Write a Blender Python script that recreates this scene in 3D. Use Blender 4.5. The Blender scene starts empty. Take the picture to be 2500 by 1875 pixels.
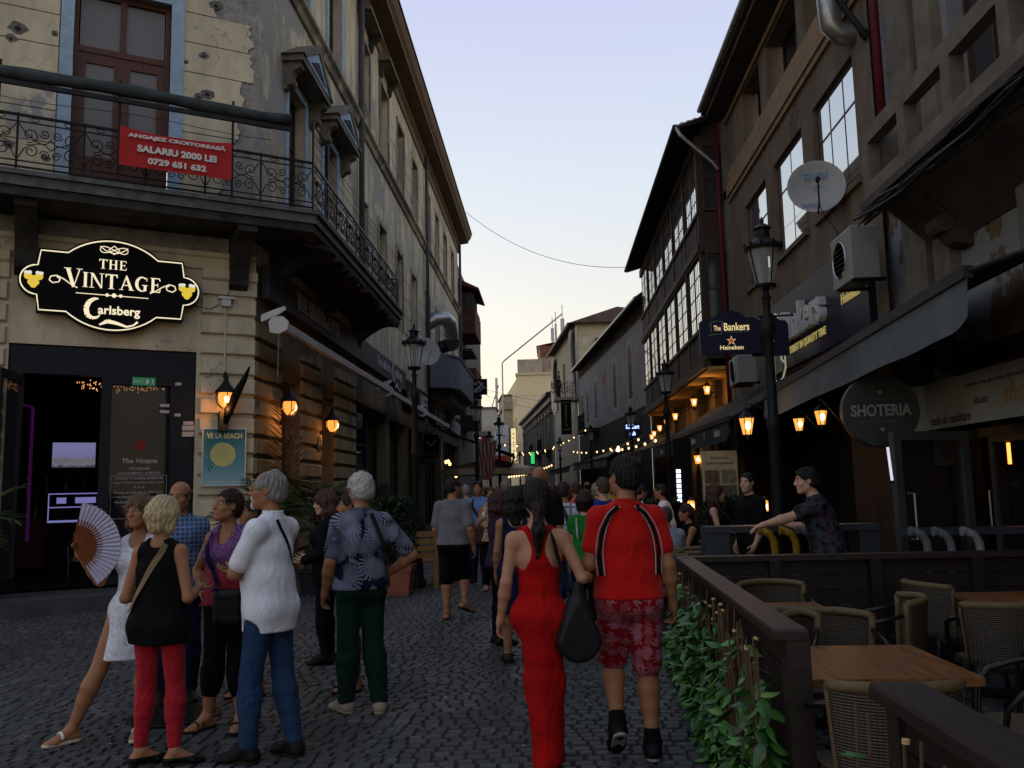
import bpy, math, random
import numpy as np
from mathutils import Vector, Matrix
random.seed(7)
sc = bpy.context.scene
COL = sc.collection
R = math.radians
# ---------------------------------------------------------------- camera
cam_d = bpy.data.cameras.new('camera'); cam = bpy.data.objects.new('camera', cam_d); COL.objects.link(cam)
cam_d.sensor_width = 36.0; cam_d.lens = 2100/2500*36; cam_d.clip_start = .05; cam_d.clip_end = 3000
PITCH, YAW, ROLL = 0.12248, 0.04251, -0.022
f_ = Vector((-math.sin(YAW)*math.cos(PITCH), math.cos(YAW)*math.cos(PITCH), math.sin(PITCH)))
r_ = Vector((math.cos(YAW), math.sin(YAW), 0)); u_ = r_.cross(f_)
rr = r_*math.cos(ROLL)+u_*math.sin(ROLL); uu = -r_*math.sin(ROLL)+u_*math.cos(ROLL)
m = Matrix((rr, uu, -f_)).transposed().to_4x4(); m.translation = (0, 0, 1.62)
cam.matrix_world = m
sc.camera = cam
# ---------------------------------------------------------------- sky, sun, exposure
world = bpy.data.worlds.new('World'); sc.world = world; world.use_nodes = True
nt = world.node_tree; nt.nodes.clear()
wo = nt.nodes.new('ShaderNodeOutputWorld'); bg = nt.nodes.new('ShaderNodeBackground')
sky = nt.nodes.new('ShaderNodeTexSky'); sky.sky_type = 'NISHITA'; sky.sun_disc = False
SUN_EL, SUN_AZ = R(4.0), R(-14)      # low sun, beyond the end of the street and already behind the roofs
sky.sun_elevation = SUN_EL; sky.sun_rotation = SUN_AZ
sky.air_density = 1.0; sky.dust_density = 1.2; sky.ozone_density = 2.2
gam = nt.nodes.new('ShaderNodeGamma'); gam.inputs['Gamma'].default_value = .5
hsv = nt.nodes.new('ShaderNodeHueSaturation'); hsv.inputs['Saturation'].default_value = .6; hsv.inputs['Value'].default_value = .3
# evening haze veil: cream near the horizon, pale blue above, lavender overhead, the same all round
tc_ = nt.nodes.new('ShaderNodeTexCoord'); sp_ = nt.nodes.new('ShaderNodeSeparateXYZ'); rp_ = nt.nodes.new('ShaderNodeValToRGB')
for i_, (p_, c_) in enumerate(((0., (.88, .66, .40)), (.1, (.97, .83, .62)), (.2, (.90, .89, .82)), (.34, (.75, .84, .94)), (.52, (.62, .67, .96)), (1., (.50, .60, .72)))):
    e_ = rp_.color_ramp.elements[i_] if i_ < 2 else rp_.color_ramp.elements.new(p_); e_.position = p_; e_.color = c_+(1,)
mx_ = nt.nodes.new('ShaderNodeMix'); mx_.data_type = 'RGBA'; mx_.inputs[0].default_value = .72
nt.links.new(tc_.outputs['Generated'], sp_.inputs[0]); nt.links.new(sp_.outputs[2], rp_.inputs[0])
nt.links.new(sky.outputs[0], gam.inputs['Color']); nt.links.new(gam.outputs[0], hsv.inputs['Color'])
nt.links.new(hsv.outputs[0], mx_.inputs[6]); nt.links.new(rp_.outputs[0], mx_.inputs[7]); nt.links.new(mx_.outputs[2], bg.inputs['Color'])
bg.inputs['Strength'].default_value = 1.12
nt.links.new(bg.outputs[0], wo.inputs[0])
sun_d = bpy.data.lights.new('sun', 'SUN'); sun_d.energy = .05; sun_d.angle = R(12); sun_d.color = (1, .8, .6)
sun = bpy.data.objects.new('sun', sun_d); COL.objects.link(sun)
sdir = Vector((math.sin(SUN_AZ)*math.cos(SUN_EL), math.cos(SUN_AZ)*math.cos(SUN_EL), math.sin(SUN_EL)))
sun.rotation_euler = (-sdir).to_track_quat('-Z', 'Y').to_euler(); sun.location = (0, -3, 30)
sc.view_settings.view_transform = 'Standard'; sc.view_settings.look = 'None'
sc.view_settings.exposure = 0; sc.view_settings.gamma = 1; sc.view_settings.use_curve_mapping = False
sc.render.engine = 'CYCLES'
sc.cycles.use_denoising = True
sc.cycles.max_bounces = 6; sc.cycles.diffuse_bounces = 3; sc.cycles.glossy_bounces = 3
sc.cycles.transmission_bounces = 5; sc.cycles.transparent_max_bounces = 8
sc.cycles.caustics_reflective = False; sc.cycles.caustics_refractive = False
sc.cycles.sample_clamp_indirect = 3

# ---------------------------------------------------------------- helpers
def lin(h):
    h = h.lstrip('#'); o = []
    for i in (0, 2, 4):
        c = int(h[i:i+2], 16)/255; o.append(c/12.92 if c <= .04045 else ((c+.055)/1.055)**2.4)
    return tuple(o)+(1,)
def col(c):
    return lin(c) if isinstance(c, str) else (tuple(c)+(1,) if len(c) == 3 else tuple(c))
MAT = {}
def nodes(m):
    m.use_nodes = True; t = m.node_tree; t.nodes.clear()
    o = t.nodes.new('ShaderNodeOutputMaterial'); b = t.nodes.new('ShaderNodeBsdfPrincipled')
    t.links.new(b.outputs[0], o.inputs[0])
    return t, b
def coords(t, kind='Object', scale=(1, 1, 1)):
    tc = t.nodes.new('ShaderNodeTexCoord'); mp = t.nodes.new('ShaderNodeMapping'); mp.inputs['Scale'].default_value = scale
    t.links.new(tc.outputs[kind], mp.inputs[0]); return mp.outputs[0]
def noise(t, vec, scale, detail=4, rough=.55):
    n = t.nodes.new('ShaderNodeTexNoise'); n.inputs['Scale'].default_value = scale; n.inputs['Detail'].default_value = detail
    n.inputs['Roughness'].default_value = rough; t.links.new(vec, n.inputs['Vector']); return n.outputs[0]
def ramp(t, fac, stops):
    r = t.nodes.new('ShaderNodeValToRGB'); e = r.color_ramp.elements
    while len(e) < len(stops): e.new(.5)
    for i, (p, c) in enumerate(stops):
        e[i].position = p; e[i].color = col(c) if not isinstance(c, (int, float)) else (c, c, c, 1)
    t.links.new(fac, r.inputs[0]); return r.outputs[0]
def mixc(t, fac, a, b, mode='MIX'):
    n = t.nodes.new('ShaderNodeMix'); n.data_type = 'RGBA'; n.blend_type = mode
    for s, v in ((0, fac), (6, a), (7, b)):
        if hasattr(v, 'links') or hasattr(v, 'is_linked'): t.links.new(v, n.inputs[s])
        elif s == 0: n.inputs[0].default_value = v
        else: n.inputs[s].default_value = col(v)
    return n.outputs[2]
def math_(t, op, a, b=None, c=None):
    n = t.nodes.new('ShaderNodeMath'); n.operation = op
    for i, v in enumerate((a, b, c)):
        if v is None: continue
        if hasattr(v, 'is_linked'): t.links.new(v, n.inputs[i])
        else: n.inputs[i].default_value = v
    return n.outputs[0]
def bump(t, b, h, strength=.3, dist=.02):
    n = t.nodes.new('ShaderNodeBump'); n.inputs['Strength'].default_value = strength; n.inputs['Distance'].default_value = dist
    t.links.new(h, n.inputs['Height']); t.links.new(n.outputs[0], b.inputs['Normal']); return n
def M(name, c, rough=.75, var=.25, scale=3., bmp=.15, bscale=60., metal=0., emit=0., spec=.16, stretch=(1, 1, 1), sheen=0., dist=.01):
    if name in MAT: return MAT[name]
    m = bpy.data.materials.new(name); t, b = nodes(m); c = col(c)
    v = coords(t, 'Object', stretch)
    if var:
        n1 = noise(t, v, scale, 6, .65)
        d = tuple(x*(1-var) for x in c[:3]); l = tuple(min(1, x*(1+var)) for x in c[:3])
        t.links.new(ramp(t, n1, [(.3, d), (.7, l)]), b.inputs['Base Color'])
    else: b.inputs['Base Color'].default_value = c
    b.inputs['Roughness'].default_value = rough; b.inputs['Metallic'].default_value = metal
    b.inputs['Specular IOR Level'].default_value = spec
    if sheen: b.inputs['Sheen Weight'].default_value = sheen
    if bmp: bump(t, b, noise(t, v, bscale, 5, .6), bmp, dist)
    if emit: b.inputs['Emission Color'].default_value = c; b.inputs['Emission Strength'].default_value = emit
    MAT[name] = m; return m
def mat_emit(name, c, s):
    if name in MAT: return MAT[name]
    m = bpy.data.materials.new(name); t, b = nodes(m)
    b.inputs['Base Color'].default_value = (.02, .02, .02, 1); b.inputs['Emission Color'].default_value = col(c); b.inputs['Emission Strength'].default_value = s
    MAT[name] = m; return m
def mat_glass(name, c=(.02, .025, .03), rough=.03, alpha=None, trans=0., spec=.5):
    if name in MAT: return MAT[name]
    m = bpy.data.materials.new(name); t, b = nodes(m)
    b.inputs['Base Color'].default_value = col(c); b.inputs['Roughness'].default_value = rough; b.inputs['IOR'].default_value = 1.5
    b.inputs['Specular IOR Level'].default_value = spec
    if trans: b.inputs['Transmission Weight'].default_value = trans
    if alpha is not None: b.inputs['Alpha'].default_value = alpha
    MAT[name] = m; return m

def root_matrix(p): return p.matrix_basis.copy() if p.parent is None else root_matrix(p.parent) @ p.matrix_basis
class MB:
    def __init__(s): s.v = []; s.f = []; s.mi = []; s.cur = 0
    def add(s, vs, fs):
        b = len(s.v); s.v += [tuple(x) for x in vs]
        for f in fs: s.f.append(tuple(b+i for i in f)); s.mi.append(s.cur)
        return s
    def box(s, x0, x1, y0, y1, z0, z1):
        return s.add([(x0,y0,z0),(x1,y0,z0),(x1,y1,z0),(x0,y1,z0),(x0,y0,z1),(x1,y0,z1),(x1,y1,z1),(x0,y1,z1)],
              [(3,2,1,0),(4,5,6,7),(0,1,5,4),(1,2,6,5),(2,3,7,6),(3,0,4,7)])
    def obox(s, c, ax, ay, az, hx, hy, hz, bev=0.):
        c = Vector(c); ax, ay, az = Vector(ax)*hx, Vector(ay)*hy, Vector(az)*hz
        if not bev:
            p = [c+ax*i+ay*j+az*k for k in (-1, 1) for i, j in ((-1,-1),(1,-1),(1,1),(-1,1))]
            return s.add(p, [(3,2,1,0),(4,5,6,7),(0,1,5,4),(1,2,6,5),(2,3,7,6),(3,0,4,7)])
        bx, by, bz = bev/hx, bev/hy, bev/hz   # bevelled top side
        p = [c+ax*i+ay*j-az for i, j in ((-1,-1),(1,-1),(1,1),(-1,1))]
        p += [c+ax*i+ay*j+az*(1-2*bz) for i, j in ((-1,-1),(1,-1),(1,1),(-1,1))]
        p += [c+ax*i*(1-bx)+ay*j*(1-by)+az for i, j in ((-1,-1),(1,-1),(1,1),(-1,1))]
        return s.add(p, [(3,2,1,0),(0,1,5,4),(1,2,6,5),(2,3,7,6),(3,0,4,7),(4,5,9,8),(5,6,10,9),(6,7,11,10),(7,4,8,11),(8,9,10,11)])
    def bar(s, a, b, w, h=None, up=(0, 0, 1)):
        a, b = Vector(a), Vector(b); h = w if h is None else h; d = (b-a); L = d.length
        if L < 1e-6: return s
        d /= L; up = Vector(up); x = d.cross(up)
        if x.length < 1e-3: x = d.cross(Vector((1, 0, 0)))
        x.normalize(); y = x.cross(d)
        return s.obox((a+b)/2, d, x, y, L/2, w/2, h/2)
    def tube(s, pts, r, n=8, closed=False, cap=True):
        pts = [Vector(p) for p in pts]; k = len(pts); rs = r if isinstance(r, (list, tuple)) else [r]*k
        vs = []; prev = None
        for i, p in enumerate(pts):
            if closed: d = pts[(i+1) % k]-pts[i-1]
            else: d = pts[min(i+1, k-1)]-pts[max(i-1, 0)]
            d = d.normalized() if d.length > 1e-9 else Vector((0, 0, 1))
            if prev is None:
                x = d.cross(Vector((0, 0, 1)))
                if x.length < .05: x = d.cross(Vector((1, 0, 0)))
            else: x = prev-d*prev.dot(d)
            if x.length < 1e-6: x = d.orthogonal()
            x.normalize(); prev = x; y = d.cross(x)
            for j in range(n):
                a = 2*math.pi*j/n; vs.append(p+(x*math.cos(a)+y*math.sin(a))*rs[i])
        fs = []
        for i in range(k if closed else k-1):
            i2 = (i+1) % k
            for j in range(n): j2 = (j+1) % n; fs.append((i*n+j, i*n+j2, i2*n+j2, i2*n+j))
        if cap and not closed: fs += [tuple(range(n))[::-1], tuple((k-1)*n+j for j in range(n))]
        return s.add(vs, fs)
    def lathe(s, prof, n=16, o=(0, 0, 0), axis=None, sx=1., sy=1.):
        o = Vector(o); Q = Matrix.Identity(3) if axis is None else Vector(axis).to_track_quat('Z', 'Y').to_matrix()
        vs = [o+Q@Vector((r*math.cos(2*math.pi*j/n)*sx, r*math.sin(2*math.pi*j/n)*sy, z)) for r, z in prof for j in range(n)]
        fs = [(i*n+j, i*n+(j+1) % n, (i+1)*n+(j+1) % n, (i+1)*n+j) for i in range(len(prof)-1) for j in range(n)]
        if prof[0][0] > 1e-4: fs.append(tuple(range(n))[::-1])
        if prof[-1][0] > 1e-4: fs.append(tuple((len(prof)-1)*n+j for j in range(n)))
        return s.add(vs, fs)
    def prism(s, poly, o, u, v, w, d):
        """polygon (a,b) in the frame o,u,v extruded by d along w"""
        o, u, v, w = Vector(o), Vector(u), Vector(v), Vector(w); n = len(poly)
        p = [o+u*a+v*b for a, b in poly]; q = [x+w*d for x in p]
        fs = [tuple(range(n))[::-1], tuple(range(n, 2*n))]+[(i, (i+1) % n, n+(i+1) % n, n+i) for i in range(n)]
        return s.add(p+q, fs)
    def grid(s, fn, nu, nv):
        b = [fn(i/nu, j/nv) for j in range(nv+1) for i in range(nu+1)]
        return s.add(b, [(j*(nu+1)+i, j*(nu+1)+i+1, (j+1)*(nu+1)+i+1, (j+1)*(nu+1)+i) for j in range(nv) for i in range(nu)])
    def mesh(s, name, mat=None, smooth=False):
        me = bpy.data.meshes.new(name); me.from_pydata([tuple(x) for x in s.v], [], s.f)
        for x in (mat if isinstance(mat, (list, tuple)) else [mat]):
            if x is not None: me.materials.append(x)
        if any(s.mi): me.polygons.foreach_set('material_index', s.mi)
        if smooth is True: me.polygons.foreach_set('use_smooth', [True]*len(me.polygons))
        me.update()
        if smooth == 'auto':
            me.polygons.foreach_set('use_smooth', [True]*len(me.polygons)); me.set_sharp_from_angle(angle=R(38))
        return me
    def build(s, name, mat, parent=None, world=True, smooth=False):
        if parent is not None and world:
            mi = root_matrix(parent).inverted(); s.v = [tuple(mi@Vector(x)) for x in s.v]
        o = bpy.data.objects.new(name, s.mesh(name, mat, smooth)); COL.objects.link(o)
        if parent is not None: o.parent = parent
        return o
def tag(o, label=None, cat=None, group=None, kind=None):
    for k, v in (('label', label), ('category', cat), ('group', group), ('kind', kind)):
        if v: o[k] = v
    return o
def thing(name, label, cat, loc=(0, 0, 0), rz=0., group=None):
    o = bpy.data.objects.new(name, None); COL.objects.link(o); o.location = loc; o.rotation_euler = (0, 0, rz); o.empty_display_size = .1
    o.matrix_basis = Matrix.Translation(Vector(loc)) @ Matrix.Rotation(rz, 4, 'Z')
    return tag(o, label, cat, group)
def inst(me, name, parent, mtx, world=True):
    o = bpy.data.objects.new(name, me); COL.objects.link(o); o.parent = parent
    o.matrix_basis = root_matrix(parent).inverted() @ mtx if world else mtx
    return o
def copy_tree(o, parent=None):
    c = o.copy(); COL.objects.link(c); c.parent = parent
    for ch in o.children: copy_tree(ch, c)
    return c
def clone(o, loc, rz=0., label=None, scale=1.):
    c = copy_tree(o); c.matrix_basis = Matrix.Translation(Vector(loc)) @ Matrix.Rotation(rz, 4, 'Z') @ Matrix.Scale(scale, 4)
    if label: c['label'] = label
    return c
def frame(o, u, v):
    u = Vector(u).normalized(); v = Vector(v).normalized(); w = u.cross(v)
    mt = Matrix((u, v, w)).transposed().to_4x4(); mt.translation = Vector(o); return mt
def text(body, name, mat, parent, o, u, v, size=1., width=None, height=None, ext=.004, off=0., shear=0., align='CENTER', space=1., world=True):
    """lettering as a mesh: baseline frame o,u (reading direction),v (up)"""
    cu = bpy.data.curves.new(name, 'FONT'); cu.body = body; cu.size = 1; cu.extrude = 0; cu.offset = off; cu.shear = shear
    cu.align_x = align; cu.align_y = 'CENTER'; cu.space_character = space; cu.resolution_u = 3
    t = bpy.data.objects.new(name, cu); COL.objects.link(t)
    me = bpy.data.meshes.new_from_object(t.evaluated_get(bpy.context.evaluated_depsgraph_get()))
    bpy.data.objects.remove(t); bpy.data.curves.remove(cu)
    n = len(me.vertices); a = np.empty(n*3); me.vertices.foreach_get('co', a); a = a.reshape(-1, 3)
    lo, hi = a.min(0), a.max(0); a[:, 1] -= (lo[1]+hi[1])/2
    if align == 'CENTER': a[:, 0] -= (lo[0]+hi[0])/2
    sx = sy = size
    if width: sx = width/(hi[0]-lo[0]); sy = sx
    if height: sy = height/(hi[1]-lo[1]); sx = sx if width else sy
    a[:, 0] *= sx; a[:, 1] *= sy
    if ext:
        # give the letters thickness: duplicate faces, add rims
        faces = [tuple(p.vertices) for p in me.polygons]; from collections import Counter
        ed = Counter()
        for f in faces:
            for i in range(len(f)): ed[(f[i], f[(i+1) % len(f)])] += 1
        rim = [e for e in ed if (e[1], e[0]) not in ed]
        vs = np.vstack([a, a+np.array([0, 0, ext])]); F_ = [tuple(i+n for i in f) for f in faces]+[(e[0], e[1], e[1]+n, e[0]+n) for e in rim]
    else: vs, F_ = a, [tuple(p.vertices) for p in me.polygons]
    bpy.data.meshes.remove(me)
    fm = frame(o, u, v)
    b = MB(); b.v = [tuple(fm@Vector(x)) for x in vs]; b.f = F_; b.mi = [0]*len(F_)
    return b.build(name, mat, parent, world)
# ---------------------------------------------------------------- shared materials
IRON = M('black_iron', (.012, .013, .014), .5, .3, 8, .2, 90, metal=.3)
DARK = M('dark_paint', (.018, .02, .024), .55, .3, 4, .1, 60)
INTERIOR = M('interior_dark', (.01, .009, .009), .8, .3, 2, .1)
GLASS = mat_glass('window_glass', (.012, .014, .017), .04)
GLASS2 = mat_glass('window_glass_old', (.03, .032, .036), .12)
LAMPGLASS = mat_glass('lamp_glass', (.8, .85, .85), .05, alpha=.22)
WHITEP = M('white_metal', (.5, .5, .5), .5, .12, 6, .05)
ZINC = M('zinc_pipe', (.32, .34, .36), .38, .25, 6, .08, 40, metal=.8)
def plaster(name, c, under, amount=.5, scale=.55, bmp=.35, grime=.35, seed=0.):
    """painted plaster with patches fallen off to the render beneath, streaks and grime"""
    if name in MAT: return MAT[name]
    m = bpy.data.materials.new(name); t, b = nodes(m); tc = t.nodes.new('ShaderNodeTexCoord'); mp = t.nodes.new('ShaderNodeMapping')
    mp.inputs['Location'].default_value = (seed, seed*1.3, seed*.7); t.links.new(tc.outputs['Object'], mp.inputs[0]); v = mp.outputs[0]
    n0 = noise(t, v, scale, 8, .62); fine = noise(t, v, 26, 6, .7)
    mask = ramp(t, math_(t, 'ADD', n0, math_(t, 'MULTIPLY', fine, .06)), [(amount, 0.), (amount+.012, 1.)])
    st = t.nodes.new('ShaderNodeMapping'); st.inputs['Scale'].default_value = (1.3, 1.3, .3); t.links.new(v, st.inputs[0])
    streak = noise(t, st.outputs[0], 2.2, 6, .6); blot = noise(t, v, 1.6, 6, .6)
    c = col(c); dk = tuple(x*(1-grime) for x in c[:3])
    paint = mixc(t, ramp(t, streak, [(.35, 1.), (.62, 0.)]), c, dk)
    paint = mixc(t, ramp(t, blot, [(.45, 0.), (.75, .6)]), paint, tuple(x*(1-grime*.9) for x in c[:3]))
    wp = t.nodes.new('ShaderNodeVectorMath'); wp.operation = 'ADD'; nv = t.nodes.new('ShaderNodeTexNoise'); nv.inputs['Scale'].default_value = 2.5; t.links.new(v, nv.inputs['Vector']); t.links.new(v, wp.inputs[0]); t.links.new(nv.outputs[1], wp.inputs[1])
    vo = t.nodes.new('ShaderNodeTexVoronoi'); vo.feature = 'DISTANCE_TO_EDGE'; vo.inputs['Scale'].default_value = .9; t.links.new(wp.outputs[0], vo.inputs['Vector'])
    crk = math_(t, 'MULTIPLY', ramp(t, vo.outputs[0], [(0., 1.), (.011, 0.)]), ramp(t, blot, [(.48, 0.), (.6, .85)]))
    paint = mixc(t, crk, paint, tuple(x*.22 for x in c[:3]))
    u_ = col(under); un = mixc(t, fine, tuple(x*.6 for x in u_[:3]), tuple(min(1, x*1.35) for x in u_[:3]))
    t.links.new(mixc(t, mask, paint, un), b.inputs['Base Color']); b.inputs['Roughness'].default_value = .9; b.inputs['Specular IOR Level'].default_value = .2
    h = math_(t, 'ADD', math_(t, 'MULTIPLY', mask, -1.2), math_(t, 'MULTIPLY', fine, .55)); bump(t, b, h, bmp, .03)
    MAT[name] = m; return m
def wood(name, a, b_, scale=1., axis=(12, 12, 1.2), rough=.55, bmp=.2):
    if name in MAT: return MAT[name]
    m = bpy.data.materials.new(name); t, b = nodes(m); v = coords(t, 'Object', axis)
    oi = t.nodes.new('ShaderNodeObjectInfo'); add = t.nodes.new('ShaderNodeVectorMath'); add.operation = 'ADD'; t.links.new(v, add.inputs[0])
    cx = t.nodes.new('ShaderNodeCombineXYZ'); t.links.new(math_(t, 'MULTIPLY', oi.outputs['Random'], 40), cx.inputs[0]); t.links.new(cx.outputs[0], add.inputs[1])
    n = noise(t, add.outputs[0], 3*scale, 7, .62); n2 = noise(t, add.outputs[0], 14*scale, 4, .7)
    k = math_(t, 'ADD', math_(t, 'MULTIPLY', n, .7), math_(t, 'MULTIPLY', n2, .3))
    c = ramp(t, k, [(.32, a), (.68, b_)])
    t.links.new(c, b.inputs['Base Color']); b.inputs['Roughness'].default_value = rough; b.inputs['Specular IOR Level'].default_value = .3
    bump(t, b, k, bmp, .01); MAT[name] = m; return m
def wall(mb, o, u, n, U0, U1, Z0, Z1, opens=(), depth=.25):
    """wall face in the plane o + u*a + z*b with real openings and their reveals"""
    o, u, n = Vector(o), Vector(u), Vector(n); z = Vector((0, 0, 1))
    us = sorted({U0, U1, *[x for q in opens for x in q[:2]]}); zs = sorted({Z0, Z1, *[x for q in opens for x in q[2:4]]})
    us = [x for x in us if U0-1e-6 <= x <= U1+1e-6]; zs = [x for x in zs if Z0-1e-6 <= x <= Z1+1e-6]
    P = lambda a, b, d=0.: o+u*a+z*b-n*d
    for i in range(len(us)-1):
        for j in range(len(zs)-1):
            a, b = (us[i]+us[i+1])/2, (zs[j]+zs[j+1])/2
            if any(q[0] < a < q[1] and q[2] < b < q[3] for q in opens): continue
            mb.add([P(us[i], zs[j]), P(us[i+1], zs[j]), P(us[i+1], zs[j+1]), P(us[i], zs[j+1])], [(0, 1, 2, 3)])
    for a0, a1, b0, b1 in opens:
        c = [(a0, b0), (a1, b0), (a1, b1), (a0, b1)]
        for k in range(4):
            (p, q), (r2, s2) = c[k], c[(k+1) % 4]; mb.add([P(p, q), P(p, q, depth), P(r2, s2, depth), P(r2, s2)], [(0, 1, 2, 3)])
    return mb
def window(parent, o, u, n, w, h, fm, nx=2, nz=(.62,), pane=None, bar=.05, depth=.05, name='window'):
    """frame part with each pane as its own sub-part; o = lower corner, u along, n outwards"""
    o, u, n = Vector(o), Vector(u), Vector(n); z = Vector((0, 0, 1)); pane = pane or GLASS
    mb = MB(); C_ = lambda a, b: o+u*a+z*b
    ob = lambda a0, a1, b0, b1, d0=0., d1=depth: mb.obox(C_((a0+a1)/2, (b0+b1)/2)+n*(d0+d1)/2, u, z, n, (a1-a0)/2, (b1-b0)/2, (d1-d0)/2)
    ob(0, bar, 0, h); ob(w-bar, w, 0, h); ob(bar, w-bar, 0, bar); ob(bar, w-bar, h-bar, h)
    xs = [bar]+[w*i/nx for i in range(1, nx)]+[w-bar]; zs = [bar]+[h*q for q in nz]+[h-bar]; hb = bar*.42
    for q in nz: ob(bar, w-bar, h*q-hb, h*q+hb, 0, depth*.8)
    for i in range(1, nx):
        for j in range(len(zs)-1): ob(w*i/nx-hb, w*i/nx+hb, zs[j]+(hb if j else 0), zs[j+1]-(hb if j < len(zs)-2 else 0), 0, depth*.8)
    fr = mb.build(name, fm, parent)
    for i in range(len(xs)-1):
        for j in range(len(zs)-1):
            a0, a1, b0, b1 = xs[i], xs[i+1], zs[j], zs[j+1]
            MB().obox(C_((a0+a1)/2, (b0+b1)/2)+n*.012, u, z, n, (a1-a0)/2, (b1-b0)/2, .006).build('pane', pane, fr)
    return fr
def lantern_light(p, c=(1., .42, .12), e=6., r=.05, name='lamp_light'):
    l = bpy.data.lights.new(name, 'POINT'); l.energy = e; l.color = c; l.shadow_soft_size = r
    o = bpy.data.objects.new(name, l); COL.objects.link(o); o.location = p; return o
# ---------------------------------------------------------------- ground
def cobble_mat():
    m = bpy.data.materials.new('granite_sett'); t, b = nodes(m); v = coords(t)
    g = t.nodes.new('ShaderNodeNewGeometry'); oi = t.nodes.new('ShaderNodeObjectInfo')
    rnd = math_(t, 'FRACT', math_(t, 'ADD', g.outputs['Random Per Island'], oi.outputs['Random']))
    base = ramp(t, rnd, [(0., (.036, .038, .039)), (.5, (.048, .05, .051)), (.85, (.062, .063, .063)), (1., (.09, .09, .088))])
    sp = noise(t, v, 160, 3, .7); big = noise(t, v, 1.1, 5, .6)
    base = mixc(t, ramp(t, sp, [(.45, 0.), (.75, .5)]), base, (.11, .11, .11)); base = mixc(t, ramp(t, big, [(.4, 0.), (.7, .55)]), base, (.034, .035, .035))
    t.links.new(base, b.inputs['Base Color']); t.links.new(ramp(t, big, [(.3, .42), (.7, .7)]), b.inputs['Roughness'])
    b.inputs['Specular IOR Level'].default_value = .25; bump(t, b, noise(t, v, 60, 5, .65), .35, .006); return m
COBBLE = cobble_mat()
JOINT = M('joint_sand', (.032, .032, .031), .95, .4, 6, .5, 80)
ground = MB().box(-120, 120, -20, 420, -.5, -.012).build('ground', JOINT); tag(ground, kind='structure')
def far_setts():
    m = bpy.data.materials.new('far_setts'); t, b = nodes(m); v = coords(t)
    vo = t.nodes.new('ShaderNodeTexVoronoi'); vo.inputs['Scale'].default_value = 8.5; vo.inputs['Randomness'].default_value = .45; t.links.new(v, vo.inputs['Vector'])
    sc3 = t.nodes.new('ShaderNodeSeparateColor'); t.links.new(vo.outputs['Color'], sc3.inputs[0])
    t.links.new(ramp(t, sc3.outputs[0], [(0., (.036, .038, .04)), (1., (.07, .07, .07))]), b.inputs['Base Color']); b.inputs['Roughness'].default_value = .55
    bump(t, b, vo.outputs['Distance'], .6, .03); return m
road = MB().box(-9, 9, 25.2, 140, -.008, -.002).build('pavement_far', far_setts()); tag(road, kind='structure')
def setts():
    rng = random.Random(3); me = []
    sets = []                                     # (x, y, sx, sy, rot)
    # segments of paving laid in slightly curved rows, as across the street
    y = 2.9
    row = 0
    while y < 25.2:
        h = .088+rng.random()*.022; x = -9.2+rng.random()*.1
        if y < 9: lim = (-7.6, 5.2)
        else: lim = (-9.2, 5.0)
        x = lim[0]
        while x < lim[1]:
            w = .085+rng.random()*.055
            cx = x+w/2; seg = (cx+40) % 2.6-1.3; dy = .14*math.cos(seg/1.3*math.pi/2)-.07
            sets.append((cx, y+dy+rng.uniform(-.006, .006), w-.012, h-.012, rng.uniform(-.05, .05)-.11*math.sin(seg/1.3*math.pi/2)))
            x += w
        y += h; row += 1
    variants = []
    for k in range(6):
        mb = MB(); q = []
        for i, j in ((-1,-1),(1,-1),(1,1),(-1,1)): q.append((i*.5*(1-rng.random()*.12), j*.5*(1-rng.random()*.12)))
        b_ = [(a, c, -1.) for a, c in q]; mid = [(a, c, -.2) for a, c in q]; tp = [(a*.88, c*.88, 0) for a, c in q]
        mb.add(b_+mid+tp, [(0,1,5,4),(1,2,6,5),(2,3,7,6),(3,0,4,7),(4,5,9,8),(5,6,10,9),(6,7,11,10),(7,4,8,11),(8,9,10,11)])
        variants.append(mb)
    H_ = .04
    vis = []
    for s_ in sets:
        x, y = s_[0], s_[1]; d = cam.matrix_world.inverted()@Vector((x, y, 0)); px = 1250+2100*d.x/-d.z; py = 937-2100*d.y/-d.z
        if 0 < px < 2500 and 0 < py < 1860 and x < .85: vis.append((y, s_))
    vis.sort(key=lambda q: q[0]); near = set(id(q[1]) for q in vis[:300])
    ms = [v.mesh('sett', COBBLE) for v in variants]
    all_v, all_f = [], []
    for s_ in sets:
        x, y, sx, sy, ro = s_; k = rng.randrange(6); zt = rng.uniform(-.004, .005)
        if id(s_) in near:
            o = bpy.data.objects.new('sett', ms[k]); COL.objects.link(o); o.parent = ground
            o.matrix_basis = Matrix.Translation((x, y, zt)) @ Matrix.Rotation(ro, 4, 'Z') @ Matrix.Diagonal((sx, sy, H_, 1)); continue
        c, s2 = math.cos(ro), math.sin(ro); tx, ty = rng.uniform(-.03, .03), rng.uniform(-.03, .03); n = len(all_v)
        for a, b, z in variants[k].v:
            A, B = a*sx, b*sy; all_v.append((x+A*c-B*s2, y+A*s2+B*c, zt+z*H_+A*tx+B*ty))
        all_f += [tuple(n+i for i in f) for f in variants[k].f]
    mb = MB(); mb.v = all_v; mb.f = all_f; mb.mi = [0]*len(all_f)
    o = mb.build('sett_field', COBBLE, ground); o['kind'] = 'stuff'
setts()
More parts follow.
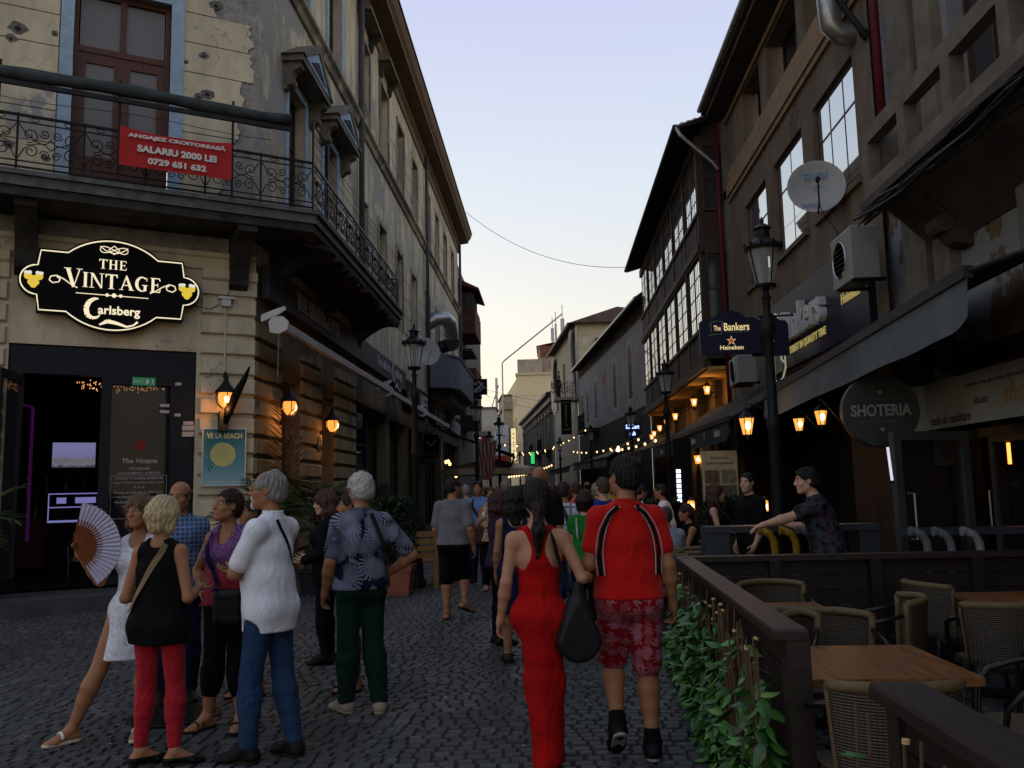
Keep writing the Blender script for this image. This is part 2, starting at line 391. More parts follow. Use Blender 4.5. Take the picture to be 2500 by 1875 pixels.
# flat slab strip and a drain cover in the paving
SLAB = M('pale_slab', (.075, .078, .08), .6, .25, 3, .25, 70)
cover = thing('drain_cover', 'round cast iron drain cover set in the cobbles beside the white sandals', 'drain cover', (-2.85, 6.55, .006))
MB().lathe([(.33, 0), (.33, .008), (.30, .012), (.30, .006), (0.001, .006)], 32, (-2.85, 6.55, .004)).build('rim', IRON, cover)
rb = MB()
for i in range(-4, 5):
    L = math.sqrt(max(0, .28**2-(i*.06)**2)); 
    if L > .04: rb = MB().box(-2.85-L, -2.85+L, 6.55+i*.06-.014, 6.55+i*.06+.014, .009, .018); rb.build('rib', IRON, cover)
# ---------------------------------------------------------------- corner building on the left
CREAM = plaster('cream_plaster', '#c8bda3', '#95928d', .66, .5, .3, .3)
CREAM_OLD = plaster('cream_plaster_worn', '#a89c80', '#6b655e', .53, .42, .45, .5, 4.)
RENDER = M('old_render', '#8b8884', .95, .35, 5, .9, 26, dist=.03)
STONE_D = M('shade_dark_stone', (.04, .038, .035), .95, .5, 3, .7, 18, dist=.03)  # stone colour lowered to deepen the shade under the balcony
GREYST = M('grey_beige_stone', '#6d675c', .95, .4, 4, .6, 24, dist=.03)
PALEBLUE = M('pale_blue_paint', '#8fa3b5', .8, .18, 4, .2, 30)
BROWNW = wood('red_brown_wood', '#3c2219', '#573428', 1., (8, 8, 1))
ORANGEW = wood('orange_brown_wood', '#59301c', '#8a4d28')
NAVY = M('navy_frame', (.01, .014, .019), .55, .2, 4, .06)
A60 = R(60); CN = Vector((-5, 14.3, 0)); DL = Vector((-math.sin(A60), -math.cos(A60), 0)); NL = Vector((math.cos(A60), -math.sin(A60), 0)); UL = -DL
Z = Vector((0, 0, 1)); XN = Vector((1, 0, 0)); YN = Vector((0, 1, 0))
def PC(s, z, off=0.): return CN+DL*s+NL*off+Z*z
lb = thing('corner_building', 'cream corner building with peeling plaster, wrapped iron balcony and pub at street level', 'building', (-5, 14.3, 0))
# --- chamfered front: openings given in u = -s (left to right)
mb = MB(); wall(mb, CN, UL, NL, -6.5, 0, 0, 5.4, [(-3.62, -.93, .0, 4.0)], .5); mb.build('front_wall_ground', CREAM, lb)
mb = MB(); wall(mb, CN, UL, NL, -6.5, 0, 5.4, 17, [(-3.0, -1.40, 6.33, 10.0)], .3); mb.build('front_wall_upper', RENDER, lb)
# plaster courses (real slabs with grooves between), ragged where they have fallen near the corner
rng = random.Random(11)
def ragged(z0, z1, s0, amp, n=7): return [(s0+rng.uniform(-amp, amp), z0+(z1-z0)*i/n) for i in range(n+1)]
zc = [6.34, 6.68, 7.22, 7.76, 8.30, 8.84, 9.38, 9.92, 10.46, 11.0, 11.54]
base_s = [.78, .62, .42, .36, .26, .12, .14, .75, .4, .3]
for i in range(len(zc)-1):
    z0, z1 = zc[i]+.009, zc[i+1]-.009
    r = ragged(z0, z1, base_s[i], .06)
    poly = [(-1.25, z0)]+[(-a, b) for a, b in r]+[(-1.25, z1)]
    MB().prism(poly, CN, UL, Z, NL, .028).build('plaster_course', CREAM, lb)
    MB().prism([(-6.4, z0), (-3.14, z0), (-3.14, z1), (-6.4, z1)], CN, UL, Z, NL, .028).build('plaster_course', CREAM, lb)
for i in range(3): # fallen area high up, beside the door head
    pass
SCAR = M('plaster_scar', (.12, .115, .11), .95, .4, 20, .6, 60); HOLE = M('scar_core', (.03, .022, .02), .95, .3, 20, .5)
for s, z, r in ((3.72, 9.02, .14), (3.80, 8.83, .09), (3.2, 9.05, .06), (.93, 9.18, .085), (1.22, 9.0, .05), (.86, 8.5, .12), (1.0, 8.42, .08), (.92, 7.55, .09), (3.75, 7.1, .09), (3.25, 6.95, .07), (1.22, 7.58, .05), (.75, 10.15, .11)):
    n = 11; poly = [(-s+r*(.7+.5*rng.random())*math.cos(2*math.pi*k/n), z+r*.8*(.7+.5*rng.random())*math.sin(2*math.pi*k/n)) for k in range(n)]
    sc_ = MB().prism(poly, CN, UL, Z, NL, .031).build('plaster_scar', SCAR, lb)
    poly = [(-s+r*.38*(.6+.5*rng.random())*math.cos(2*math.pi*k/7), z-.01+r*.32*(.7+.5*rng.random())*math.sin(2*math.pi*k/7)) for k in range(7)]
    MB().prism(poly, CN, UL, Z, NL, .0335).build('core', HOLE, sc_)
# balcony door with pale blue surround
for a0, a1, b0, b1 in ((-3.12, -2.93, 6.34, 10.2), (-1.46, -1.25, 6.34, 10.2), (-2.93, -1.46, 9.98, 10.2)):
    mb = MB(); c = CN+UL*(a0+a1)/2+Z*(b0+b1)/2+NL*.02; mb.obox(c, UL, Z, NL, (a1-a0)/2, (b1-b0)/2, .024).build('blue_surround', PALEBLUE, lb)
dr = MB(); o_ = CN+UL*-2.93-NL*.2
def fb(mb, a0, a1, b0, b1, d0, d1, o=o_, u=UL, n=NL): return mb.obox(o+u*(a0+a1)/2+Z*(b0+b1)/2+n*(d0+d1)/2, u, Z, n, (a1-a0)/2, (b1-b0)/2, (d1-d0)/2)
W_ = 1.47
for q in ((0, .07, 6.34, 9.98), (W_-.07, W_, 6.34, 9.98), (.07, W_-.07, 9.9, 9.98), (.07, W_-.07, 8.92, 9.02), (W_/2-.045, W_/2+.045, 9.02, 9.9)): fb(dr, *q, 0, .08)
door = dr.build('balcony_door', BROWNW, lb)
for k in (0, 1):
    a = .07+k*(W_/2-.07); b = a+W_/2-.07; lf = MB()
    for q in ((a, a+.12, 6.36, 8.92), (b-.12, b, 6.36, 8.92), (a+.12, b-.12, 8.75, 8.92), (a+.12, b-.12, 6.36, 7.15)): fb(lf, *q, .0, .06)
    for j in range(3): fb(lf, a+.14+j*.13, a+.255+j*.13, 6.42, 7.1, .06, .075)
    leaf = lf.build('leaf', BROWNW, door)
    fb(MB(), a+.12, b-.12, 7.15, 8.75, .02, .03).build('pane', mat_glass('dusty_glass', (.11, .1, .1), .4), door)
    fb(MB(), a+.02, b-.02, 9.04, 9.88, .02, .03).build('pane', MAT['dusty_glass'], door)
# rusticated corner pillar and the one left of the door: separate blocks
GRV = [.0, .55, .9, 1.25, 1.6, 1.94, 2.28, 2.61, 2.94, 3.27, 3.60, 3.94, 4.28, 4.62, 4.98]
for a0, a1 in ((-.88, .02), (-6.4, -3.66)):
    for i in range(len(GRV)-1):
        z0, z1 = GRV[i]+.035, GRV[i+1]-.035
        MB().obox(CN+UL*(a0+a1)/2+Z*(z0+z1)/2+NL*.035, UL, Z, NL, (a1-a0)/2, (z1-z0)/2, .035, bev=.022).build('rusticated_block', CREAM, lb)
    MB().prism([(0, 4.98), (.06, 5.0), (.06, 5.22), (.11, 5.26), (.13, 5.4), (0, 5.4)], CN+UL*a0, NL, Z, UL, a1-a0).build('capital', CREAM, lb)
MB().prism([(0, 5.4), (.05, 5.42), (.05, 5.6), (.09, 5.63), (.09, 5.7), (0, 5.7)], CN+UL*-6.5, NL, Z, UL, 6.5).build('frieze_moulding', CREAM, lb)
# street side wall
UP = [(16.1, 17.35), (19.0, 20.25), (22.45, 23.65), (25.3, 26.55), (28.25, 29.5), (31.4, 32.65), (35.1, 36.3), (38.0, 39.25), (41.05, 42.3), (44.3, 45.5)]
LO = [(16.0, 17.15), (18.65, 19.85), (22.5, 23.6), (25.0, 26.15), (28.0, 29.15), (31.1, 32.3), (34.9, 36.0), (37.9, 39.05), (40.9, 42.0), (44.0, 45.2)]
UPo = [(a-14.3, b-14.3, 11.95, 14.35) for a, b in UP]; LOo = [(a-14.3, b-14.3, 6.45 if a < 20 else 7.05, 9.75) for a, b in LO]
mb = MB(); wall(mb, CN, YN, XN, 0, 33.6, 5.6, 11.65, LOo, .28); mb.build('side_wall_first_floor', plaster('side_plaster_a', '#c4baa0', '#98938a', .56, .38, .5, .5, 2.), lb)
mb = MB(); wall(mb, CN, YN, XN, 0, 33.6, 11.65, 16.2, UPo, .28); mb.build('side_wall_second_floor', plaster('side_plaster_b', '#cbc0a6', '#98938a', .57, .38, .4, .42, 9.), lb)
GF = [(1.4, 2.7, .35, 3.8), (4.2, 5.4, .35, 3.8), (7.5, 11.8, .3, 4.0), (12.4, 15.4, .2, 3.9), (16, 19.4, .2, 3.9), (20, 25, .2, 4.0), (25.8, 32.8, .2, 4.0)]
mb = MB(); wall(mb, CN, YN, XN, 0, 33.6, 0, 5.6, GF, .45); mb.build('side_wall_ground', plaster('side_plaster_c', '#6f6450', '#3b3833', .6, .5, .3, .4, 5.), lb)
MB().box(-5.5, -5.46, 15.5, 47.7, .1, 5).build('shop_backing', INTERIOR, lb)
PIER_SHADED = plaster('shaded_pier_plaster', '#8f8263', '#5a5348', .62, .6, .3, .4, 7.)  # same cream paint darkened: balcony and awning shade put into the colour
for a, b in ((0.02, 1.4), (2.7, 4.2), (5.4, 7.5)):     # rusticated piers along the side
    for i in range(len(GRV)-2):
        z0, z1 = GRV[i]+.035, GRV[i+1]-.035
        MB().obox(CN+YN*(a+b)/2+Z*(z0+z1)/2+XN*.03, YN, Z, XN, (b-a)/2, (z1-z0)/2, .03, bev=.02).build('rusticated_block', PIER_SHADED, lb)
for i, (a, b) in enumerate(UP):
    fm = (WHITEP if i == 0 else ORANGEW); window(lb, (-5.24, a, 11.95), YN, XN, b-a, 2.4, ORANGEW if i > 2 else BROWNW, 2, (.66,), GLASS2 if i < 3 else GLASS)
    e = MB()
    for q in ((a-.16, a, 11.95, 14.5), (b, b+.16, 11.95, 14.5), (a, b, 14.35, 14.5)): e.box(-5.0, -4.955, q[0], q[1], q[2], q[3])
    e.build('window_surround', CREAM_OLD if i > 1 else PALEBLUE, lb)
for i, (a, b) in enumerate(LO):
    z0 = 6.45 if a < 20 else 7.05
    window(lb, (-5.24, a, z0), YN, XN, b-a, 9.75-z0, BROWNW if i < 4 else ORANGEW, 2, (.7,), GLASS)
    if i != 2:
        e = MB()
        for q in ((a-.15, a, z0, 9.9), (b, b+.15, z0, 9.9), (a, b, 9.75, 9.9)): e.box(-5.0, -4.96, q[0], q[1], q[2], q[3])
        e.build('window_surround', PALEBLUE if i < 2 else CREAM_OLD, lb)
# pedimented hoods on scroll consoles
for a, b in ((15.6, 17.75), (18.3, 20.6)):
    m_ = (a+b)/2; hd = MB()
    outer = [(a, 10.12), (b, 10.12), (b, 10.24), (m_, 10.82), (a, 10.24)]
    hd.prism([(a, 10.0), (b, 10.0), (b, 10.12), (a, 10.12)], (-5, 0, 0), YN, Z, XN, .42)
    hd.prism([(a-.06, 10.12), (a+.14, 10.12), (m_, 10.68), (b-.14, 10.12), (b+.06, 10.12), (m_, 10.86)], (-5, 0, 0), YN, Z, XN, .46)
    hood = hd.build('window_hood', GREYST, lb)
    MB().prism([(a+.16, 10.13), (b-.16, 10.13), (m_, 10.66)], (-5, 0, 0), YN, Z, XN, .435).build('tympanum', PALEBLUE, hood)
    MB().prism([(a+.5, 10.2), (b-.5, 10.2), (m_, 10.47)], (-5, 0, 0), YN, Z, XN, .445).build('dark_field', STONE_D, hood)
    for yy in (a+.08, b-.28):
        c = MB(); c.prism([(0, 10.0), (.36, 10.0), (.36, 9.9), (.22, 9.82), (.16, 9.66), (.1, 9.5), (0, 9.44)], (-5, yy, 0), XN, Z, YN, .2)
        c.lathe([(.09, 0), (.09, .24)], 12, (-4.86, yy-.02, 9.62), YN); c.build('console', GREYST, hood)
for a, b in ((22.2, 23.9), (25.05, 26.8)):
    hd = MB().prism([(0, 14.95), (.38, 14.95), (.38, 15.05), (.3, 15.1), (.26, 15.18), (0, 15.18)], (-5, a, 0), XN, Z, YN, b-a); hood = hd.build('window_hood', GREYST, lb)
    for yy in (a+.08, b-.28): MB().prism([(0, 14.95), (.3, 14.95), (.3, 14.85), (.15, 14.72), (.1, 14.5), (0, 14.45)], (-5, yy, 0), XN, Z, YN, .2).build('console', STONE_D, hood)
MB().prism([(0, 11.5), (.06, 11.52), (.1, 11.66), (.18, 11.72), (.18, 11.8), (0, 11.84)], (-5, 14.32, 0), XN, Z, YN, 33.5).build('string_course', CREAM_OLD, lb)
MB().prism([(0, 11.5), (.06, 11.52), (.1, 11.66), (.18, 11.72), (.18, 11.8), (0, 11.84)], CN+DL*6.4, NL, Z, UL, 6.4).build('string_course', CREAM_OLD, lb)
# plaster ashlar lines on the side wall: narrow raised bands between the windows
for (a0, a1) in [(b+.2, c-.2) for (_, b), (c, _) in zip(UP[3:-1], UP[4:])]:
    for k in range(4): MB().box(-5.0, -4.975, a0, a1, 12.0+k*.6, 12.57+k*.6).build('plaster_panel', MAT['side_plaster_b'], lb)
for (a0, a1) in [(b+.19, c-.19) for (_, b), (c, _) in zip(LO[4:-1], LO[5:])]:
    for k in range(4): MB().box(-5.0, -4.975, a0, a1, 7.2+k*.62, 7.79+k*.62).build('plaster_panel', MAT['side_plaster_a'], lb)
# eaves cornice
CORN = M('brown_cornice', '#6d5c49', .9, .35, 3, .4, 30)
prof = [(0, 15.2), (.06, 15.2), (.06, 15.5), (.16, 15.58), (.16, 15.72), (.62, 15.78), (.62, 15.9), (.72, 16.0), (.8, 16.18), (.8, 16.26), (0, 16.4)]
cn = MB().prism(prof, (-5, 14.32, 0), XN, Z, YN, 33.8).build('eaves_cornice', CORN, lb)
MB().prism([(-.3, 16.42), (.84, 16.28), (.84, 16.34), (-.3, 16.62)], (-5, 14.3, 0), XN, Z, YN, 33.9).build('gutter', M('rusty_gutter', '#4b4038', .7, .4, 6), cn)
MB().prism(prof, CN+DL*6.4, NL, Z, UL, 6.5).build('eaves_cornice', CORN, lb)
for yy in (22.1, 34.55, 47.8):
    MB().tube([(-4.86, yy, 15.6), (-4.86, yy, 12.2), (-4.86, yy, 5.8)], .075, 10).build('downpipe', M('grey_pipe', (.06, .065, .07), .6, .3, 5), lb, smooth=True)
MB().box(-16, -5.02, 47.9, 48.0, 0, 16).build('rear_wall', RENDER, lb)
MB().add([(-16, 12, 16.4), (-5, 14.3, 16.4), (-5, 48, 16.4), (-16, 48, 16.4), (-11, 40, 18.5)], [(0, 1, 4), (1, 2, 4), (2, 3, 4), (3, 0, 4)]).build('roof', M('dark_roof', (.05, .04, .035), .9), lb)
# ventilation ducts
mb = MB().tube([(-4.95, 35.0, 8.55), (-4.6, 35.0, 8.75), (-4.25, 35.15, 8.8), (-4.1, 35.6, 8.7), (-4.1, 36.4, 8.3)], .3, 14).build('vent_duct', ZINC, lb, smooth='auto')
mb = MB().tube([(-4.95, 39.0, 8.2), (-4.6, 39.0, 8.3), (-4.3, 38.7, 8.3), (-4.25, 38.1, 8.25)], .3, 14).build('vent_duct', M('dark_duct', (.03, .03, .032), .5, .3, 6, metal=.5), lb, smooth='auto')
# --- pub doorway on the corner
NV = MB()
for q in ((-3.6, -3.42, .3, 3.98), (-1.12, -.95, .3, 3.98), (-3.42, -1.12, 3.55, 3.98), (-2.33, -2.18, .3, 3.55), (-1.3, -1.12, .3, 3.55), (-2.18, -1.3, 3.42, 3.55), (-2.18, -1.3, .3, .42)):
    NV.obox(CN+UL*(q[0]+q[1])/2+Z*(q[2]+q[3])/2-NL*.12, UL, Z, NL, (q[1]-q[0])/2, (q[3]-q[2])/2, .09)
pubdoor = NV.build('pub_door_frame', NAVY, lb)
PANE = mat_glass('door_glass', (.02, .02, .022), .03, alpha=.35)
MB().obox(CN+UL*-1.74+Z*1.92-NL*.12, UL, Z, NL, .44, 1.5, .006).build('pane', PANE, pubdoor)
lf = MB(); ld = Vector((.25, -.97, 0)).normalized(); lo = CN+UL*-3.42; ln = ld.cross(Z)   # open leaf, swung outwards
for q in ((0, .09, .3, 3.5), (.86, .95, .3, 3.5), (.09, .86, 3.38, 3.5), (.09, .86, .3, .5)): lf.obox(lo+ld*(q[0]+q[1])/2+Z*(q[2]+q[3])/2, ld, Z, ln, (q[1]-q[0])/2, (q[3]-q[2])/2, .03)
lfo = lf.build('open_door_leaf', NAVY, lb)
MB().obox(lo+ld*.475+Z*1.94, ld, Z, ln, .385, 1.44, .005).build('pane', PANE, lfo)
room = MB()
Q = lambda u, d, z: CN+UL*u-NL*d+Z*z
for a, b, c, d in (((-5.8, .55), (-5.8, 6), 0, 4.1), ((-5.8, 6), (-.6, 6), 0, 4.1), ((-.6, 6), (-.6, .55), 0, 4.1)):
    room.add([Q(*a, c), Q(*b, c), Q(*b, d), Q(*a, d)], [(0, 1, 2, 3)])
room.add([Q(-5.8, .5, .26), Q(-.6, .5, .26), Q(-.6, 6, .26), Q(-5.8, 6, .26)], [(0, 1, 2, 3)]); room.add([Q(-5.8, .5, 4.1), Q(-.6, .5, 4.1), Q(-.6, 6, 4.1), Q(-5.8, 6, 4.1)], [(0, 1, 2, 3)])
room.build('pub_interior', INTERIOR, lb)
st = MB(); st.obox(CN+UL*-2.3+NL*.3+Z*.13, UL, NL, Z, 1.9, .42, .13, bev=.02).build('door_step', M('step_stone', (.05, .053, .055), .8, .3, 4, .3, 40), lb)
# --- balcony: slab, mouldings, consoles, scroll railing
bal = thing('corner_balcony', 'stone balcony with black wrought iron scroll railing wrapping the corner above the pub', 'balcony', (-4.4, 14, 6.1))
KC = Vector((-3.85, 13.85, 0)); KL = PC(6.5, 0, 1.15); KE = Vector((-3.85, 22.1, 0)); KE2 = Vector((-4.99, 22.1, 0)); KB = PC(6.5, 0, .0)
def slab(z0, z1, grow=0.):
    k = KC+Vector((grow, -grow*.6, 0)); l = PC(6.5, 0, 1.15+grow); e = KE+Vector((grow, grow, 0))
    P = [KB, CN+NL*.01, Vector((-4.99, 22.1+grow, 0)), e, k, l]; n = len(P)
    return MB().add([p+Z*z0 for p in P]+[p+Z*z1 for p in P], [tuple(range(n)), tuple(range(2*n-1, n-1, -1))]+[(i, n+i, n+(i+1) % n, (i+1) % n) for i in range(n)])
GREYW = M('grey_weathered_edge', (.1, .104, .106), .9, .4, 5, .5, 30)
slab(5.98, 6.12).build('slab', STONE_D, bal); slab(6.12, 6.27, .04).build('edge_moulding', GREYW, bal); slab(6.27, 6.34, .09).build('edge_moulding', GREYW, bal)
for s in (.15, 3.3, 5.2):
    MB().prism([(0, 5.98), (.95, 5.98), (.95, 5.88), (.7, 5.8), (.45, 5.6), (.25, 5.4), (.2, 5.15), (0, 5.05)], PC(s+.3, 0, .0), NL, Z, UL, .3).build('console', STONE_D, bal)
for y in (15.0, 18.1, 21.4):
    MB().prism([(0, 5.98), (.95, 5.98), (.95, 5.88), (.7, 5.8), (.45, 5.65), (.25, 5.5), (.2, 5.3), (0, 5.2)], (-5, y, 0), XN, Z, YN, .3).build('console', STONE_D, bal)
rb = MB(); rng = random.Random(5)                      # broken, hanging edge of render under the street side
for i in range(150):
    y = 14.2+7.8*rng.random(); q = rng.random()**2; rb.obox((-3.9-rng.random()*.25, y, 5.985-.06*q), (Vector((1, rng.uniform(-.5, .5), 0))).normalized(), (Vector((rng.uniform(-.5, .5), 1, .1))).normalized(), Z, .03+q*.1, .03+.16*rng.random()*q, .012+.05*q)
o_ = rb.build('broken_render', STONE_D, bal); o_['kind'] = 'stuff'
def spiral(cx, cz, r, a0, turns, n=18, sgn=1, shrink=.18):
    return [(cx+r*(1-(1-shrink)*i/n)*math.cos(a0+sgn*2*math.pi*turns*i/n), cz+r*(1-(1-shrink)*i/n)*math.sin(a0+sgn*2*math.pi*turns*i/n)) for i in range(n+1)]
def scroll_panel(w, h):
    """wrought scrolls filling a w x h field, local x,z"""
    L = []
    for fx in (1, -1):
        X_ = lambda p: [((w/2+fx*(x-w/2)), z) for x, z in p]
        r = h*.2
        L.append(X_(spiral(w*.18, h*.68, r, -math.pi*.6, 1.4, 20))); L.append(X_(spiral(w*.2, h*.26, r*.9, math.pi*.7, 1.35, 20, -1)))
        L.append(X_([(w*.02, h*.05), (w*.1, h*.3), (w*.27, h*.47), (w*.43, h*.5), (w*.5, h*.62)]))
        L.append(X_([(w*.02, h*.95), (w*.12, h*.72), (w*.28, h*.53), (w*.42, h*.46), (w*.5, h*.34)]))
        L.append(X_(spiral(w*.4, h*.76, r*.62, math.pi*1.1, 1.5, 18))); L.append(X_(spiral(w*.41, h*.2, r*.6, math.pi*.9, 1.5, 18, -1)))
    return L
def railing(p0, p1, name_parent, z0=6.42, z1=7.2, panel=.95):
    p0, p1 = Vector(p0), Vector(p1); d = p1-p0; L = d.length; d /= L; n = max(1, round(L/panel)); w = L/n
    for z, r in ((z0, .013), (z0+.09, .009), (z1-.1, .009), (z1, .018)): MB().bar(p0+Z*z, p1+Z*z, r*2, r*2).build('rail', IRON, name_parent)
    for i in range(n+1):
        q = p0+d*w*i; MB().tube([q+Z*6.34, q+Z*(z1+.03)], .016, 6).build('baluster', IRON, name_parent)
    mb = MB()
    for path in scroll_panel(w, z1-z0-.2): mb.tube([(x, 0, z+.1) for x, z in path], .0085, 5)
    for x in (.25, .75): mb.tube([(w*x+.05*math.cos(a*math.pi/6), 0, z1-z0-.05+.028*math.sin(a*math.pi/6)) for a in range(12)], .007, 5, closed=True)
    me = mb.mesh('scrollwork', IRON)
    for i in range(n):
        m_ = Matrix((d, Vector((-d.y, d.x, 0)), Z)).transposed().to_4x4(); m_.translation = p0+d*w*i+Z*z0
        inst(me, 'scroll_panel', name_parent, m_)['kind'] = 'stuff'
kc = KC+Vector((-.04, .04, 0))
railing(PC(6.2, 0, 1.1), kc, bal, panel=.82); railing(kc, Vector((-3.9, 22.05, 0)), bal, panel=.82); railing(Vector((-3.9, 22.05, 0)), Vector((-4.97, 22.05, 0)), bal, panel=1.1)
for s in (5.4, 3.84, 2.26, .6):
    q = PC(s, 0, 1.12); MB().tube([q+Z*6.34, q+Z*7.95], .02, 8).build('post', IRON, bal)
for q in (kc, Vector((-3.9, 14.9, 0))): MB().bar(q+Z*6.34, q+Z*7.95, .035).build('post', IRON, bal)
MB().tube([kc+Z*7.9, (-3.9, 14.9, 7.9)], .015, 6).build('rail', IRON, bal)
for k, z in enumerate((7.75, 7.62, 7.42)):
    pts = [PC(6.2-6.2*i/12, z-.03*math.sin(i*1.1+k), 1.12) for i in range(13)]; MB().tube(pts, .005, 4).build('wire', IRON, bal)
    MB().tube([(-3.9, 13.9+8.1*i/8, z-.02*math.sin(i*1.4+k)-.0*i) for i in range(9)], .005, 4).build('wire', IRON, bal)
roll = thing('rolled_awning', 'long dark rolled up awning lying along the top of the corner balcony railing', 'awning', PC(1.8, 7.77, 1.15))
MB().tube([PC(6.3-6.6*i/14, 7.78+.02*math.sin(i*.9), 1.15) for i in range(15)], [.095+.014*math.sin(i*2.3) for i in range(15)], 12).build('roll', M('dark_canvas', (.045, .055, .058), .85, .4, 3, .3, 14), roll, smooth=True)
MB().bar(PC(6.3, 7.62, 1.15), PC(-.3, 7.63, 1.15), .05, .07).build('front_bar', DARK, roll)
# --- hanging red banner
ban = thing('banner', 'red cloth banner with white lettering tied to the corner balcony railing', 'banner', PC(1.43, 6.9, 1.2))
REDB = M('red_banner', '#a92c2c', .8, .1, 5, .1, 30)
def bw(u, v): return PC(2.25-1.63*u, 7.22-.07*math.sin(u*math.pi)*(v)-.62*(1-v), 1.19+.02*math.sin(u*9+v*3)*(.3+v*.5))
fl = MB().grid(bw, 24, 8); cl = fl.build('cloth', REDB, ban, smooth=True)
WHT = M('white_print', (.62, .6, .58), .8, .05, bmp=0)
for tx, z, h, w in (('ANGAJEZ CROITOREASĂ', 7.1, .095, 1.42), ('SALARIU 2000 LEI', 6.91, .11, 1.15), ('0729 651 632', 6.73, .105, .85)):
    text(tx, 'lettering', WHT, ban, PC(1.43, z-.02, 1.225), UL, Z, width=w, height=h, ext=.002, off=.05)
# ---------------------------------------------------------------- signs, lamps and fittings of the corner pub
GLOWC = mat_emit('sign_cream_glow', (1., .86, .58), .95); GLOWY = mat_emit('sign_yellow_glow', (.95, .68, .05), .75); GLOWW = mat_emit('sign_white_glow', (.9, .88, .82), .8)
def arc(cx, cy, rx, ry, a0, a1, n=16): return [(cx+rx*math.cos(R(a0+(a1-a0)*i/n)), cy+ry*math.sin(R(a0+(a1-a0)*i/n))) for i in range(n+1)]
def seg_arc(x0, x1, y, yt, n=16):
    """shallow arc from (x0,y) to (x1,y) with its crown at yt"""
    h = abs(yt-y); c = abs(x1-x0)/2; r = (c*c+h*h)/(2*h); s = 1 if yt > y else -1; cy = yt-s*r; xm = (x0+x1)/2; out = []
    for i in range(n+1):
        x = x0+(x1-x0)*i/n; out.append((x, cy+s*math.sqrt(max(0, r*r-(x-xm)**2))))
    return out
def plaque(k=1., rx=1.05, ry=.5, cw=.66, ct=.75, lobe=.265):
    g = -(1-k)
    P = arc(rx, 0, lobe+g, lobe+g, 90, -90, 14)
    P += [(rx+g, -ry-g)]+[(cw+g*.4, -ry-g)]+seg_arc(cw+g*.4, -cw-g*.4, -ry-g, -ct-g)[1:-1]+[(-cw-g*.4, -ry-g), (-rx-g, -ry-g)]
    P += arc(-rx, 0, lobe+g, lobe+g, 270, 90, 14)
    P += [(-rx-g, ry+g), (-cw-g*.4, ry+g)]+seg_arc(-cw-g*.4, cw+g*.4, ry+g, ct+g)[1:-1]+[(cw+g*.4, ry+g), (rx+g, ry+g)]
    return P
SF = PC(2.23, 4.96, .08)
vs = thing('pub_sign', 'large lit black plaque sign with cream outline and grape emblems above the pub door', 'sign', SF)
BLK = M('sign_black', (.004, .004, .005), .6, .2, 4, .02, spec=.08)
MB().prism(plaque(1.0), SF, UL, Z, NL, .13).build('box', BLK, vs)
out = [SF+UL*a+Z*b+NL*.134 for a, b in plaque(.965)]
MB().tube(out, .011, 6, closed=True).build('lit_outline', GLOWC, vs)
# serif letters drawn from strokes: (polygons in a unit-height box, advance)
def stroke(x0, y0, x1, y1, w): 
    return [(x0-w/2, y0), (x0+w/2, y0), (x1+w/2, y1), (x1-w/2, y1)]
def serif(x, y, w, up=True): s = .05 if up else -.05; return [(x-w/2, y), (x+w/2, y), (x+w/2, y+s*.6), (x-w/2, y+s*.6)]
GLY = {
 'T': ([stroke(.37, .03, .37, .95, .17), [(0, .93), (.74, .93), (.74, 1), (0, 1)], [(0, .78), (.05, .78), (.1, .93), (0, .93)], [(.74, .78), (.69, .78), (.64, .93), (.74, .93)], serif(.37, 0, .36)], .8),
 'H': ([stroke(.17, .03, .17, .97, .17), stroke(.66, .03, .66, .97, .17), [(.25, .47), (.58, .47), (.58, .53), (.25, .53)], serif(.17, 0, .32), serif(.66, 0, .32), serif(.17, .97, .32), serif(.66, .97, .32)], .9),
 'E': ([stroke(.17, .03, .17, .97, .17), [(.25, 0), (.62, 0), (.68, .22), (.63, .22), (.56, .06), (.25, .06)], [(.25, 1), (.6, 1), (.65, .8), (.6, .8), (.54, .94), (.25, .94)], [(.25, .48), (.46, .48), (.46, .54), (.25, .54)], [(.46, .38), (.5, .38), (.5, .64), (.46, .64)], serif(.15, 0, .28), serif(.15, .97, .28)], .74),
 'V': ([[(.06, 1), (.25, 1), (.5, .12), (.43, 0), (.38, 0)], [(.43, 0), (.5, .12), (.74, 1), (.68, 1)], serif(.15, .97, .34), serif(.7, .97, .28)], .8),
 'I': ([stroke(.17, .03, .17, .97, .17), serif(.17, 0, .32), serif(.17, .97, .32)], .36),
 'N': ([stroke(.13, .03, .13, .97, .07), stroke(.72, 0, .72, .97, .07), [(.06, .97), (.24, .97), (.76, 0), (.66, 0)], serif(.13, 0, .3), serif(.72, .97, .3), serif(.1, .97, .2)], .88),
 'A': ([[(.4, 1), (.46, 1), (.84, .0), (.64, .0), (.38, .85)], [(.4, 1), (.43, .86), (.15, .0), (.08, .0)], [(.22, .3), (.6, .3), (.6, .36), (.24, .36)], serif(.11, 0, .26), serif(.74, 0, .34)], .88),
 'G': ([arc(.45, .5, .43, .52, 50, 300, 22)+arc(.47, .5, .25, .44, 300, 52, 22), [(.56, .04), (.73, .04), (.73, .42), (.56, .42)], [(.46, .4), (.8, .4), (.8, .45), (.46, .45)], [(.72, .72), (.77, .72), (.77, .98), (.72, .9)]], .9),
}
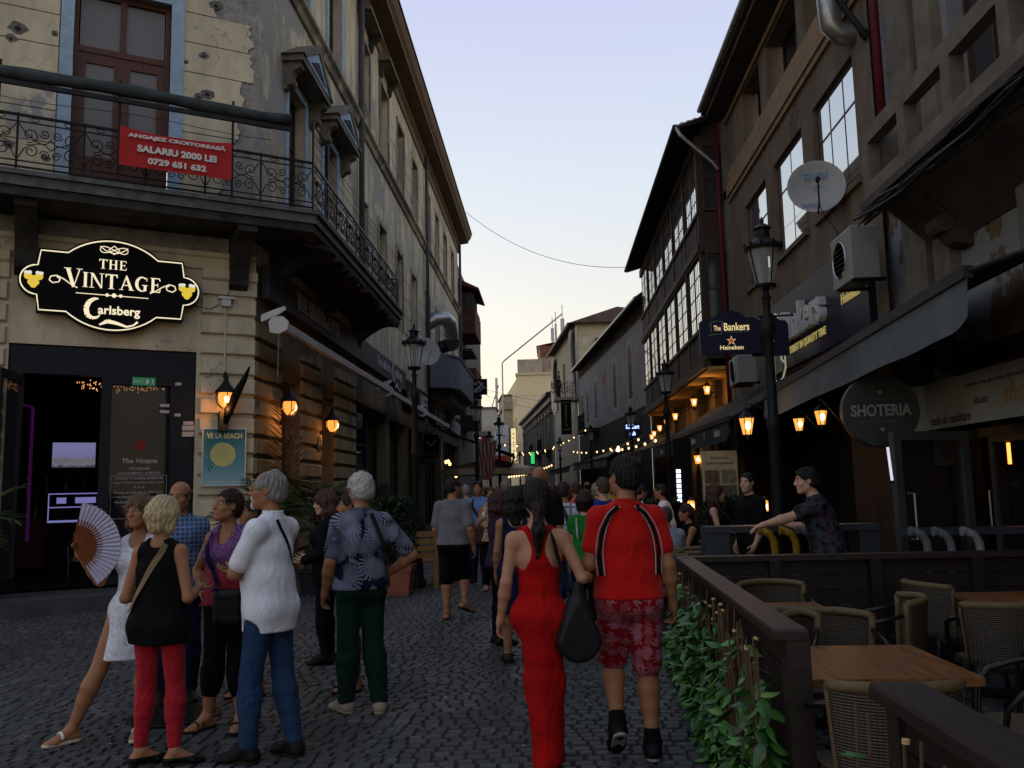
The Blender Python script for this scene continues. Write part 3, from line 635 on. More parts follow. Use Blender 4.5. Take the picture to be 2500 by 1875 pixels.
def serif_text(word, o, u, v, h, mat, parent, w=None, first=1., name='lettering', n=None):
    adv = []; x = 0
    for i, ch in enumerate(word):
        k = first if i == 0 else 1.; adv.append((ch, x, k)); x += GLY[ch][1]*k+.06
    sx = (w/x if w else h); mb = MB(); n = n or Vector(u).cross(Vector(v)); j = 0
    for ch, x0, k in adv:
        for poly in GLY[ch][0]:
            j += 1; yo = -(k-1)*.28
            mb.prism([((x0+a*k-x/2)*sx, (b*k+yo-.5)*h) for a, b in poly], Vector(o)+n*(.0004*(j % 4)), u, v, n, .006)
    return mb.build(name, mat, parent)
FO = NL*.132
serif_text('THE', SF+FO+Z*.335, UL, Z, .15, GLOWC, vs, w=.42); serif_text('VINTAGE', SF+FO+Z*.06+UL*.02, UL, Z, .235, GLOWC, vs, w=1.42, first=1.28)
def ribbon(path, wd, o, u, v, n, mb, d=.006):
    """flat band along a 2-D path with a width for each point"""
    k = len(path)
    for i in range(k-1):
        (x0, y0), (x1, y1) = path[i], path[i+1]; dx, dy = x1-x0, y1-y0; L = math.hypot(dx, dy) or 1; nx, ny = -dy/L, dx/L
        w0 = wd[i] if isinstance(wd, list) else wd; w1 = wd[i+1] if isinstance(wd, list) else wd
        mb.prism([(x0-nx*w0, y0-ny*w0), (x1-nx*w1, y1-ny*w1), (x1+nx*w1, y1+ny*w1), (x0+nx*w0, y0+ny*w0)], o, u, v, n, d+.0003*(i % 3))
    return mb
sw = MB()
for sx, cx in ((-1, -.74), (1, .78)):
    p = [(cx+sx*q, .02+w) for q, w in ((-.24, -.1), (-.16, -.06), (-.05, .02), (.05, .07), (.13, .05), (.15, -.01), (.1, -.05), (.02, -.03), (-.0, .02), (.05, .05))]
    ribbon(p, .008, SF+FO, UL, Z, NL, sw)
sw.build('swirl', GLOWC, vs)
kn = MB()
for ph in (0, math.pi/2, math.pi):
    ribbon([(.2*math.cos(t*math.pi/15), .57+.05*math.sin(2*t*math.pi/15+ph)) for t in range(31)], .006, SF+FO, UL, Z, NL, kn)
ribbon([(0, .5), (.08, .57), (0, .64), (-.08, .57), (0, .5)], .006, SF+FO, UL, Z, NL, kn); kn.build('knot_ornament', GLOWC, vs)
rl = MB(); ribbon([(-.52, -.16), (.52, -.165)], .006, SF+FO, UL, Z, NL, rl)
for x, r in ((-.08, .026), (.02, .034), (.115, .026)): rl.prism(arc(x, -.16, r, r, 0, 342, 18), SF+FO, UL, Z, NL, .009)
rl.build('rule_and_dots', GLOWC, vs)
for sx in (-1, 1):
    c = SF+FO+UL*(1.1*sx); gy = MB()
    for a, b, r in ((-.075, .05, .055), (.075, .05, .055), (0, .0, .06), (0, -.08, .05), (-.035, -.045, .045), (.035, -.045, .045)): gy.prism(arc(a, b, r, r*1.05, 0, 340, 17), c+NL*(.0005*abs(a*9+b*5)), UL, Z, NL, .006)
    g_ = gy.build('grape_emblem', GLOWY, vs); gw = MB()
    for a, b in ((-.1, .1), (-.055, .105), (.055, .105), (.1, .1)): gw.prism(arc(a, b, .032, .026, 0, 340, 12), c, UL, Z, NL, .011+.0004*a)
    gw.build('froth', GLOWW, g_)
def brewery_logo(o, u, v, n, w, mat, parent, full=True):
    """bold script word with a swept initial and an underline flourish; w = width"""
    k = w; mb = MB()
    ca = [(x*k, y*k) for x, y in [(-.27, .235), (-.35, .225), (-.43, .16), (-.475, .04), (-.45, -.09), (-.37, -.145), (-.28, -.13), (-.23, -.07)]]
    ribbon(ca, [.012*k, .03*k, .042*k, .046*k, .044*k, .03*k, .02*k, .008*k], o, u, v, n, mb)
    ribbon([(x*k, y*k) for x, y in [(-.24, -.27), (-.1, -.19), (.06, -.22), (.24, -.28), (.36, -.24), (.43, -.17)]], [.012*k, .038*k, .03*k, .018*k, .014*k, .02*k], o, u, v, n, mb)
    lg = mb.build('logo', mat, parent)
    text('arlsberg', 'lettering', mat, parent, Vector(o)+Vector(u)*(.1*k)+Vector(v)*.0, u, v, width=.74*k, ext=.007, off=.022)
brewery_logo(SF+FO-Z*.42+UL*.02, UL, Z, NL, .82, GLOWC, vs)
# --- lantern on the corner pillar, its conduit and junction box
def bell_lantern(loc, face, label, e=13.):
    """orange glass lantern under a conical cap on a wall arm; face = outward direction"""
    t_ = thing('wall_lantern', label, 'lantern', loc, 0, 'orange lanterns on the pub wall'); p = Vector(loc); f = Vector(face)
    MB().lathe([(.001, .29), (.035, .285), (.04, .2), (.06, .17), (.075, .14), (.17, .03), (.175, .0), (.16, .0)], 18, p).build('cap', IRON, t_, smooth='auto')
    MB().lathe([(.115, 0), (.13, -.05), (.125, -.13), (.085, -.2), (.04, -.235), (.001, -.24)], 18, p).build('shade', mat_emit('lantern_shade_glow', (1., .30, .05), 1.6), t_, smooth=True)
    MB().lathe([(.001, -.04), (.045, -.06), (.055, -.11), (.035, -.16), (.001, -.17)], 12, p+f*.085).build('bulb', mat_emit('lantern_bulb_glow', (1., .62, .2), 9.), t_, smooth=True)
    for k in range(6):
        a = k*math.pi/3; c, s = math.cos(a), math.sin(a)
        MB().tube([p+Vector((c*r, s*r, z)) for r, z in ((.15, 0), (.165, -.08), (.14, -.18), (.06, -.255))], .008, 5).build('cage_bar', IRON, t_)
    MB().tube([p+Z*.26, p+Z*.34-f*.02, p+Z*.36-f*.1, p+Z*.3-f*.24], .016, 6).build('arm', IRON, t_)
    lantern_light(p-Z*.28+f*.12, (1., .36, .08), e, .06)
    return t_
bell_lantern(PC(.5, 3.3, .28), NL, 'orange glass lantern on the cream corner pillar beneath a white conduit')
bell_lantern((-4.72, 15.4, 3.3), XN, 'orange glass lantern beside dried palm leaves on the street side of the pub')
bell_lantern((-4.72, 18.5, 3.2), XN, 'orange glass lantern over the small house number plate between the pub windows', 10.)
jb = thing('junction_box', 'white junction box with a thin conduit running down to the corner lantern', 'junction box', PC(.5, 4.9, .1))
MB().obox(PC(.5, 4.92, .13), UL, Z, NL, .13, .02, .06).build('lid', WHITEP, jb); MB().obox(PC(.5, 4.84, .12), UL, Z, NL, .075, .06, .05).build('box', WHITEP, jb)
MB().tube([PC(.5, 4.8, .1), PC(.5, 3.62, .1)], .011, 6).build('conduit', WHITEP, jb)
MB().tube([PC(.5, 4.95, .12), PC(.36, 5.15, .12), PC(.25, 5.3, .1), PC(.1, 5.36, .1)], .006, 5).build('cable', IRON, jb); MB().tube([PC(.55, 4.85, .1), PC(.75, 4.72, .09), PC(1.05, 4.78, .03), PC(1.3, 4.8, .02)], .006, 5).build('cable', IRON, jb)
MB().tube([(-4.88, 15.25, 4.6), (-4.9, 15.25, 3.75)], .011, 6).build('conduit', WHITEP, jb)
cam2 = thing('furled_flag', 'furled black flag on a short pole held by a bracket beside the corner lantern', 'flag', PC(.42, 2.85, .15))
MB().obox(PC(.52, 2.84, .2), UL, Z, NL, .07, .16, .1).build('bracket', DARK, cam2)
pts = [PC(.5, 2.8, .26), PC(.44, 3.05, .34), PC(.34, 3.3, .42), PC(.24, 3.52, .48), PC(.17, 3.72, .52)]
MB().tube(pts, [.05, .075, .07, .045, .015], 8).build('cloth', BLK, cam2, smooth=True)
# --- beach poster in a frame
ps = thing('framed_poster', 'blue beach poster with a yellow sun in a white frame on the corner pillar', 'poster', PC(.48, 2.25, .12))
def poster_mat():
    m = bpy.data.materials.new('beach_poster'); t, b = nodes(m); v = coords(t); s3 = t.nodes.new('ShaderNodeSeparateXYZ'); t.links.new(v, s3.inputs[0])
    n = noise(t, v, 6, 4); zz = math_(t, 'ADD', s3.outputs[2], math_(t, 'MULTIPLY', n, .12))
    t.links.new(ramp(t, math_(t, 'ADD', zz, .5), [(.1, '#86acb4'), (.45, '#588f9c'), (.8, '#3a7684'), (1., '#336672')]), b.inputs['Base Color']); b.inputs['Roughness'].default_value = .25
    b.inputs['Emission Strength'].default_value = .0; return m
MB().obox(PC(.48, 2.26, .1), UL, Z, NL, .33, .455, .012).build('print', poster_mat(), ps)
for q in ((-.35, -.33, -.475, .475), (.33, .35, -.475, .475), (-.33, .33, .455, .475), (-.33, .33, -.475, -.455)):
    MB().obox(PC(.48, 2.26, .1)+UL*(q[0]+q[1])/2+Z*(q[2]+q[3])/2, UL, Z, NL, (q[1]-q[0])/2, (q[3]-q[2])/2, .026).build('frame_bar', WHITEP, ps)
MB().prism(arc(0, 0, .2, .2, 0, 348, 30), PC(.5, 2.3, .113), UL, Z, NL, .002).build('sun_disc', M('poster_yellow', '#bdb978', .3, .05, bmp=0), ps)
lm = MB()
for k in range(9): a = -1.2+k*.3; lm.add([PC(.78, 2.2+.02*k, .1145)+UL*.0, PC(.78-.2*math.cos(a), 2.2+.02*k+.2*math.sin(a), .1145), PC(.78-.19*math.cos(a+.12), 2.2+.02*k+.19*math.sin(a+.12), .1145)], [(0, 1, 2)])
lm.build('palm_print', M('poster_teal', '#1f5a66', .3, .1, bmp=0), ps)
text('VE LA BEACH', 'lettering', M('poster_cream', '#d9d08c', .3, .1, bmp=0), ps, PC(.48, 2.61, .113), UL, Z, width=.56, height=.09, ext=.002, off=.03)
text('SUMMER PARTY', 'lettering', WHT, ps, PC(.48, 1.85, .113), UL, Z, width=.5, height=.03, ext=.002)
# --- things seen in the doorway
tv = thing('television', 'lit wall television showing pale buildings inside the dark pub doorway', 'television', Q(-2.56, 2.2, 2.3))
MB().obox(Q(-2.66, 2.24, 2.4), UL, Z, NL, .36, .24, .03).build('casing', BLK, tv)
def tvm():
    m = bpy.data.materials.new('tv_picture'); t, b = nodes(m); v = coords(t); s3 = t.nodes.new('ShaderNodeSeparateXYZ'); t.links.new(v, s3.inputs[0])
    br = t.nodes.new('ShaderNodeTexBrick'); br.inputs['Scale'].default_value = 9; br.inputs['Color1'].default_value = (.5, .45, .5, 1); br.inputs['Color2'].default_value = (.42, .38, .45, 1); br.inputs['Mortar'].default_value = (.1, .1, .16, 1); br.inputs['Mortar Size'].default_value = .05
    cx = t.nodes.new('ShaderNodeCombineXYZ'); t.links.new(s3.outputs[0], cx.inputs[0]); t.links.new(s3.outputs[2], cx.inputs[1]); t.links.new(cx.outputs[0], br.inputs['Vector'])
    zz = math_(t, 'ADD', s3.outputs[2], math_(t, 'MULTIPLY', noise(t, v, 14, 3), .12))
    sky_ = ramp(t, math_(t, 'ADD', math_(t, 'MULTIPLY', zz, 2), .5), [(.3, (.03, .03, .05)), (.42, (.1, .09, .13)), (.46, (.3, .27, .33)), (.66, (.36, .33, .42)), (.7, (.3, .3, .62)), (1., (.35, .35, .7))])
    c = mixc(t, ramp(t, zz, [(.02, 0.), (.03, 1.), (.1, 1.), (.11, 0.)]), sky_, br.outputs[0])
    t.links.new(c, b.inputs['Emission Color']); b.inputs['Emission Strength'].default_value = .42; b.inputs['Base Color'].default_value = (0, 0, 0, 1); return m
MB().obox(Q(-2.66, 2.205, 2.4), UL, Z, NL, .34, .22, .004).build('screen', tvm(), tv)
NEONP = mat_emit('purple_neon', (.3, .02, .4), .07); NEONB = mat_emit('violet_sign', (.42, .4, 1.), .38)
ne = thing('purple_neon_strip', 'vertical purple neon strip glowing inside the pub doorway', 'neon light', Q(-3.2, 2.9, 1.2))
MB().tube([Q(-3.35, 2.9, .9), Q(-3.35, 2.9, 3.3)], .03, 8).build('tube', NEONP, ne); MB().tube([Q(-3.35, 2.9, 3.3), Q(-3.9, 2.9, 3.45)], .02, 8).build('tube', NEONP, ne)
fr = thing('bar_fridge', 'violet lit bar fridge with a glowing header inside the pub doorway', 'fridge', Q(-2.4, 3.4, .3))
for q in ((-.45, .45, 1.55, 1.75, .0), ): pass
for a, b, c, d in ((-.5, .5, 1.72, 1.74), (-.5, .5, 1.47, 1.49), (-.5, -.48, 1.2, 1.72), (.48, .5, 1.49, 1.72), (-.5, .5, 1.2, 1.24), (-.36, -.2, 1.55, 1.66), (-.05, .3, 1.55, 1.66)):
    MB().obox(Q(-2.55+(a+b)/2, 3.38, (c+d)/2+.0), UL, Z, NL, (b-a)/2, (d-c)/2, .01).build('lit_edge', NEONB, fr)
MB().obox(Q(-2.55, 3.72, 1.0), UL, Z, NL, .5, .8, .3).build('cabinet', BLK, fr)
ch = thing('chandelier', 'small gold chandelier with many glinting drops hanging in the pub', 'chandelier', Q(-1.8, 2., 3.6)); rng = random.Random(8)
MB().tube([Q(-2.0, 2., 4.09), Q(-2.0, 2., 3.75)], .01, 6).build('chain', IRON, ch)
gl = MB()
for k in range(120):
    a = rng.random()*6.28; r = .75*math.sqrt(rng.random()); p = Q(-1.95+r*math.cos(a), 2.+.4*r*math.sin(a), 3.7-.22*rng.random()*(1-r*.6)); gl.obox(p, UL, Z, NL, .006, .012, .006)
g_ = gl.build('glass_drops', mat_emit('warm_glint', (1., .45, .18), 1.1), ch); g_['kind'] = 'stuff'
lantern_light(Q(-2.3, 2.8, 3.4), (1., .55, .25), 2.5, .2)
sf = thing('bar_shelf', 'dark back bar shelf inside the pub doorway', 'shelf', Q(-2.6, 5.5, .3)); MB().obox(Q(-3.0, 5.6, .75), UL, Z, NL, 1.5, .5, .3).build('counter', BROWNW, sf); MB().obox(Q(-3.0, 5.7, 1.75), UL, Z, NL, 1.5, .02, .12).build('board', BROWNW, sf)
for k in range(14):
    z = 1.25 if k % 2 else 1.77; q = thing('bottle', 'dark glinting bottle standing in the back bar of the pub', 'bottle', Q(-4.2+.18*k, 5.65, z), 0, 'bottles in the back bar'); MB().lathe([(.04, 0), (.04, .18), (.015, .23), (.015, .3)], 10, Q(-4.2+.18*k, 5.65, z)).build('glass', M('bottle_%d' % (k % 3), ((.12, .05, .01), (.02, .06, .03), (.15, .12, .1))[k % 3], .15, .1, spec=.5), q, smooth='auto'); MB().lathe([(.016, 0), (.016, .03), (.001, .03)], 8, Q(-4.2+.18*k, 5.65, z+.3)).build('cap', ZINC, q)
ex = thing('exit_sign', 'small green EXIT sign over the glazed pub door leaf', 'sign', PC(1.72, 3.48, .0))
MB().obox(PC(1.72, 3.48, -.02), UL, Z, NL, .17, .065, .01).build('plate', mat_emit('exit_green', (.01, .16, .07), .55), ex)
text('EXIT', 'lettering', WHT, ex, PC(1.8, 3.48, -.008), UL, Z, width=.14, ext=.002)
mk = MB(); mk.obox(PC(1.67, 3.48, -.008), UL, Z, NL, .02, .035, .002); mk.build('door_mark', WHT, ex); ribbon([(0, .03), (0, -.03)], .008, PC(1.59, 3.48, -.009), UL, Z, NL, MB()).build('arrow_mark', WHT, ex)
PRINT = M('grey_print', (.33, .34, .36), .7, .1, bmp=0)
dt = thing('door_lettering', 'white opening hours lettering on the glazed pub door', 'lettering', PC(1.74, 1.7, -.1))
text('The Vintage', 'lettering', PRINT, dt, PC(1.74, 2.2, -.108), UL, Z, width=.52, height=.1, ext=.001, off=.02, shear=.2)
for i, (tx, w) in enumerate((('PROGRAM', .3), ('LUNI-DUMINICA 12.00-05.00', .62), ('Accesul in aceasta unitate se', .7), ('face in limita locurilor disponibile', .74), ('* * *', .16), ('Access to this unit is allowed in', .72), ('the limit of available space', .66), ('Aceasta unitate isi rezerva', .7), ('We reserve the right', .5))):
    text(tx, 'lettering', PRINT, dt, PC(1.74, 2.09-.075*i, -.108), UL, Z, width=w, height=.042, ext=.001, off=.01)
for a, b, c, d in ((-.41, .41, 1.97, 1.976), (-.41, .41, 1.64, 1.646), (-.41, -.404, 1.3, 1.97), (.404, .41, 1.3, 1.97), (-.41, .41, 1.3, 1.306)):
    MB().obox(PC(1.74-(a+b)/2, (c+d)/2, -.108), UL, Z, NL, (b-a)/2, (d-c)/2, .001).build('border_line', PRINT, dt)
MB().lathe([(.07, 0), (.085, .002), (.085, .003), (.07, .003)], 24, PC(1.74, 2.46, -.11), NL).build('no_smoking_ring', M('dim_red', (.2, .02, .02), .6, 0, bmp=0), dt)
for s, z in ((1.36, 2.9), (1.2, 3.48), (1.24, 2.98), (1.02, 2.74), (1.02, 2.55)):
    pass
nt_ = thing('door_sticker', 'small pale paper notices stuck to the pub door frame beside the poster', 'notice', PC(1.03, 2.65, -.02))
for s, z, w, h in ((1.03, 2.82, .1, .035), (1.03, 2.74, .12, .05), (1.03, 2.64, .12, .05), (1.2, 2.95, .06, .03), (1.2, 3.46, .06, .03), (1.4, 3.1, .09, .03), (1.4, 3.0, .09, .03)): MB().obox(PC(s, z, -.02), UL, Z, NL, w*.8, h*.8, .004).build('paper', PRINT, nt_)
# open leaf lettering
# --- fascia board and awnings on the street side
FASC = M('grey_fascia', (.03, .032, .035), .6, .2, 2, .08)
fs_ = thing('pub_fascia', 'long dark grey fascia board with raised pub lettering under the corner balcony', 'shop sign', (-4.85, 21.5, 5.3))
MB().box(-4.95, -4.8, 14.45, 28.7, 5.02, 5.62).build('board', FASC, fs_)
TXT = M('bronze_lettering', (.2, .18, .16), .5, .15, bmp=0); TXW = M('pale_lettering', (.36, .37, .38), .5, .05, bmp=0)
text('THE VINTAGE PUB', 'lettering', TXT, fs_, (-4.799, 17.7, 5.33), YN, Z, width=3.3, height=.34, ext=.03, off=.02)
text('That calls for a', 'lettering', TXW, fs_, (-4.799, 24.85, 5.36), YN, Z, width=2.2, height=.26, ext=.01)
brewery_logo((-4.799, 27.0, 5.33), YN, Z, XN, 1.7, TXW, fs_)
f2 = thing('shop_fascia', 'black fascia boards with pale lettering beyond the pub on the same wall', 'shop sign', (-4.85, 33, 5.0))
for a, b, tx in ((28.9, 31.2, 'dodO'), (31.4, 34.4, 'NICE'), (35.2, 40.5, 'CAFE'), (40.8, 47.5, 'noblesse')):
    MB().box(-4.95, -4.82, a, b, 4.55, 5.45).build('board', BLK, f2); text(tx, 'lettering', TXW, f2, (-4.818, (a+b)/2, 5.0), YN, Z, width=(b-a)*.62, ext=.01, off=.02)
AWM = M('awning_white', (.34, .34, .33), .6, .15, 4, .05)
def cassette(y0, y1, z, label):
    t_ = thing('awning_cassette', label, 'awning', (-4.6, (y0+y1)/2, z), 0, 'closed awnings along the left wall')
    MB().tube([(-4.55, y0, z), (-4.55, y1, z)], .085, 12).build('roller', AWM, t_, smooth=True)
    MB().bar((-4.42, y0, z-.07), (-4.42, y1, z-.07), .05, .12).build('front_bar', AWM, t_)
    for y in (y0, y1):
        s_ = 1 if y == y1 else -1
        MB().prism([(-.14, -.16), (.02, -.19), (.16, -.12), (.18, .02), (.08, .11), (-.08, .11), (-.16, .02)], (-4.55, y, z), XN, Z, YN*s_, .05).build('end_cap', WHITEP, t_)
    MB().prism([(-.3, -.02), (.0, .1), (.12, .18), (.1, .24), (-.04, .2), (-.3, .1)], (-4.55, y0-.02, z+.05), XN, Z, YN, .06).build('bracket', WHITEP, t_)
    return t_
cassette(14.2, 23.6, 4.52, 'closed white awning cassette nearest the corner pillar under the pub fascia')
cassette(24.0, 30.2, 4.5, 'closed white awning cassette under the slogan end of the fascia')
cassette(30.8, 37.5, 4.5, 'closed white awning cassette beyond the first street lamp')
# glazing of the shop openings
for a0, a1, z0, z1 in GF:
    n = max(1, round((a1-a0)/1.3)); w_ = (a1-a0)/n
    for k in range(n): window(lb, (-5.36, 14.3+a0+k*w_, z0), YN, XN, w_, z1-z0, BROWNW if a0 < 6 else NAVY, 1, (.72,), GLASS, bar=.09, depth=.07, name='shop_window')
rb = MB()
hn = thing('house_number', 'small arched dark house number plate under the second street side lantern', 'plate', (-4.93, 18.25, 2.7))
MB().prism([(-.12, -.15), (.12, -.15), (.12, .08)]+arc(0, .08, .12, .1, 0, 180, 8)[1:-1]+[(-.12, .08)], (-4.94, 18.2, 2.68), YN, Z, XN, .02).build('plate', DARK, hn)
text('23', 'lettering', PRINT, hn, (-4.918, 18.2, 2.68), YN, Z, width=.12, ext=.003)
# lit reflections-like inner lamps and candles behind far windows on this side
for y, z in ((40.4, 3.0), (41.3, 3.05), (41.9, 2.95), (44.6, 2.4)):
    b_ = thing('inner_lamp', 'small warm lamp glowing behind the far shop windows on the left', 'lamp', (-5.2, y, z), 0, 'warm lamps inside the left shops')
    MB().lathe([(.001, -.1), (.06, -.06), (.07, 0), (.04, .06), (.001, .08)], 10, (-4.9, y, z)).build('bulb', mat_emit('warm_bulb', (1., .55, .15), 5.), b_, smooth=True); MB().tube([(-4.9, y, z+.08), (-4.9, y, z+.6)], .008, 5).build('cord', IRON, b_)
# grey rounded balcony further along
gb = thing('grey_balcony', 'solid grey balcony with slanting corners on the cream facade', 'balcony', (-4.5, 38, 5.2))
GP = M('grey_blue_panel', (.1, .115, .135), .7, .2, 3, .1)
def gring(x, z0, z1, inset=0.): 
    return [(-5, 34.9+inset), (x-.35, 35.2+inset), (x, 36.0+inset*.5), (x, 42.6-inset*.5), (x-.35, 43.4-inset), (-5, 43.7-inset)]
def gsl(x, z0, z1, inset=0.):
    P = gring(x, z0, z1, inset); n = len(P); return MB().add([(a, b, z0) for a, b in P]+[(a, b, z1) for a, b in P], [tuple(range(n)), tuple(range(2*n-1, n-1, -1))]+[(i, n+i, n+(i+1) % n, (i+1) % n) for i in range(n)])
gsl(-3.75, 6.0, 7.2).build('panel', GP, gb); gsl(-3.7, 7.2, 7.28).build('coping', GP, gb); gsl(-3.72, 5.88, 6.0).build('lower_band', GP, gb); gsl(-4.1, 5.4, 5.88, .4).build('underside', DARK, gb)
# ---------------------------------------------------------------- right side of the street
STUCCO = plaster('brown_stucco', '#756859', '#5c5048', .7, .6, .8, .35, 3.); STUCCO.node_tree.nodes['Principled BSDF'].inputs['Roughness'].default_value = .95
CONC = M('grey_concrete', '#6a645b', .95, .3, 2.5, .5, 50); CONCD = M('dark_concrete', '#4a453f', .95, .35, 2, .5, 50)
REDPIPE = M('red_pipe', '#5a1c22', .5, .2, 6, .05); PURPLEW = M('plum_frame', '#4b3a40', .6, .15, 5, .05); XM = Vector((-1, 0, 0)); YM = Vector((0, -1, 0))
SKYGLASS = mat_glass('sky_mirror_glass', (.55, .6, .62), .02); SKYGLASS.node_tree.nodes['Principled BSDF'].inputs['Metallic'].default_value = .9  # plain panes turned metallic to brighten their sky reflection; no film on them
sb = thing('stucco_building', 'brown roughcast building with wide reflecting windows above the bankers pub', 'building', (5, 17.5, 0))
W1 = [(13.3, 15.4), (16.1, 18.2), (18.9, 20.95)]; U1 = [(13.0, 15.5), (16.0, 18.3), (18.9, 20.6)]
mb = MB(); wall(mb, (5, 0, 0), YN, XM, 12.55, 22.9, 3.9, 9.1, [(a, b, 6.38, 8.45) for a, b in W1], .32); mb.build('front_wall', STUCCO, sb)
mb = MB(); wall(mb, (5, 0, 0), YN, XM, 12.55, 22.9, 9.1, 11.7, [(a, b, 9.95, 11.25) for a, b in U1], .4); mb.build('attic_wall', STUCCO, sb)
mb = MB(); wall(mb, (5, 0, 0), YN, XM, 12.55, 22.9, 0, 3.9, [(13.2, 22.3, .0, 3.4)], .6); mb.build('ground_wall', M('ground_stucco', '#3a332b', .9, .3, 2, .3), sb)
mb = MB().box(5.6, 5.7, 12.6, 22.9, 0, 4).build('shop_backing', INTERIOR, sb)
for z0, z1, d in ((9.12, 9.25, .06), (9.25, 9.5, .1), (9.5, 9.9, .05)): MB().box(5-d, 5, 12.6, 22.85, z0, z1).build('band', M('band_stucco', '#8a745c', .9, .25, 4, .3), sb)
MB().box(4.93, 5, 12.6, 22.85, 11.3, 11.42).build('band', MAT['band_stucco'], sb)
MB().prism([(0, 11.55), (.5, 11.6), (.5, 11.72), (.6, 11.74), (.6, 11.9), (0, 12.1)], (5, 12.3, 0), XM, Z, YN, 10.55).build('eaves', CONCD, sb)
MB().tube([(4.36, 12.3, 11.88), (4.36, 22.85, 11.88)], .07, 8).build('gutter', M('white_gutter', (.3, .3, .3), .6, .3, 4), sb)
for i, (a, b) in enumerate(W1):
    fr = window(sb, (5.1, a, 6.4), YN, XM, b-a, 2.03, PURPLEW, 3 if i == 0 else 2, (.66,), SKYGLASS, bar=.06, depth=.025)
    MB().box(4.93, 5, a-.1, b+.1, 6.28, 6.38).build('sill', STUCCO, sb)
for a, b in U1: window(sb, (5.38, a+.2, 9.97), YN, XM, b-a-.4, 1.26, DARK, 2, (), GLASS, bar=.07)
MB().box(4.9, 5.0, 22.5, 22.88, 0, 11.5).build('corner_pilaster', CONC, sb)
for y, x in ((22.95, 4.8),): MB().tube([(x, y, 11.6), (x, y, 3.2)], .06, 8).build('red_downpipe', REDPIPE, sb, smooth=True)
# duct dropping from above and its elbow
MB().tube([(4.62, 13.1, 12.5), (4.62, 13.1, 9.2), (4.66, 13.15, 8.85), (4.8, 13.15, 8.7), (5.05, 13.15, 8.68)], .17, 14).build('vent_duct', ZINC, sb, smooth='auto')
bp = thing('flag_pole', 'dark angled wooden pole projecting from the brown building above the street', 'pole', (5, 12.6, 8.35))
MB().tube([(5.0, 12.62, 8.35), (4.6, 12.62, 9.0), (4.2, 12.62, 9.7)], .05, 8).build('shaft', DARK, bp); MB().tube([(5.0, 12.62, 8.35), (4.93, 12.62, 8.45)], .07, 8).build('socket', IRON, bp)
# ---- nearest building with the pierced concrete balcony
nb_ = thing('balcony_building', 'grey weathered building with a long pierced concrete balcony above the shot bar', 'building', (5.1, 8, 0))
OCH = plaster('ochre_peel', '#6e5f48', '#7f8386', .5, 1.2, .5, .3, 6.)
mb = MB(); wall(mb, (5.12, 0, 0), YN, XM, -2, 13.3, 3.2, 13, [(9.2, 10.4, 6.1, 8.6), (5.6, 7.2, 6.1, 8.6), (1.5, 3.2, 6.1, 8.6)], .3); mb.build('front_wall', OCH, nb_)
for a, b in ((9.2, 10.4), (5.6, 7.2), (1.5, 3.2)): window(nb_, (5.38, a, 6.1), YN, XM, b-a, 2.5, BROWNW, 2, (.7,), GLASS2)
for a, b in ((11.2, 11.9), (8.2, 9.0), (10.55, 11.0), (4.4, 5.2)): MB().box(4.98, 5.12, a, b, 3.3, 12.5).build('pilaster', CONC, nb_)
MB().tube([(4.92, 12.1, 12), (4.92, 12.1, 6.2)], .07, 8).build('red_downpipe', REDPIPE, nb_, smooth=True)
mb = MB(); wall(mb, (5.12, 0, 0), YN, XM, -2, 12.5, 0, 3.2, [(4, 10.9, 0, 2.95)], .2); mb.build('ground_wall', INTERIOR, nb_)
BX = 4.25
cb = thing('concrete_balcony', 'long concrete balcony pierced by square openings with a cable bundle beneath', 'balcony', (4.7, 8, 5.3))
MB().box(BX, 5.1, -1, 11.2, 5.28, 5.5).build('slab', CONC, cb)
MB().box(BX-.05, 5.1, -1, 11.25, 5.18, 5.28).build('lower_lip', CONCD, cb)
MB().box(BX, BX+.16, -1, 11.2, 6.02, 6.22).build('top_rail', CONC, cb)
yy = 11.2
for k in range(11):
    MB().box(BX, BX+.16, yy-.2, yy, 5.5, 6.02).build('baluster_pier', CONC, cb); yy -= 1.16
MB().box(BX+.16, 5.1, 11.04, 11.2, 5.5, 6.2).build('end_wall', CONC, cb)
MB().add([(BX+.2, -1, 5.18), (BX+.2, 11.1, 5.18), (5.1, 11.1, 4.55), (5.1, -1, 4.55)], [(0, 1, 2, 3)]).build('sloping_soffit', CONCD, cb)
for y in (10.2, 7.4, 4.6):
    c = MB(); c.prism([(0, 4.4), (.2, 4.45), (.32, 4.6), (.3, 4.8), (.55, 4.95), (.6, 5.17), (0, 5.17)], (5.1, y, 0), XM, Z, YN, .26); c.lathe([(.11, 0), (.11, .3)], 12, (4.78, y-.02, 4.68), YN); c.build('scroll_console', CONCD, cb)
rng = random.Random(2)
for k in range(9):
    x0 = BX-.06+rng.uniform(-.05, .07); z0 = 5.12-rng.random()*.12; ph = rng.random()*6
    pts = [(x0+.03*math.sin(i*.8+ph), 11.3-i*.75, z0+.05*math.sin(i*.9+ph*2)-.04*math.sin(i*2.1+ph)) for i in range(17)]
    MB().tube(pts, .008+.012*(k < 4), 5).build('cable', IRON, cb)
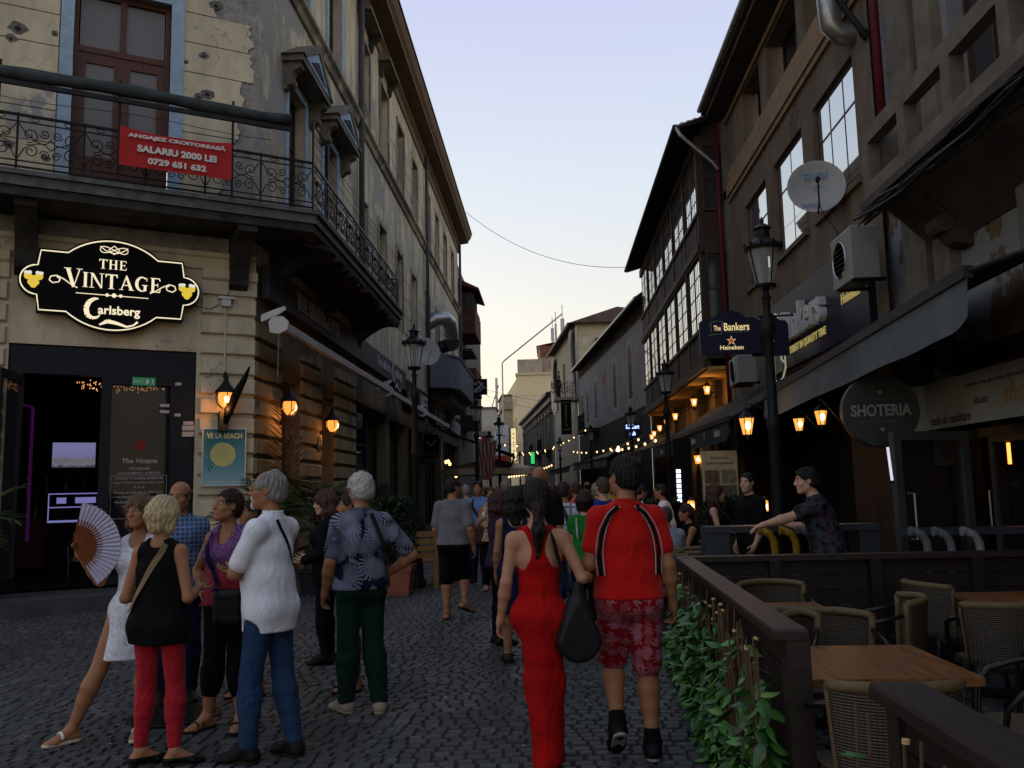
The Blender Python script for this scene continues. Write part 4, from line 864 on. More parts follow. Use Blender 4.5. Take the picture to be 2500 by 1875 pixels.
# ---- wooden gallery house
WOODG = wood('dark_gallery_wood', '#241a13', '#46352a', 1.2, (10, 10, .8), .75, .3); WOODF = wood('gallery_frame_wood', '#2a2018', '#4d3b2e', 1., (10, 10, 1), .7)
gh = thing('gallery_house', 'tall dark timber house with two storeys of glazed galleries overhanging the street', 'building', (4.6, 30, 0))
GX = 4.3
MB().box(GX+.12, 9, 23.1, 38.3, 5.3, 11.6).build('core', WOODG, gh)
MB().box(5.1, 9, 23.05, 38.3, 0, 5.3).build('ground_floor', M('warm_ground_plaster', '#8a7350', .9, .25, 2, .3), gh)
rng = random.Random(4)
bays = 6; bw_ = (38.1-23.3)/bays
for fl_, (zb, zp, zt) in enumerate(((5.0, 5.85, 7.95), (8.25, 9.05, 11.0))):
    for b in range(bays):
        y0 = 23.3+b*bw_
        nb2 = 13
        for k in range(nb2):     # boarded parapet
            a = y0+bw_*k/nb2; MB().box(GX-.02+rng.uniform(-.008, .008), GX+.1, a+.006, a+bw_/nb2-.006, zb, zp).build('board', WOODG, gh)
        MB().box(GX-.05, GX+.12, y0-.09, y0+.09, zb, zt+.25).build('post', WOODF, gh)
        for q in range(2):
            a = y0+.12+q*(bw_-.24)/2; fr = window(gh, (GX+.02, a, zp+.1), YN, XM, (bw_-.26)/2-.04, zt-zp-.1, WOODF, 4, (.24, .5, .75), SKYGLASS, bar=.05, depth=.028)
    MB().box(GX-.08, GX+.12, 23.2, 38.25, zp, zp+.1).build('sill_rail', WOODF, gh); MB().box(GX-.06, GX+.12, 23.2, 38.25, zt, zt+.3).build('head_rail', WOODF, gh); MB().box(GX-.1, GX+.12, 23.2, 38.25, zb-.22, zb).build('floor_beam', WOODF, gh)
    # near end wall
    MB().box(GX, 5.0, 23.02, 23.1, zb, zp).build('end_parapet', WOODG, gh)
    window(gh, (GX+.06, 23.06, zp+.05), XN, YM, .62, zt-zp-.05, WOODF, 1, (.5,), GLASS2, bar=.06)
MB().box(GX-.05, 5.1, 23.0, 23.12, 7.95, 8.25).build('end_band', WOODF, gh)
MB().box(GX, 5.1, 23.1, 38.2, 4.72, 4.8).build('gallery_ceiling', M('ochre_ceiling', '#b08a50', .8, .15, 3, .1), gh)
MB().prism([(-.75, 11.7), (.6, 11.32), (.62, 11.4), (-.7, 11.85), (-3.5, 14.0), (-3.6, 13.9)], (GX, 22.7, 0), XM, Z, YN, 15.8).build('roof', M('gallery_roof', (.03, .028, .026), .8, .3, 3), gh)
MB().tube([(GX-.66, 22.7, 11.4), (GX-.66, 38.5, 11.4)], .06, 8).build('gutter', M('copper_gutter', '#3f352b', .6, .3, 4), gh)
MB().tube([(GX-.62, 22.75, 11.38), (GX-.5, 22.75, 11.15), (GX+.35, 22.85, 10.4), (GX+.5, 22.9, 10.2)], .06, 8).build('gutter_elbow', ZINC, gh)
rt = MB()
for i in range(7):
    a = i/7; rt = MB(); rt.grid(lambda u, v, i=i: (3.7+1.3*(i+u)/7, 22.66+.9*v, 11.36+.4*(i+u)/7+.04*math.sin(u*math.pi)+.4*v), 4, 2); rt.build('red_roof_tile', M('red_tile_metal', '#5d1e24', .5, .2, 5), gh)
# ground floor of the gallery house: arched windows, doors, lanterns hung from brackets
for y in (24.6, 27.2, 30.0, 33.0, 36.0):
    poly = [(-.42, .9), (.42, .9), (.42, 2.7)]+arc(0, 2.7, .42, .5, 0, 180, 10)[1:-1]+[(-.42, 2.7)]
    aw = MB().prism(poly, (5.1, y, 0), YN, Z, XM, .03).build('arched_window', DARK, gh)
    for x in (-.14, .14): MB().box(5.05, 5.07, y+x-.015, y+x+.015, .9, 3.1).build('glazing_bar', WOODF, aw)
    for z in (1.5, 2.1, 2.7): MB().box(5.045, 5.065, y-.42, y+.42, z-.015, z+.015).build('glazing_bar', WOODF, aw)
for y in (23.4, 25.9, 28.6, 31.5, 34.5):
    MB().box(4.95, 5.12, y-.2, y+.2, 0, 4.7).build('pilaster', MAT['warm_ground_plaster'], gh)
# ---- tarpaulin-fronted building with painted arches
mu = thing('mural_building', 'low building with a grey painted screen of arched figures under a sagging roof', 'building', (3.5, 51, 0))
MA, MBp = Vector((4.6, 39.2, 0)), Vector((2.2, 64, 0)); MD = (MBp-MA).normalized(); MN = Vector((-MD.y, MD.x, 0)); ML = (MBp-MA).length
MUR = M('mural_screen', '#9a9996', .85, .25, .7, .15, 8)
mb = MB(); wall(mb, MA, MD, MN, 0, ML, 5.4, 9.6); mb.build('painted_screen', MUR, mu)
mb = MB(); wall(mb, MA, MD, MN, 0, ML, 0, 5.4); mb.build('ground_wall', M('dark_ground_wall', (.04, .037, .034), .9, .3), mu)
mb = MB(); wall(mb, MA-MN*.05, MD, MN, 0, ML, 9.6, 10.4); mb.build('old_cornice', M('crumbling_cornice', '#5b4d3f', .95, .5, 2, .8, 16, dist=.04), mu)
MB().prism([(-.5, 10.5), (.45, 10.25), (.5, 10.35), (-.4, 11.0), (-4, 12.2), (-4, 12)], MA, MN, Z, MD, ML).build('roof', M('dark_metal_roof', (.035, .037, .04), .6, .3, 2), mu)
MB().tube([MA+MN*.5+Z*10.3, MBp+MN*.5+Z*10.3], .07, 8).build('gutter', ZINC, mu)
ARCH = M('arch_grey', '#b0ada5', .85, .1, 3, 0); ARCHI = M('arch_inner', '#94705f', .85, .4, 3, 0); FIG = M('arch_figure', '#565049', .9, .5, 6, 0)
for a, w, zt in ((4.4, .62, 9.1), (9.0, .6, 8.95), (16.2, .55, 8.8), (20.0, .5, 8.7), (22.6, .5, 8.6)):
    def ap(w, z0, zt): return [(a-w, z0), (a+w, z0), (a+w, zt-w)]+arc(a, zt-w, w, w, 0, 180, 10)[1:-1]+[(a-w, zt-w)]
    o1 = MB().prism(ap(w*1.35, 5.9, zt), MA, MD, Z, MN, .012).build('painted_arch', ARCH, mu)
    MB().prism(ap(w*.9, 6.1, zt-.28), MA, MD, Z, MN, .017).build('arch_panel', ARCHI, o1)
    MB().prism([(a-w*.5, 6.1), (a+w*.5, 6.1), (a+w*.42, 7.2), (a+w*.18, 7.5), (a+w*.2, 7.8), (a, 7.95), (a-w*.22, 7.8), (a-w*.18, 7.5), (a-w*.45, 7.2)], MA, MD, Z, MN, .022).build('arch_figure', FIG, o1)
bf = M('painted_pink', '#a8685a', .85, .2, 4, 0)
for sx in (-1, 1): MB().prism([(12.8, 8.2), (12.8+sx*.75, 8.8), (12.8+sx*.7, 8.1), (12.8+sx*.45, 7.75), (12.8+sx*.2, 7.9)], MA, MD, Z, MN, .014).build('painted_wing', bf, mu)
mbal = thing('small_iron_balcony', 'small rounded iron balcony on the painted screen facade', 'balcony', MA+MD*17+Z*5.3)
MB().obox(MA+MD*17+MN*.45+Z*5.3, MD, MN, Z, 1.6, .5, .12).build('slab', STONE_D, mbal)
for k in range(12): p = MA+MD*(15.5+k*.27)+MN*.9; MB().tube([p+Z*5.4, p+Z*6.4], .02, 5).build('baluster', IRON, mbal)
MB().bar(MA+MD*15.4+MN*.9+Z*6.4, MA+MD*18.6+MN*.9+Z*6.4, .05).build('rail', IRON, mbal); MB().bar(MA+MD*15.4+MN*.9+Z*6.0, MA+MD*18.6+MN*.9+Z*6.0, .03).build('rail', IRON, mbal)
# ---- taller house beyond with loose cloths, and its neighbours as the street bends
th = thing('draped_house', 'tall cream house with loose white cloths over its street front and an air conditioner', 'building', (2.5, 68, 0))
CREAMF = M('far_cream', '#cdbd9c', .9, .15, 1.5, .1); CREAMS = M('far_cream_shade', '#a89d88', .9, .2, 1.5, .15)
TA, TB = Vector((2.15, 64.2, 0)), Vector((.5, 80, 0)); TD = (TB-TA).normalized(); TN = Vector((-TD.y, TD.x, 0))
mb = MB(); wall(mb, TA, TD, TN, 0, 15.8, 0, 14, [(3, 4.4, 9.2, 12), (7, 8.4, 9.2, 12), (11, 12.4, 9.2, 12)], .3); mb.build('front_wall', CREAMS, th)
for a in (3, 7, 11): window(th, TA+TD*a-TN*.25+Z*9.2, TD, TN, 1.4, 2.8, DARK, 2, (.6,), GLASS)
mb = MB(); wall(mb, (2.15, 64.2, 0), XN, YM, 0, 10, 8, 14); mb.build('gable_wall', CREAMF, th)
MB().add([TA+Z*13.95+TN*.6-TD*.6, TB+Z*13.95+TN*.6, TB+Vector((8, 0, 15.2)), Vector((5.5, 66, 15.6)), Vector((12.5, 64, 13.95))-TD*.6], [(0, 1, 2, 3), (0, 3, 4)]).build('roof', M('brown_roof', '#4b3a30', .9, .3, 1.5), th)
MB().bar(TA+Z*13.9+TN*.6-TD*.5, TB+Z*13.9+TN*.6, .12, .2).build('eave_board', DARK, th)
CLO = M('loose_cloth', '#b8b2a6', .9, .12, 2, .3, 6)
for a, w, z0, z1 in ((.2, 1.6, 8.2, 13.6), (12.6, 2.4, 8.4, 13.4)):
    MB().grid(lambda u, v: TA+TD*(a+w*u+.25*math.sin(v*4))+TN*(.25+.12*math.sin(u*11+v*5))+Z*(z1+(z0-z1)*v+.3*math.sin(u*3)*v), 14, 16).build('hanging_cloth', CLO, th, smooth=True)
MB().tube([Vector((2.2, 64.1, 13.8)), Vector((2.2, 64.1, 8))], .08, 8).build('downpipe', ZINC, th)
tbal = thing('planted_balcony', 'small balcony crowded with dark plants and red flowers on the draped house', 'balcony', (1.2, 64.8, 8.2))
MB().box(.4, 2.1, 63.6, 65.6, 8.15, 8.4).build('slab', CREAMS, tbal); rng = random.Random(9)
for k in range(9): MB().tube([(.45, 63.65+k*.22, 8.4), (.45, 63.65+k*.22, 9.4)], .018, 5).build('baluster', IRON, tbal); MB().tube([(.45+k*.19, 63.65, 8.4), (.45+k*.19, 63.65, 9.4)], .018, 5).build('baluster', IRON, tbal)
for cc, n, nm, mt in (((.6, .9), 260, 'foliage', M('dark_leaf', (.02, .035, .018), .7, .5, 9)), ((1.1, 1.9), 160, 'red_flowers', M('red_petal', (.25, .03, .02), .7, .4, 9))):
    fm = MB()
    for k in range(n):
        p = Vector((rng.uniform(cc[0]-.4, cc[1]+.15), rng.uniform(63.3, 64.2), 8.6+rng.random()*.9)); a = rng.random()*6; s_ = .07
        fm.add([p, p+Vector((math.cos(a)*s_, math.sin(a)*s_, s_*.7)), p+Vector((-math.sin(a)*s_, math.cos(a)*s_, s_))], [(0, 1, 2)])
    fm.build(nm, mt, tbal)['kind'] = 'stuff'
vsn = thing('vertical_sign', 'tall narrow black sign with gold letters projecting below the planted balcony', 'sign', (1.3, 62, 5.6))
MB().box(.85, 1.6, 61.9, 62.1, 5.5, 8.0).build('board', BLK, vsn)
for k, c_ in enumerate('BORDELLO'): text(c_, 'letter', M('gold_letter', (.4, .26, .1), .5, 0, bmp=0), vsn, (1.22, 61.895, 7.55-k*.2), XN, Z, height=.15, ext=.004, off=.01)
for z in (7.8, 5.85): MB().box(.95, 1.5, 61.885, 61.9, z-.02, z+.02).build('rule', MAT['gold_letter'], vsn)
dh = thing('grey_terrace', 'low grey ornate terrace of houses with iron balconies where the street bends', 'building', (-1, 98, 0))
DA, DB = Vector((.45, 80.2, 0)), Vector((-3.5, 117, 0)); DD = (DB-DA).normalized(); DN = Vector((-DD.y, DD.x, 0)); GREYF = M('far_grey_stone', '#6c665e', .9, .3, 1.2, .3, 10)
ow = [(1.2+k*3.3, 2.5+k*3.3, 5.6, 8.6) for k in range(11)]
mb = MB(); wall(mb, DA, DD, DN, 0, 37, 0, 10.3, ow, .3); mb.build('front_wall', GREYF, dh)
for a0, a1, z0, z1 in ow:
    window(dh, DA+DD*a0-DN*.25+Z*z0, DD, DN, a1-a0, z1-z0, DARK, 2, (.7,), GLASS)
    MB().obox(DA+DD*(a0+a1)/2+DN*.15+Z*8.95, DD, DN, Z, .95, .16, .12).build('window_hood', GREYF, dh)
    MB().obox(DA+DD*(a1+.95)+DN*.08+Z*7.2, DD, DN, Z, .22, .09, 2.4).build('pilaster', GREYF, dh)
MB().prism([(0, 9.7), (.3, 9.8), (.35, 10.2), (.75, 10.35), (.75, 10.6), (-3, 11.6), (-3, 11.4)], DA, DN, Z, DD, 37).build('cornice', DARK, dh)
for a in (3, 13.):
    MB().obox(DA+DD*(a+2)+DN*.5+Z*5.3, DD, DN, Z, 2.2, .5, .12).build('balcony_slab', DARK, dh)
    for k in range(12): p = DA+DD*(a+k*.38)+DN*.95; MB().tube([p+Z*5.4, p+Z*6.5], .025, 4).build('baluster', IRON, dh)
    MB().bar(DA+DD*a+DN*.95+Z*6.5, DA+DD*(a+4.2)+DN*.95+Z*6.5, .06).build('rail', IRON, dh)
fh = thing('far_apartment_block', 'tall pale cream apartment block with a blank side wall at the end of the street', 'building', (-1, 122, 0))
FX = -4.4
BLANK = M('blank_cream', '#e2cea6', .9, .08, .5, .05)
mb = MB(); wall(mb, (FX, 120, 0), XN, YM, 0, 9, 0, 17.6); mb.build('blank_wall', BLANK, fh)
for z in (7.5, 11, 14.7): MB().box(FX, FX+9, 119.96, 120, z, z+.05).build('floor_line', CREAMF, fh)
FD = Vector((-.12, .99, 0)).normalized(); FN = Vector((-FD.y, FD.x, 0)); ows = [(1+k*2.6, 2.1+k*2.6, z, z+1.7) for k in range(7) for z in (3.6, 6.8, 10, 13.2)]
mb = MB(); wall(mb, (FX, 120, 0), FD, FN, 0, 22, 0, 17.2, ows, .3); mb.build('front_wall', BLANK, fh)
for a0, a1, z0, z1 in ows[:16]: window(fh, Vector((FX, 120, z0))+FD*a0-FN*.25, FD, FN, a1-a0, z1-z0, DARK, 1, (), GLASS)
for a, z0, z1 in ((6, 6.5, 15.8), ): MB().obox(Vector((FX, 120, (z0+z1)/2))+FD*14+FN*.7, FD, FN, Z, 5, .75, (z1-z0)/2).build('bay', CREAMS, fh)
for z in (7.2, 10.4, 13.6, 15.8): MB().obox(Vector((FX, 120, z))+FD*14+FN*.75, FD, FN, Z, 5.2, .9, .1).build('bay_ledge', GREYF, fh)
MB().obox(Vector((FX+4.5, 124, 17.75)), XN, YN, Z, 4.7, 4.2, .15).build('parapet', CREAMF, fh)
MB().box(FX+.1, FX+3.6, 120.3, 130, 17.9, 19.9).build('attic', CREAMS, fh); MB().box(FX+3.0, FX+10, 123, 133, 17.9, 22.2).build('stair_tower', M('far_bare_render', '#9a8a76', .95, .35, .8, .3), fh)
MB().add([(FX+2.8, 122.8, 22.2), (FX+10.2, 122.8, 23.6), (FX+10.2, 133.2, 23.6), (FX+2.8, 133.2, 22.2)], [(0, 1, 2, 3)]).build('tower_roof', GREYF, fh)
MB().box(FX+3.4, FX+5.6, 122.9, 122.99, 20.6, 22.2).build('brick_patch', M('far_brick', '#7d4b3c', .95, .3, 4, .3), fh)
MB().tube([(-6.4, 119.5, 4), (-6.4, 119.5, 19.3), (-6.1, 119.6, 19.7), (2.2, 120, 26.2)], .1, 8).build('vent_pipe', ZINC, fh)
for x, h, r in ((2.3, 4.4, .3), (1.3, 3.4, .16), (.8, 2.6, .24)): MB().tube([(x, 124, 23), (x, 124, 23+h*.75)], r, 8).build('antenna_panel', WHITEP, fh); MB().tube([(x, 124, 22), (x, 124, 23+h+1)], .06, 5).build('antenna_mast', ZINC, fh)
for k, (x0, x1, y, h, c_, lb_) in enumerate(((-24, -12.5, 200, 20.5, '#a8a49c', 'pale concrete office block far away past the end of the street'), (-12.9, -9.5, 170, 13.5, '#9b9488', 'low pale house far away with rows of small windows'), (-34, -14, 230, 15, '#8f8b85', 'broad grey block behind the far pale houses'))):
    f_ = thing('far_building', lb_, 'building', ((x0+x1)/2, y, 0)); wm = M('far_wall_%d' % k, c_, .9, .1, .2, 0)
    ow = [(a, a+(x1-x0)*.06, z, z+1.4) for a in [(x1-x0)*(.06+.115*i) for i in range(8)] for z in range(3, int(h)-2, 3)]
    mb = MB(); wall(mb, (x0, y, 0), XN, YM, 0, x1-x0, 0, h, ow, .4); mb.build('wall', wm, f_)
    for a0, a1, z0, z1 in ow: MB().box(x0+a0, x0+a1, y+.35, y+.4, z0, z1).build('window', GLASS, f_)
    MB().box(x0-.3, x1+.3, y-.3, y+10, h, h+.5).build('roof', GREYF, f_)
    MB().box(x0+.05, x1-.05, y+.45, y+10, 0, h-.05).build('body', wm, f_)
crane = thing('tower_crane', 'thin tower crane mast rising far beyond the street', 'crane', (-19, 260, 0))
MB().tube([(-14.6, 240, 0), (-14.6, 240, 33)], .35, 4).build('mast', ZINC, crane); MB().tube([(-17.5, 240, 20), (-14, 240, 31)], .15, 4).build('jib', ZINC, crane)
rs = thing('poster_house', 'narrow house front with a large white and red advertising sheet at the bend', 'building', (-5.6, 108, 0))
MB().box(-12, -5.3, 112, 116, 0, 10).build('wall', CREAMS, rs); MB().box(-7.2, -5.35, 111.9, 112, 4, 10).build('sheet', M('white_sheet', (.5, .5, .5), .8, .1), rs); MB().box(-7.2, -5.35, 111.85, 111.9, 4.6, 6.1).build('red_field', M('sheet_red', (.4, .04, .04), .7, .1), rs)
for z in (8.6, 7.4): MB().box(-6.9, -5.7, 111.85, 111.9, z, z+.12).build('red_line', MAT['sheet_red'], rs)
# ---- left side beyond the corner building
lf2 = thing('brown_balcony_house', 'narrow house with stacked enclosed balconies past the end of the cream building', 'building', (-5.5, 52, 0))
MB().box(-14, -5.05, 48.1, 64, 0, 14.6).build('body', GREYF, lf2)
for z0, z1 in ((10.6, 12.0), (7.2, 8.6)): MB().box(-5.05, -4.1, 48.6, 52.5, z0, z1).build('balcony', M('brown_panel', '#4a2f25', .8, .3, 3), lf2)
MB().prism([(0, 13.5), (1.2, 13.1), (1.2, 13.2), (0, 13.8)], (-5.05, 48.3, 0), XN, Z, YN, 4.6).build('canopy_roof', M('rust_roof', '#5a3023', .8, .3, 3), lf2)
MB().box(-5.05, -4.3, 48.9, 52, 12.0, 13.1).build('glazing', GLASS2, lf2); MB().box(-5.05, -4.2, 48.7, 52.2, 5.2, 5.9).build('balcony', DARK, lf2); MB().box(-5.05, -4.3, 48.7, 52, 9.6, 9.75).build('ledge', DARK, lf2)
for k in range(5): MB().tube([(-4.25, 48.7+k*.7, 12.0), (-4.25, 48.7+k*.7, 13.1)], .03, 5).build('post', IRON, lf2)
lf3 = thing('cream_shop_row', 'row of low cream shopfronts on the left where the street bends', 'building', (-6.5, 78, 0))
LA, LB_ = Vector((-5.2, 64, 0)), Vector((-9.5, 110, 0)); LD = (LB_-LA).normalized(); LN = Vector((LD.y, -LD.x, 0))
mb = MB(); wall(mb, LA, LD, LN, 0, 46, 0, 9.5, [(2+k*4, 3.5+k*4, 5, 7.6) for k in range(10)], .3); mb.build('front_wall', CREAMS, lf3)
for k in range(10): window(lf3, LA+LD*(2+k*4)-LN*.25+Z*5, LD, LN, 1.5, 2.6, DARK, 2, (.6,), GLASS)
MB().box(-30, -9, 112, 118, 0, 9).build('end_wall', CREAMS, lf3)
ssn = thing('hanging_square_sign', 'black square sign with a white scrolled S projecting over the street', 'sign', (-3.6, 46, 7.2))
MB().box(-4.2, -3.3, 45.9, 46.05, 6.75, 7.6).build('board', BLK, ssn); MB().tube([(-5, 46, 7.4), (-4.3, 46, 7.4)], .03, 6).build('bracket', IRON, ssn)
sg = MB(); ribbon([(.0+.16*math.sin(t*.42), .3-.05*t) for t in range(13)], .03, Vector((-3.8, 45.895, 7.18)), XN, Z, YM, sg)
for cx, cz, sg_ in ((.2, .12, 1), (.3, -.02, -1), (.12, -.2, 1), (-.1, -.22, -1), (-.12, .18, -1)): ribbon(spiral(cx, cz, .11, 0, 1.3, 14, sg_), .012, Vector((-3.8, 45.895, 7.18)), XN, Z, YM, sg)
sg.build('scrolled_letter', TXW, ssn)
# ---------------------------------------------------------------- street lamps
def street_lamp(loc, label):
    t_ = thing('street_lamp', label, 'street lamp', loc, 0, 'unlit lantern posts lining the street'); p = (0, 0, 0)
    B = lambda mb, n, m, par=None, sm='auto': mb.build(n, m, par or t_, world=False, smooth=sm)
    B(MB().lathe([(.17, 0), (.17, .12), (.14, .16), (.12, .5), (.13, .54), (.09, .6), (.075, .9), (.085, .93), (.075, .97)], 16), 'base', IRON)
    B(MB().lathe([(.068, .95), (.06, 2.2), (.075, 2.23), (.075, 2.3), (.055, 2.36), (.05, 3.2), (.07, 3.24), (.09, 3.32), (.07, 3.4), (.04, 3.46), (.04, 3.62), (.06, 3.66), (.035, 3.7), (.035, 3.78)], 14), 'pole', IRON)
    B(MB().lathe([(.105, 3.76), (.12, 3.78), (.12, 3.8), (.1, 3.81)], 18), 'lower_ring', IRON)
    B(MB().lathe([(.098, 3.81), (.175, 4.2)], 18), 'glass', LAMPGLASS)
    for k in range(4):
        a = k*math.pi/2+.4; B(MB().tube([(.1*math.cos(a), .1*math.sin(a), 3.8), (.178*math.cos(a), .178*math.sin(a), 4.2)], .009, 5), 'glazing_bar', IRON)
    B(MB().lathe([(.03, 3.8), (.03, 3.95), (.045, 4.0), (.045, 4.12), (.09, 4.14), (.09, 4.19)], 10), 'lamp_holder', IRON)
    B(MB().lathe([(.2, 4.19), (.215, 4.22), (.2, 4.25), (.1, 4.32), (.075, 4.34), (.075, 4.42), (.1, 4.44), (.06, 4.48), (.02, 4.5), (.025, 4.54), (.001, 4.58)], 20), 'cap', IRON)
    for k in range(10): a = k*math.pi/5; B(MB().lathe([(.001, 0), (.02, .01), (.016, .035), (.001, .05)], 6, (.205*math.cos(a), .205*math.sin(a), 4.23)), 'crest_knob', IRON)
    return t_
SL = street_lamp((2.42, 9.4, 0), 'black lantern lamp post standing beside the tables below the satellite dish')
for x, y, lb_ in ((-2.35, 14.9, 'black lantern lamp post in front of the slogan end of the pub fascia'), (2.72, 20, 'black lantern lamp post in front of the wooden gallery house'), (-2.3, 27, 'black lantern lamp post beside the scrolled S square sign'), (-2.0, 34, 'black lantern lamp post in front of the far cream apartment block'),
        (2.92, 31, 'black lantern lamp post against the grey painted screen'), (-2.93, 42, 'small far lamp post beside the dark sloping awning'), (1.9, 40, 'lamp post under the small iron balcony'), (.56, 49, 'far lamp post among the string lights'), (-2.3, 65, 'farthest lamp post before the street bends')):
    clone(SL, (x, y, 0), .3*x, lb_)
# ---------------------------------------------------------------- things on the right-hand walls
dish = thing('satellite_dish', 'large white satellite dish with blue lettering on the brown building', 'satellite dish', (4.55, 13.9, 6.4))
dn = Vector((-.22, -.95, .12)).normalized(); dc = Vector((4.5, 13.9, 6.47)); du = Vector((.97, -.22, 0)).normalized(); dv = dn.cross(du)*-1; dv = du.cross(-dn); dv = Vector((0, 0, 1))-dn*dn.z; dv.normalize(); du = dv.cross(dn)
MB().lathe([(.001, -.1), (.2, -.075), (.36, -.025), (.455, .03), (.46, .03), (.36, -.035), (.2, -.085), (.001, -.11)], 36, dc, dn).build('reflector', M('dish_white', (.34, .35, .35), .5, .08, 3, .02), dish, smooth='auto')
text('DIGI', 'lettering', M('dish_blue', (.1, .25, .45), .6, 0, bmp=0), dish, dc+dv*.21+dn*-.02, du, dv, width=.36, height=.1, ext=.004, off=.01)
text('TV · internet', 'lettering', M('dish_pale_blue', (.22, .32, .42), .6, 0, bmp=0), dish, dc+dv*.05-dn*.085, du, dv, width=.36, ext=.004); text('satelit', 'lettering', MAT['dish_blue'], dish, dc-dv*.3+dn*.005-du*.1, du, dv, width=.3, ext=.004)
MB().tube([dc-dv*.47, dc-dv*.42+dn*.3, dc-dv*.05+dn*.42], .014, 6).build('feed_arm', IRON, dish); MB().lathe([(.035, 0), (.04, .05), (.03, .12)], 10, dc-dv*.05+dn*.42, -dn).build('receiver', DARK, dish)
MB().tube([dc-dn*.1, dc-dn*.25-Z*.2, (5, 14.1, 6.2)], .025, 6).build('mount', ZINC, dish)
MB().tube([dc-dv*.4+dn*.2, (4.6, 13.8, 5.9), (4.8, 13.9, 5.7), (4.92, 14.3, 5.4)], .007, 5).build('cable', IRON, dish)
def ac_unit(o, u, n, label, w=.8, h=.62, d=.3, nm='air_conditioner'):
    o, u, n = Vector(o), Vector(u), Vector(n); t_ = thing(nm, label, 'air conditioner', o); zc_ = o+Z*h/2
    MB().obox(zc_, u, n, Z, w/2, d/2, h/2, bev=.015).build('casing', M('ac_white', (.22, .23, .22), .5, .1, 4, .03), t_)
    MB().lathe([(.01, .0), (.25, .0), (.26, .015), (.27, .0)], 28, zc_+n*(d/2+.002)-u*.1, n).build('fan_ring', ZINC, t_)
    MB().lathe([(.001, .004), (.24, .004)], 28, zc_+n*(d/2+.001)-u*.1, n).build('fan_well', DARK, t_)
    for k in range(7): MB().tube([zc_+n*(d/2+.012)-u*.1+Z*(-.21+.07*k)-u*math.sqrt(.24**2-(-.21+.07*k)**2), zc_+n*(d/2+.012)-u*.1+Z*(-.21+.07*k)+u*math.sqrt(.24**2-(-.21+.07*k)**2)], .004, 4).build('grille_wire', ZINC, t_)
    for s in (-1, 1): MB().bar(o+u*s*w*.35-n*.3, o+u*s*w*.35+n*.16-Z*.02, .03, .05).build('bracket', IRON, t_)
    return t_
ac_unit((4.42, 12.2, 4.42), YM, XM, 'white air conditioner hung under the concrete balcony corner', .85, .75, .36)
ac_unit((4.35, 19.3, 3.85), YM, XM, 'white air conditioner beside the hanging bankers sign', .9, .6, .4)
ac_unit((3.95, 64.0, 12.3), XN, YM, 'small white air conditioner high on the cream gable wall', .7, .55, .3)
def small_dish(c, n, r, label):
    t_ = thing('satellite_dish', label, 'satellite dish', c); n = Vector(n).normalized(); c = Vector(c)
    MB().lathe([(.001, -.2*r), (.5*r, -.14*r), (r, 0), (1.01*r, 0), (.5*r, -.17*r), (.001, -.23*r)], 24, c, n).build('reflector', MAT['dish_white'], t_, smooth='auto')
    MB().tube([c-Z*r*.9, c+n*r*.9-Z*.1*r], .012, 5).build('feed_arm', IRON, t_); MB().tube([c-n*.1, c-n*.35-Z*.1], .02, 5).build('mount', ZINC, t_)
small_dish((-4.3, 30.2, 6.6), (.5, -.85, .1), .5, 'white satellite dish behind the first left street lamp'); small_dish((-4.5, 46, 7.8), (.6, -.75, .1), .45, 'white satellite dish above the scrolled S sign')
# --- bankers pub boards
NAVYB = M('navy_board', (.012, .013, .035), .4, .15, 2, .02); GOLDL = mat_emit('gold_lit_letter', (.95, .75, .35), .8); SILV = M('silver_letter', (.5, .52, .55), .4, .1, 4, .02, metal=.2)
bb = thing('bankers_fascia', 'glossy navy fascia with thick silver letters and a wire top hat outline', 'shop sign', (4.9, 16.5, 4.7))
MB().box(4.88, 4.98, 13.0, 19.0, 3.95, 5.42).build('board', NAVYB, bb)
text('The', 'lettering', SILV, bb, (4.876, 17.85, 4.62), YM, Z, width=.62, height=.42, ext=.13, off=.03); text('Bankers', 'lettering', SILV, bb, (4.876, 16.2, 4.75), YM, Z, width=2.55, height=.62, ext=.13, off=.03)
text('INTEREST IN QUALITY TIME', 'lettering', mat_emit('gold_dim_letter', (.8, .65, .2), .35), bb, (4.876, 16.3, 4.27), YM, Z, width=2.5, height=.17, ext=.01, off=.02)
text('Heineken', 'lettering', MAT['gold_dim_letter'], bb, (4.876, 13.75, 4.62), YM, Z, width=.85, height=.18, ext=.01, off=.02)
HAT = [(0, 0), (.0, .62), (.12, .86), (.4, .9), (.62, .82), (.66, .6), (.66, .05), (.75, -.35), (.9, -.45)]
MB().tube([(4.8, 18.35-a*.85, 4.45+b*.8) for a, b in HAT], .018, 6).build('hat_outline', mat_emit('neon_tube_pale', (.8, .75, .55), .35), bb)
MB().tube([(4.8, 18.3-a, 4.1+b) for a, b in ((0, .35), (0, -.3), (.25, -.38), (.6, -.33), (.85, -.15), (.85, .1))], .018, 6).build('hat_outline', MAT['neon_tube_pale'], bb)
hs = thing('bankers_hanging_sign', 'dark blue double hanging sign with gold lettering and a red star', 'sign', (3.6, 16.5, 4.1))
def hsb(w): return [(-w, -.42), (w, -.42), (w, .2), (w*.86, .27), (w*.62, .27)]+seg_arc(w*.5, -w*.5, .3, .42, 8)+[(-w*.62, .27), (-w*.86, .27), (-w, .2)]
HO = Vector((3.5, 16.5, 4.53))
MB().prism(hsb(.57), HO, XN, Z, YM, .1).build('board', NAVYB, hs); MB().prism(hsb(.36), HO+Vector((.82, .25, -.02)), XN, Z, YM, .08).build('board', NAVYB, hs)
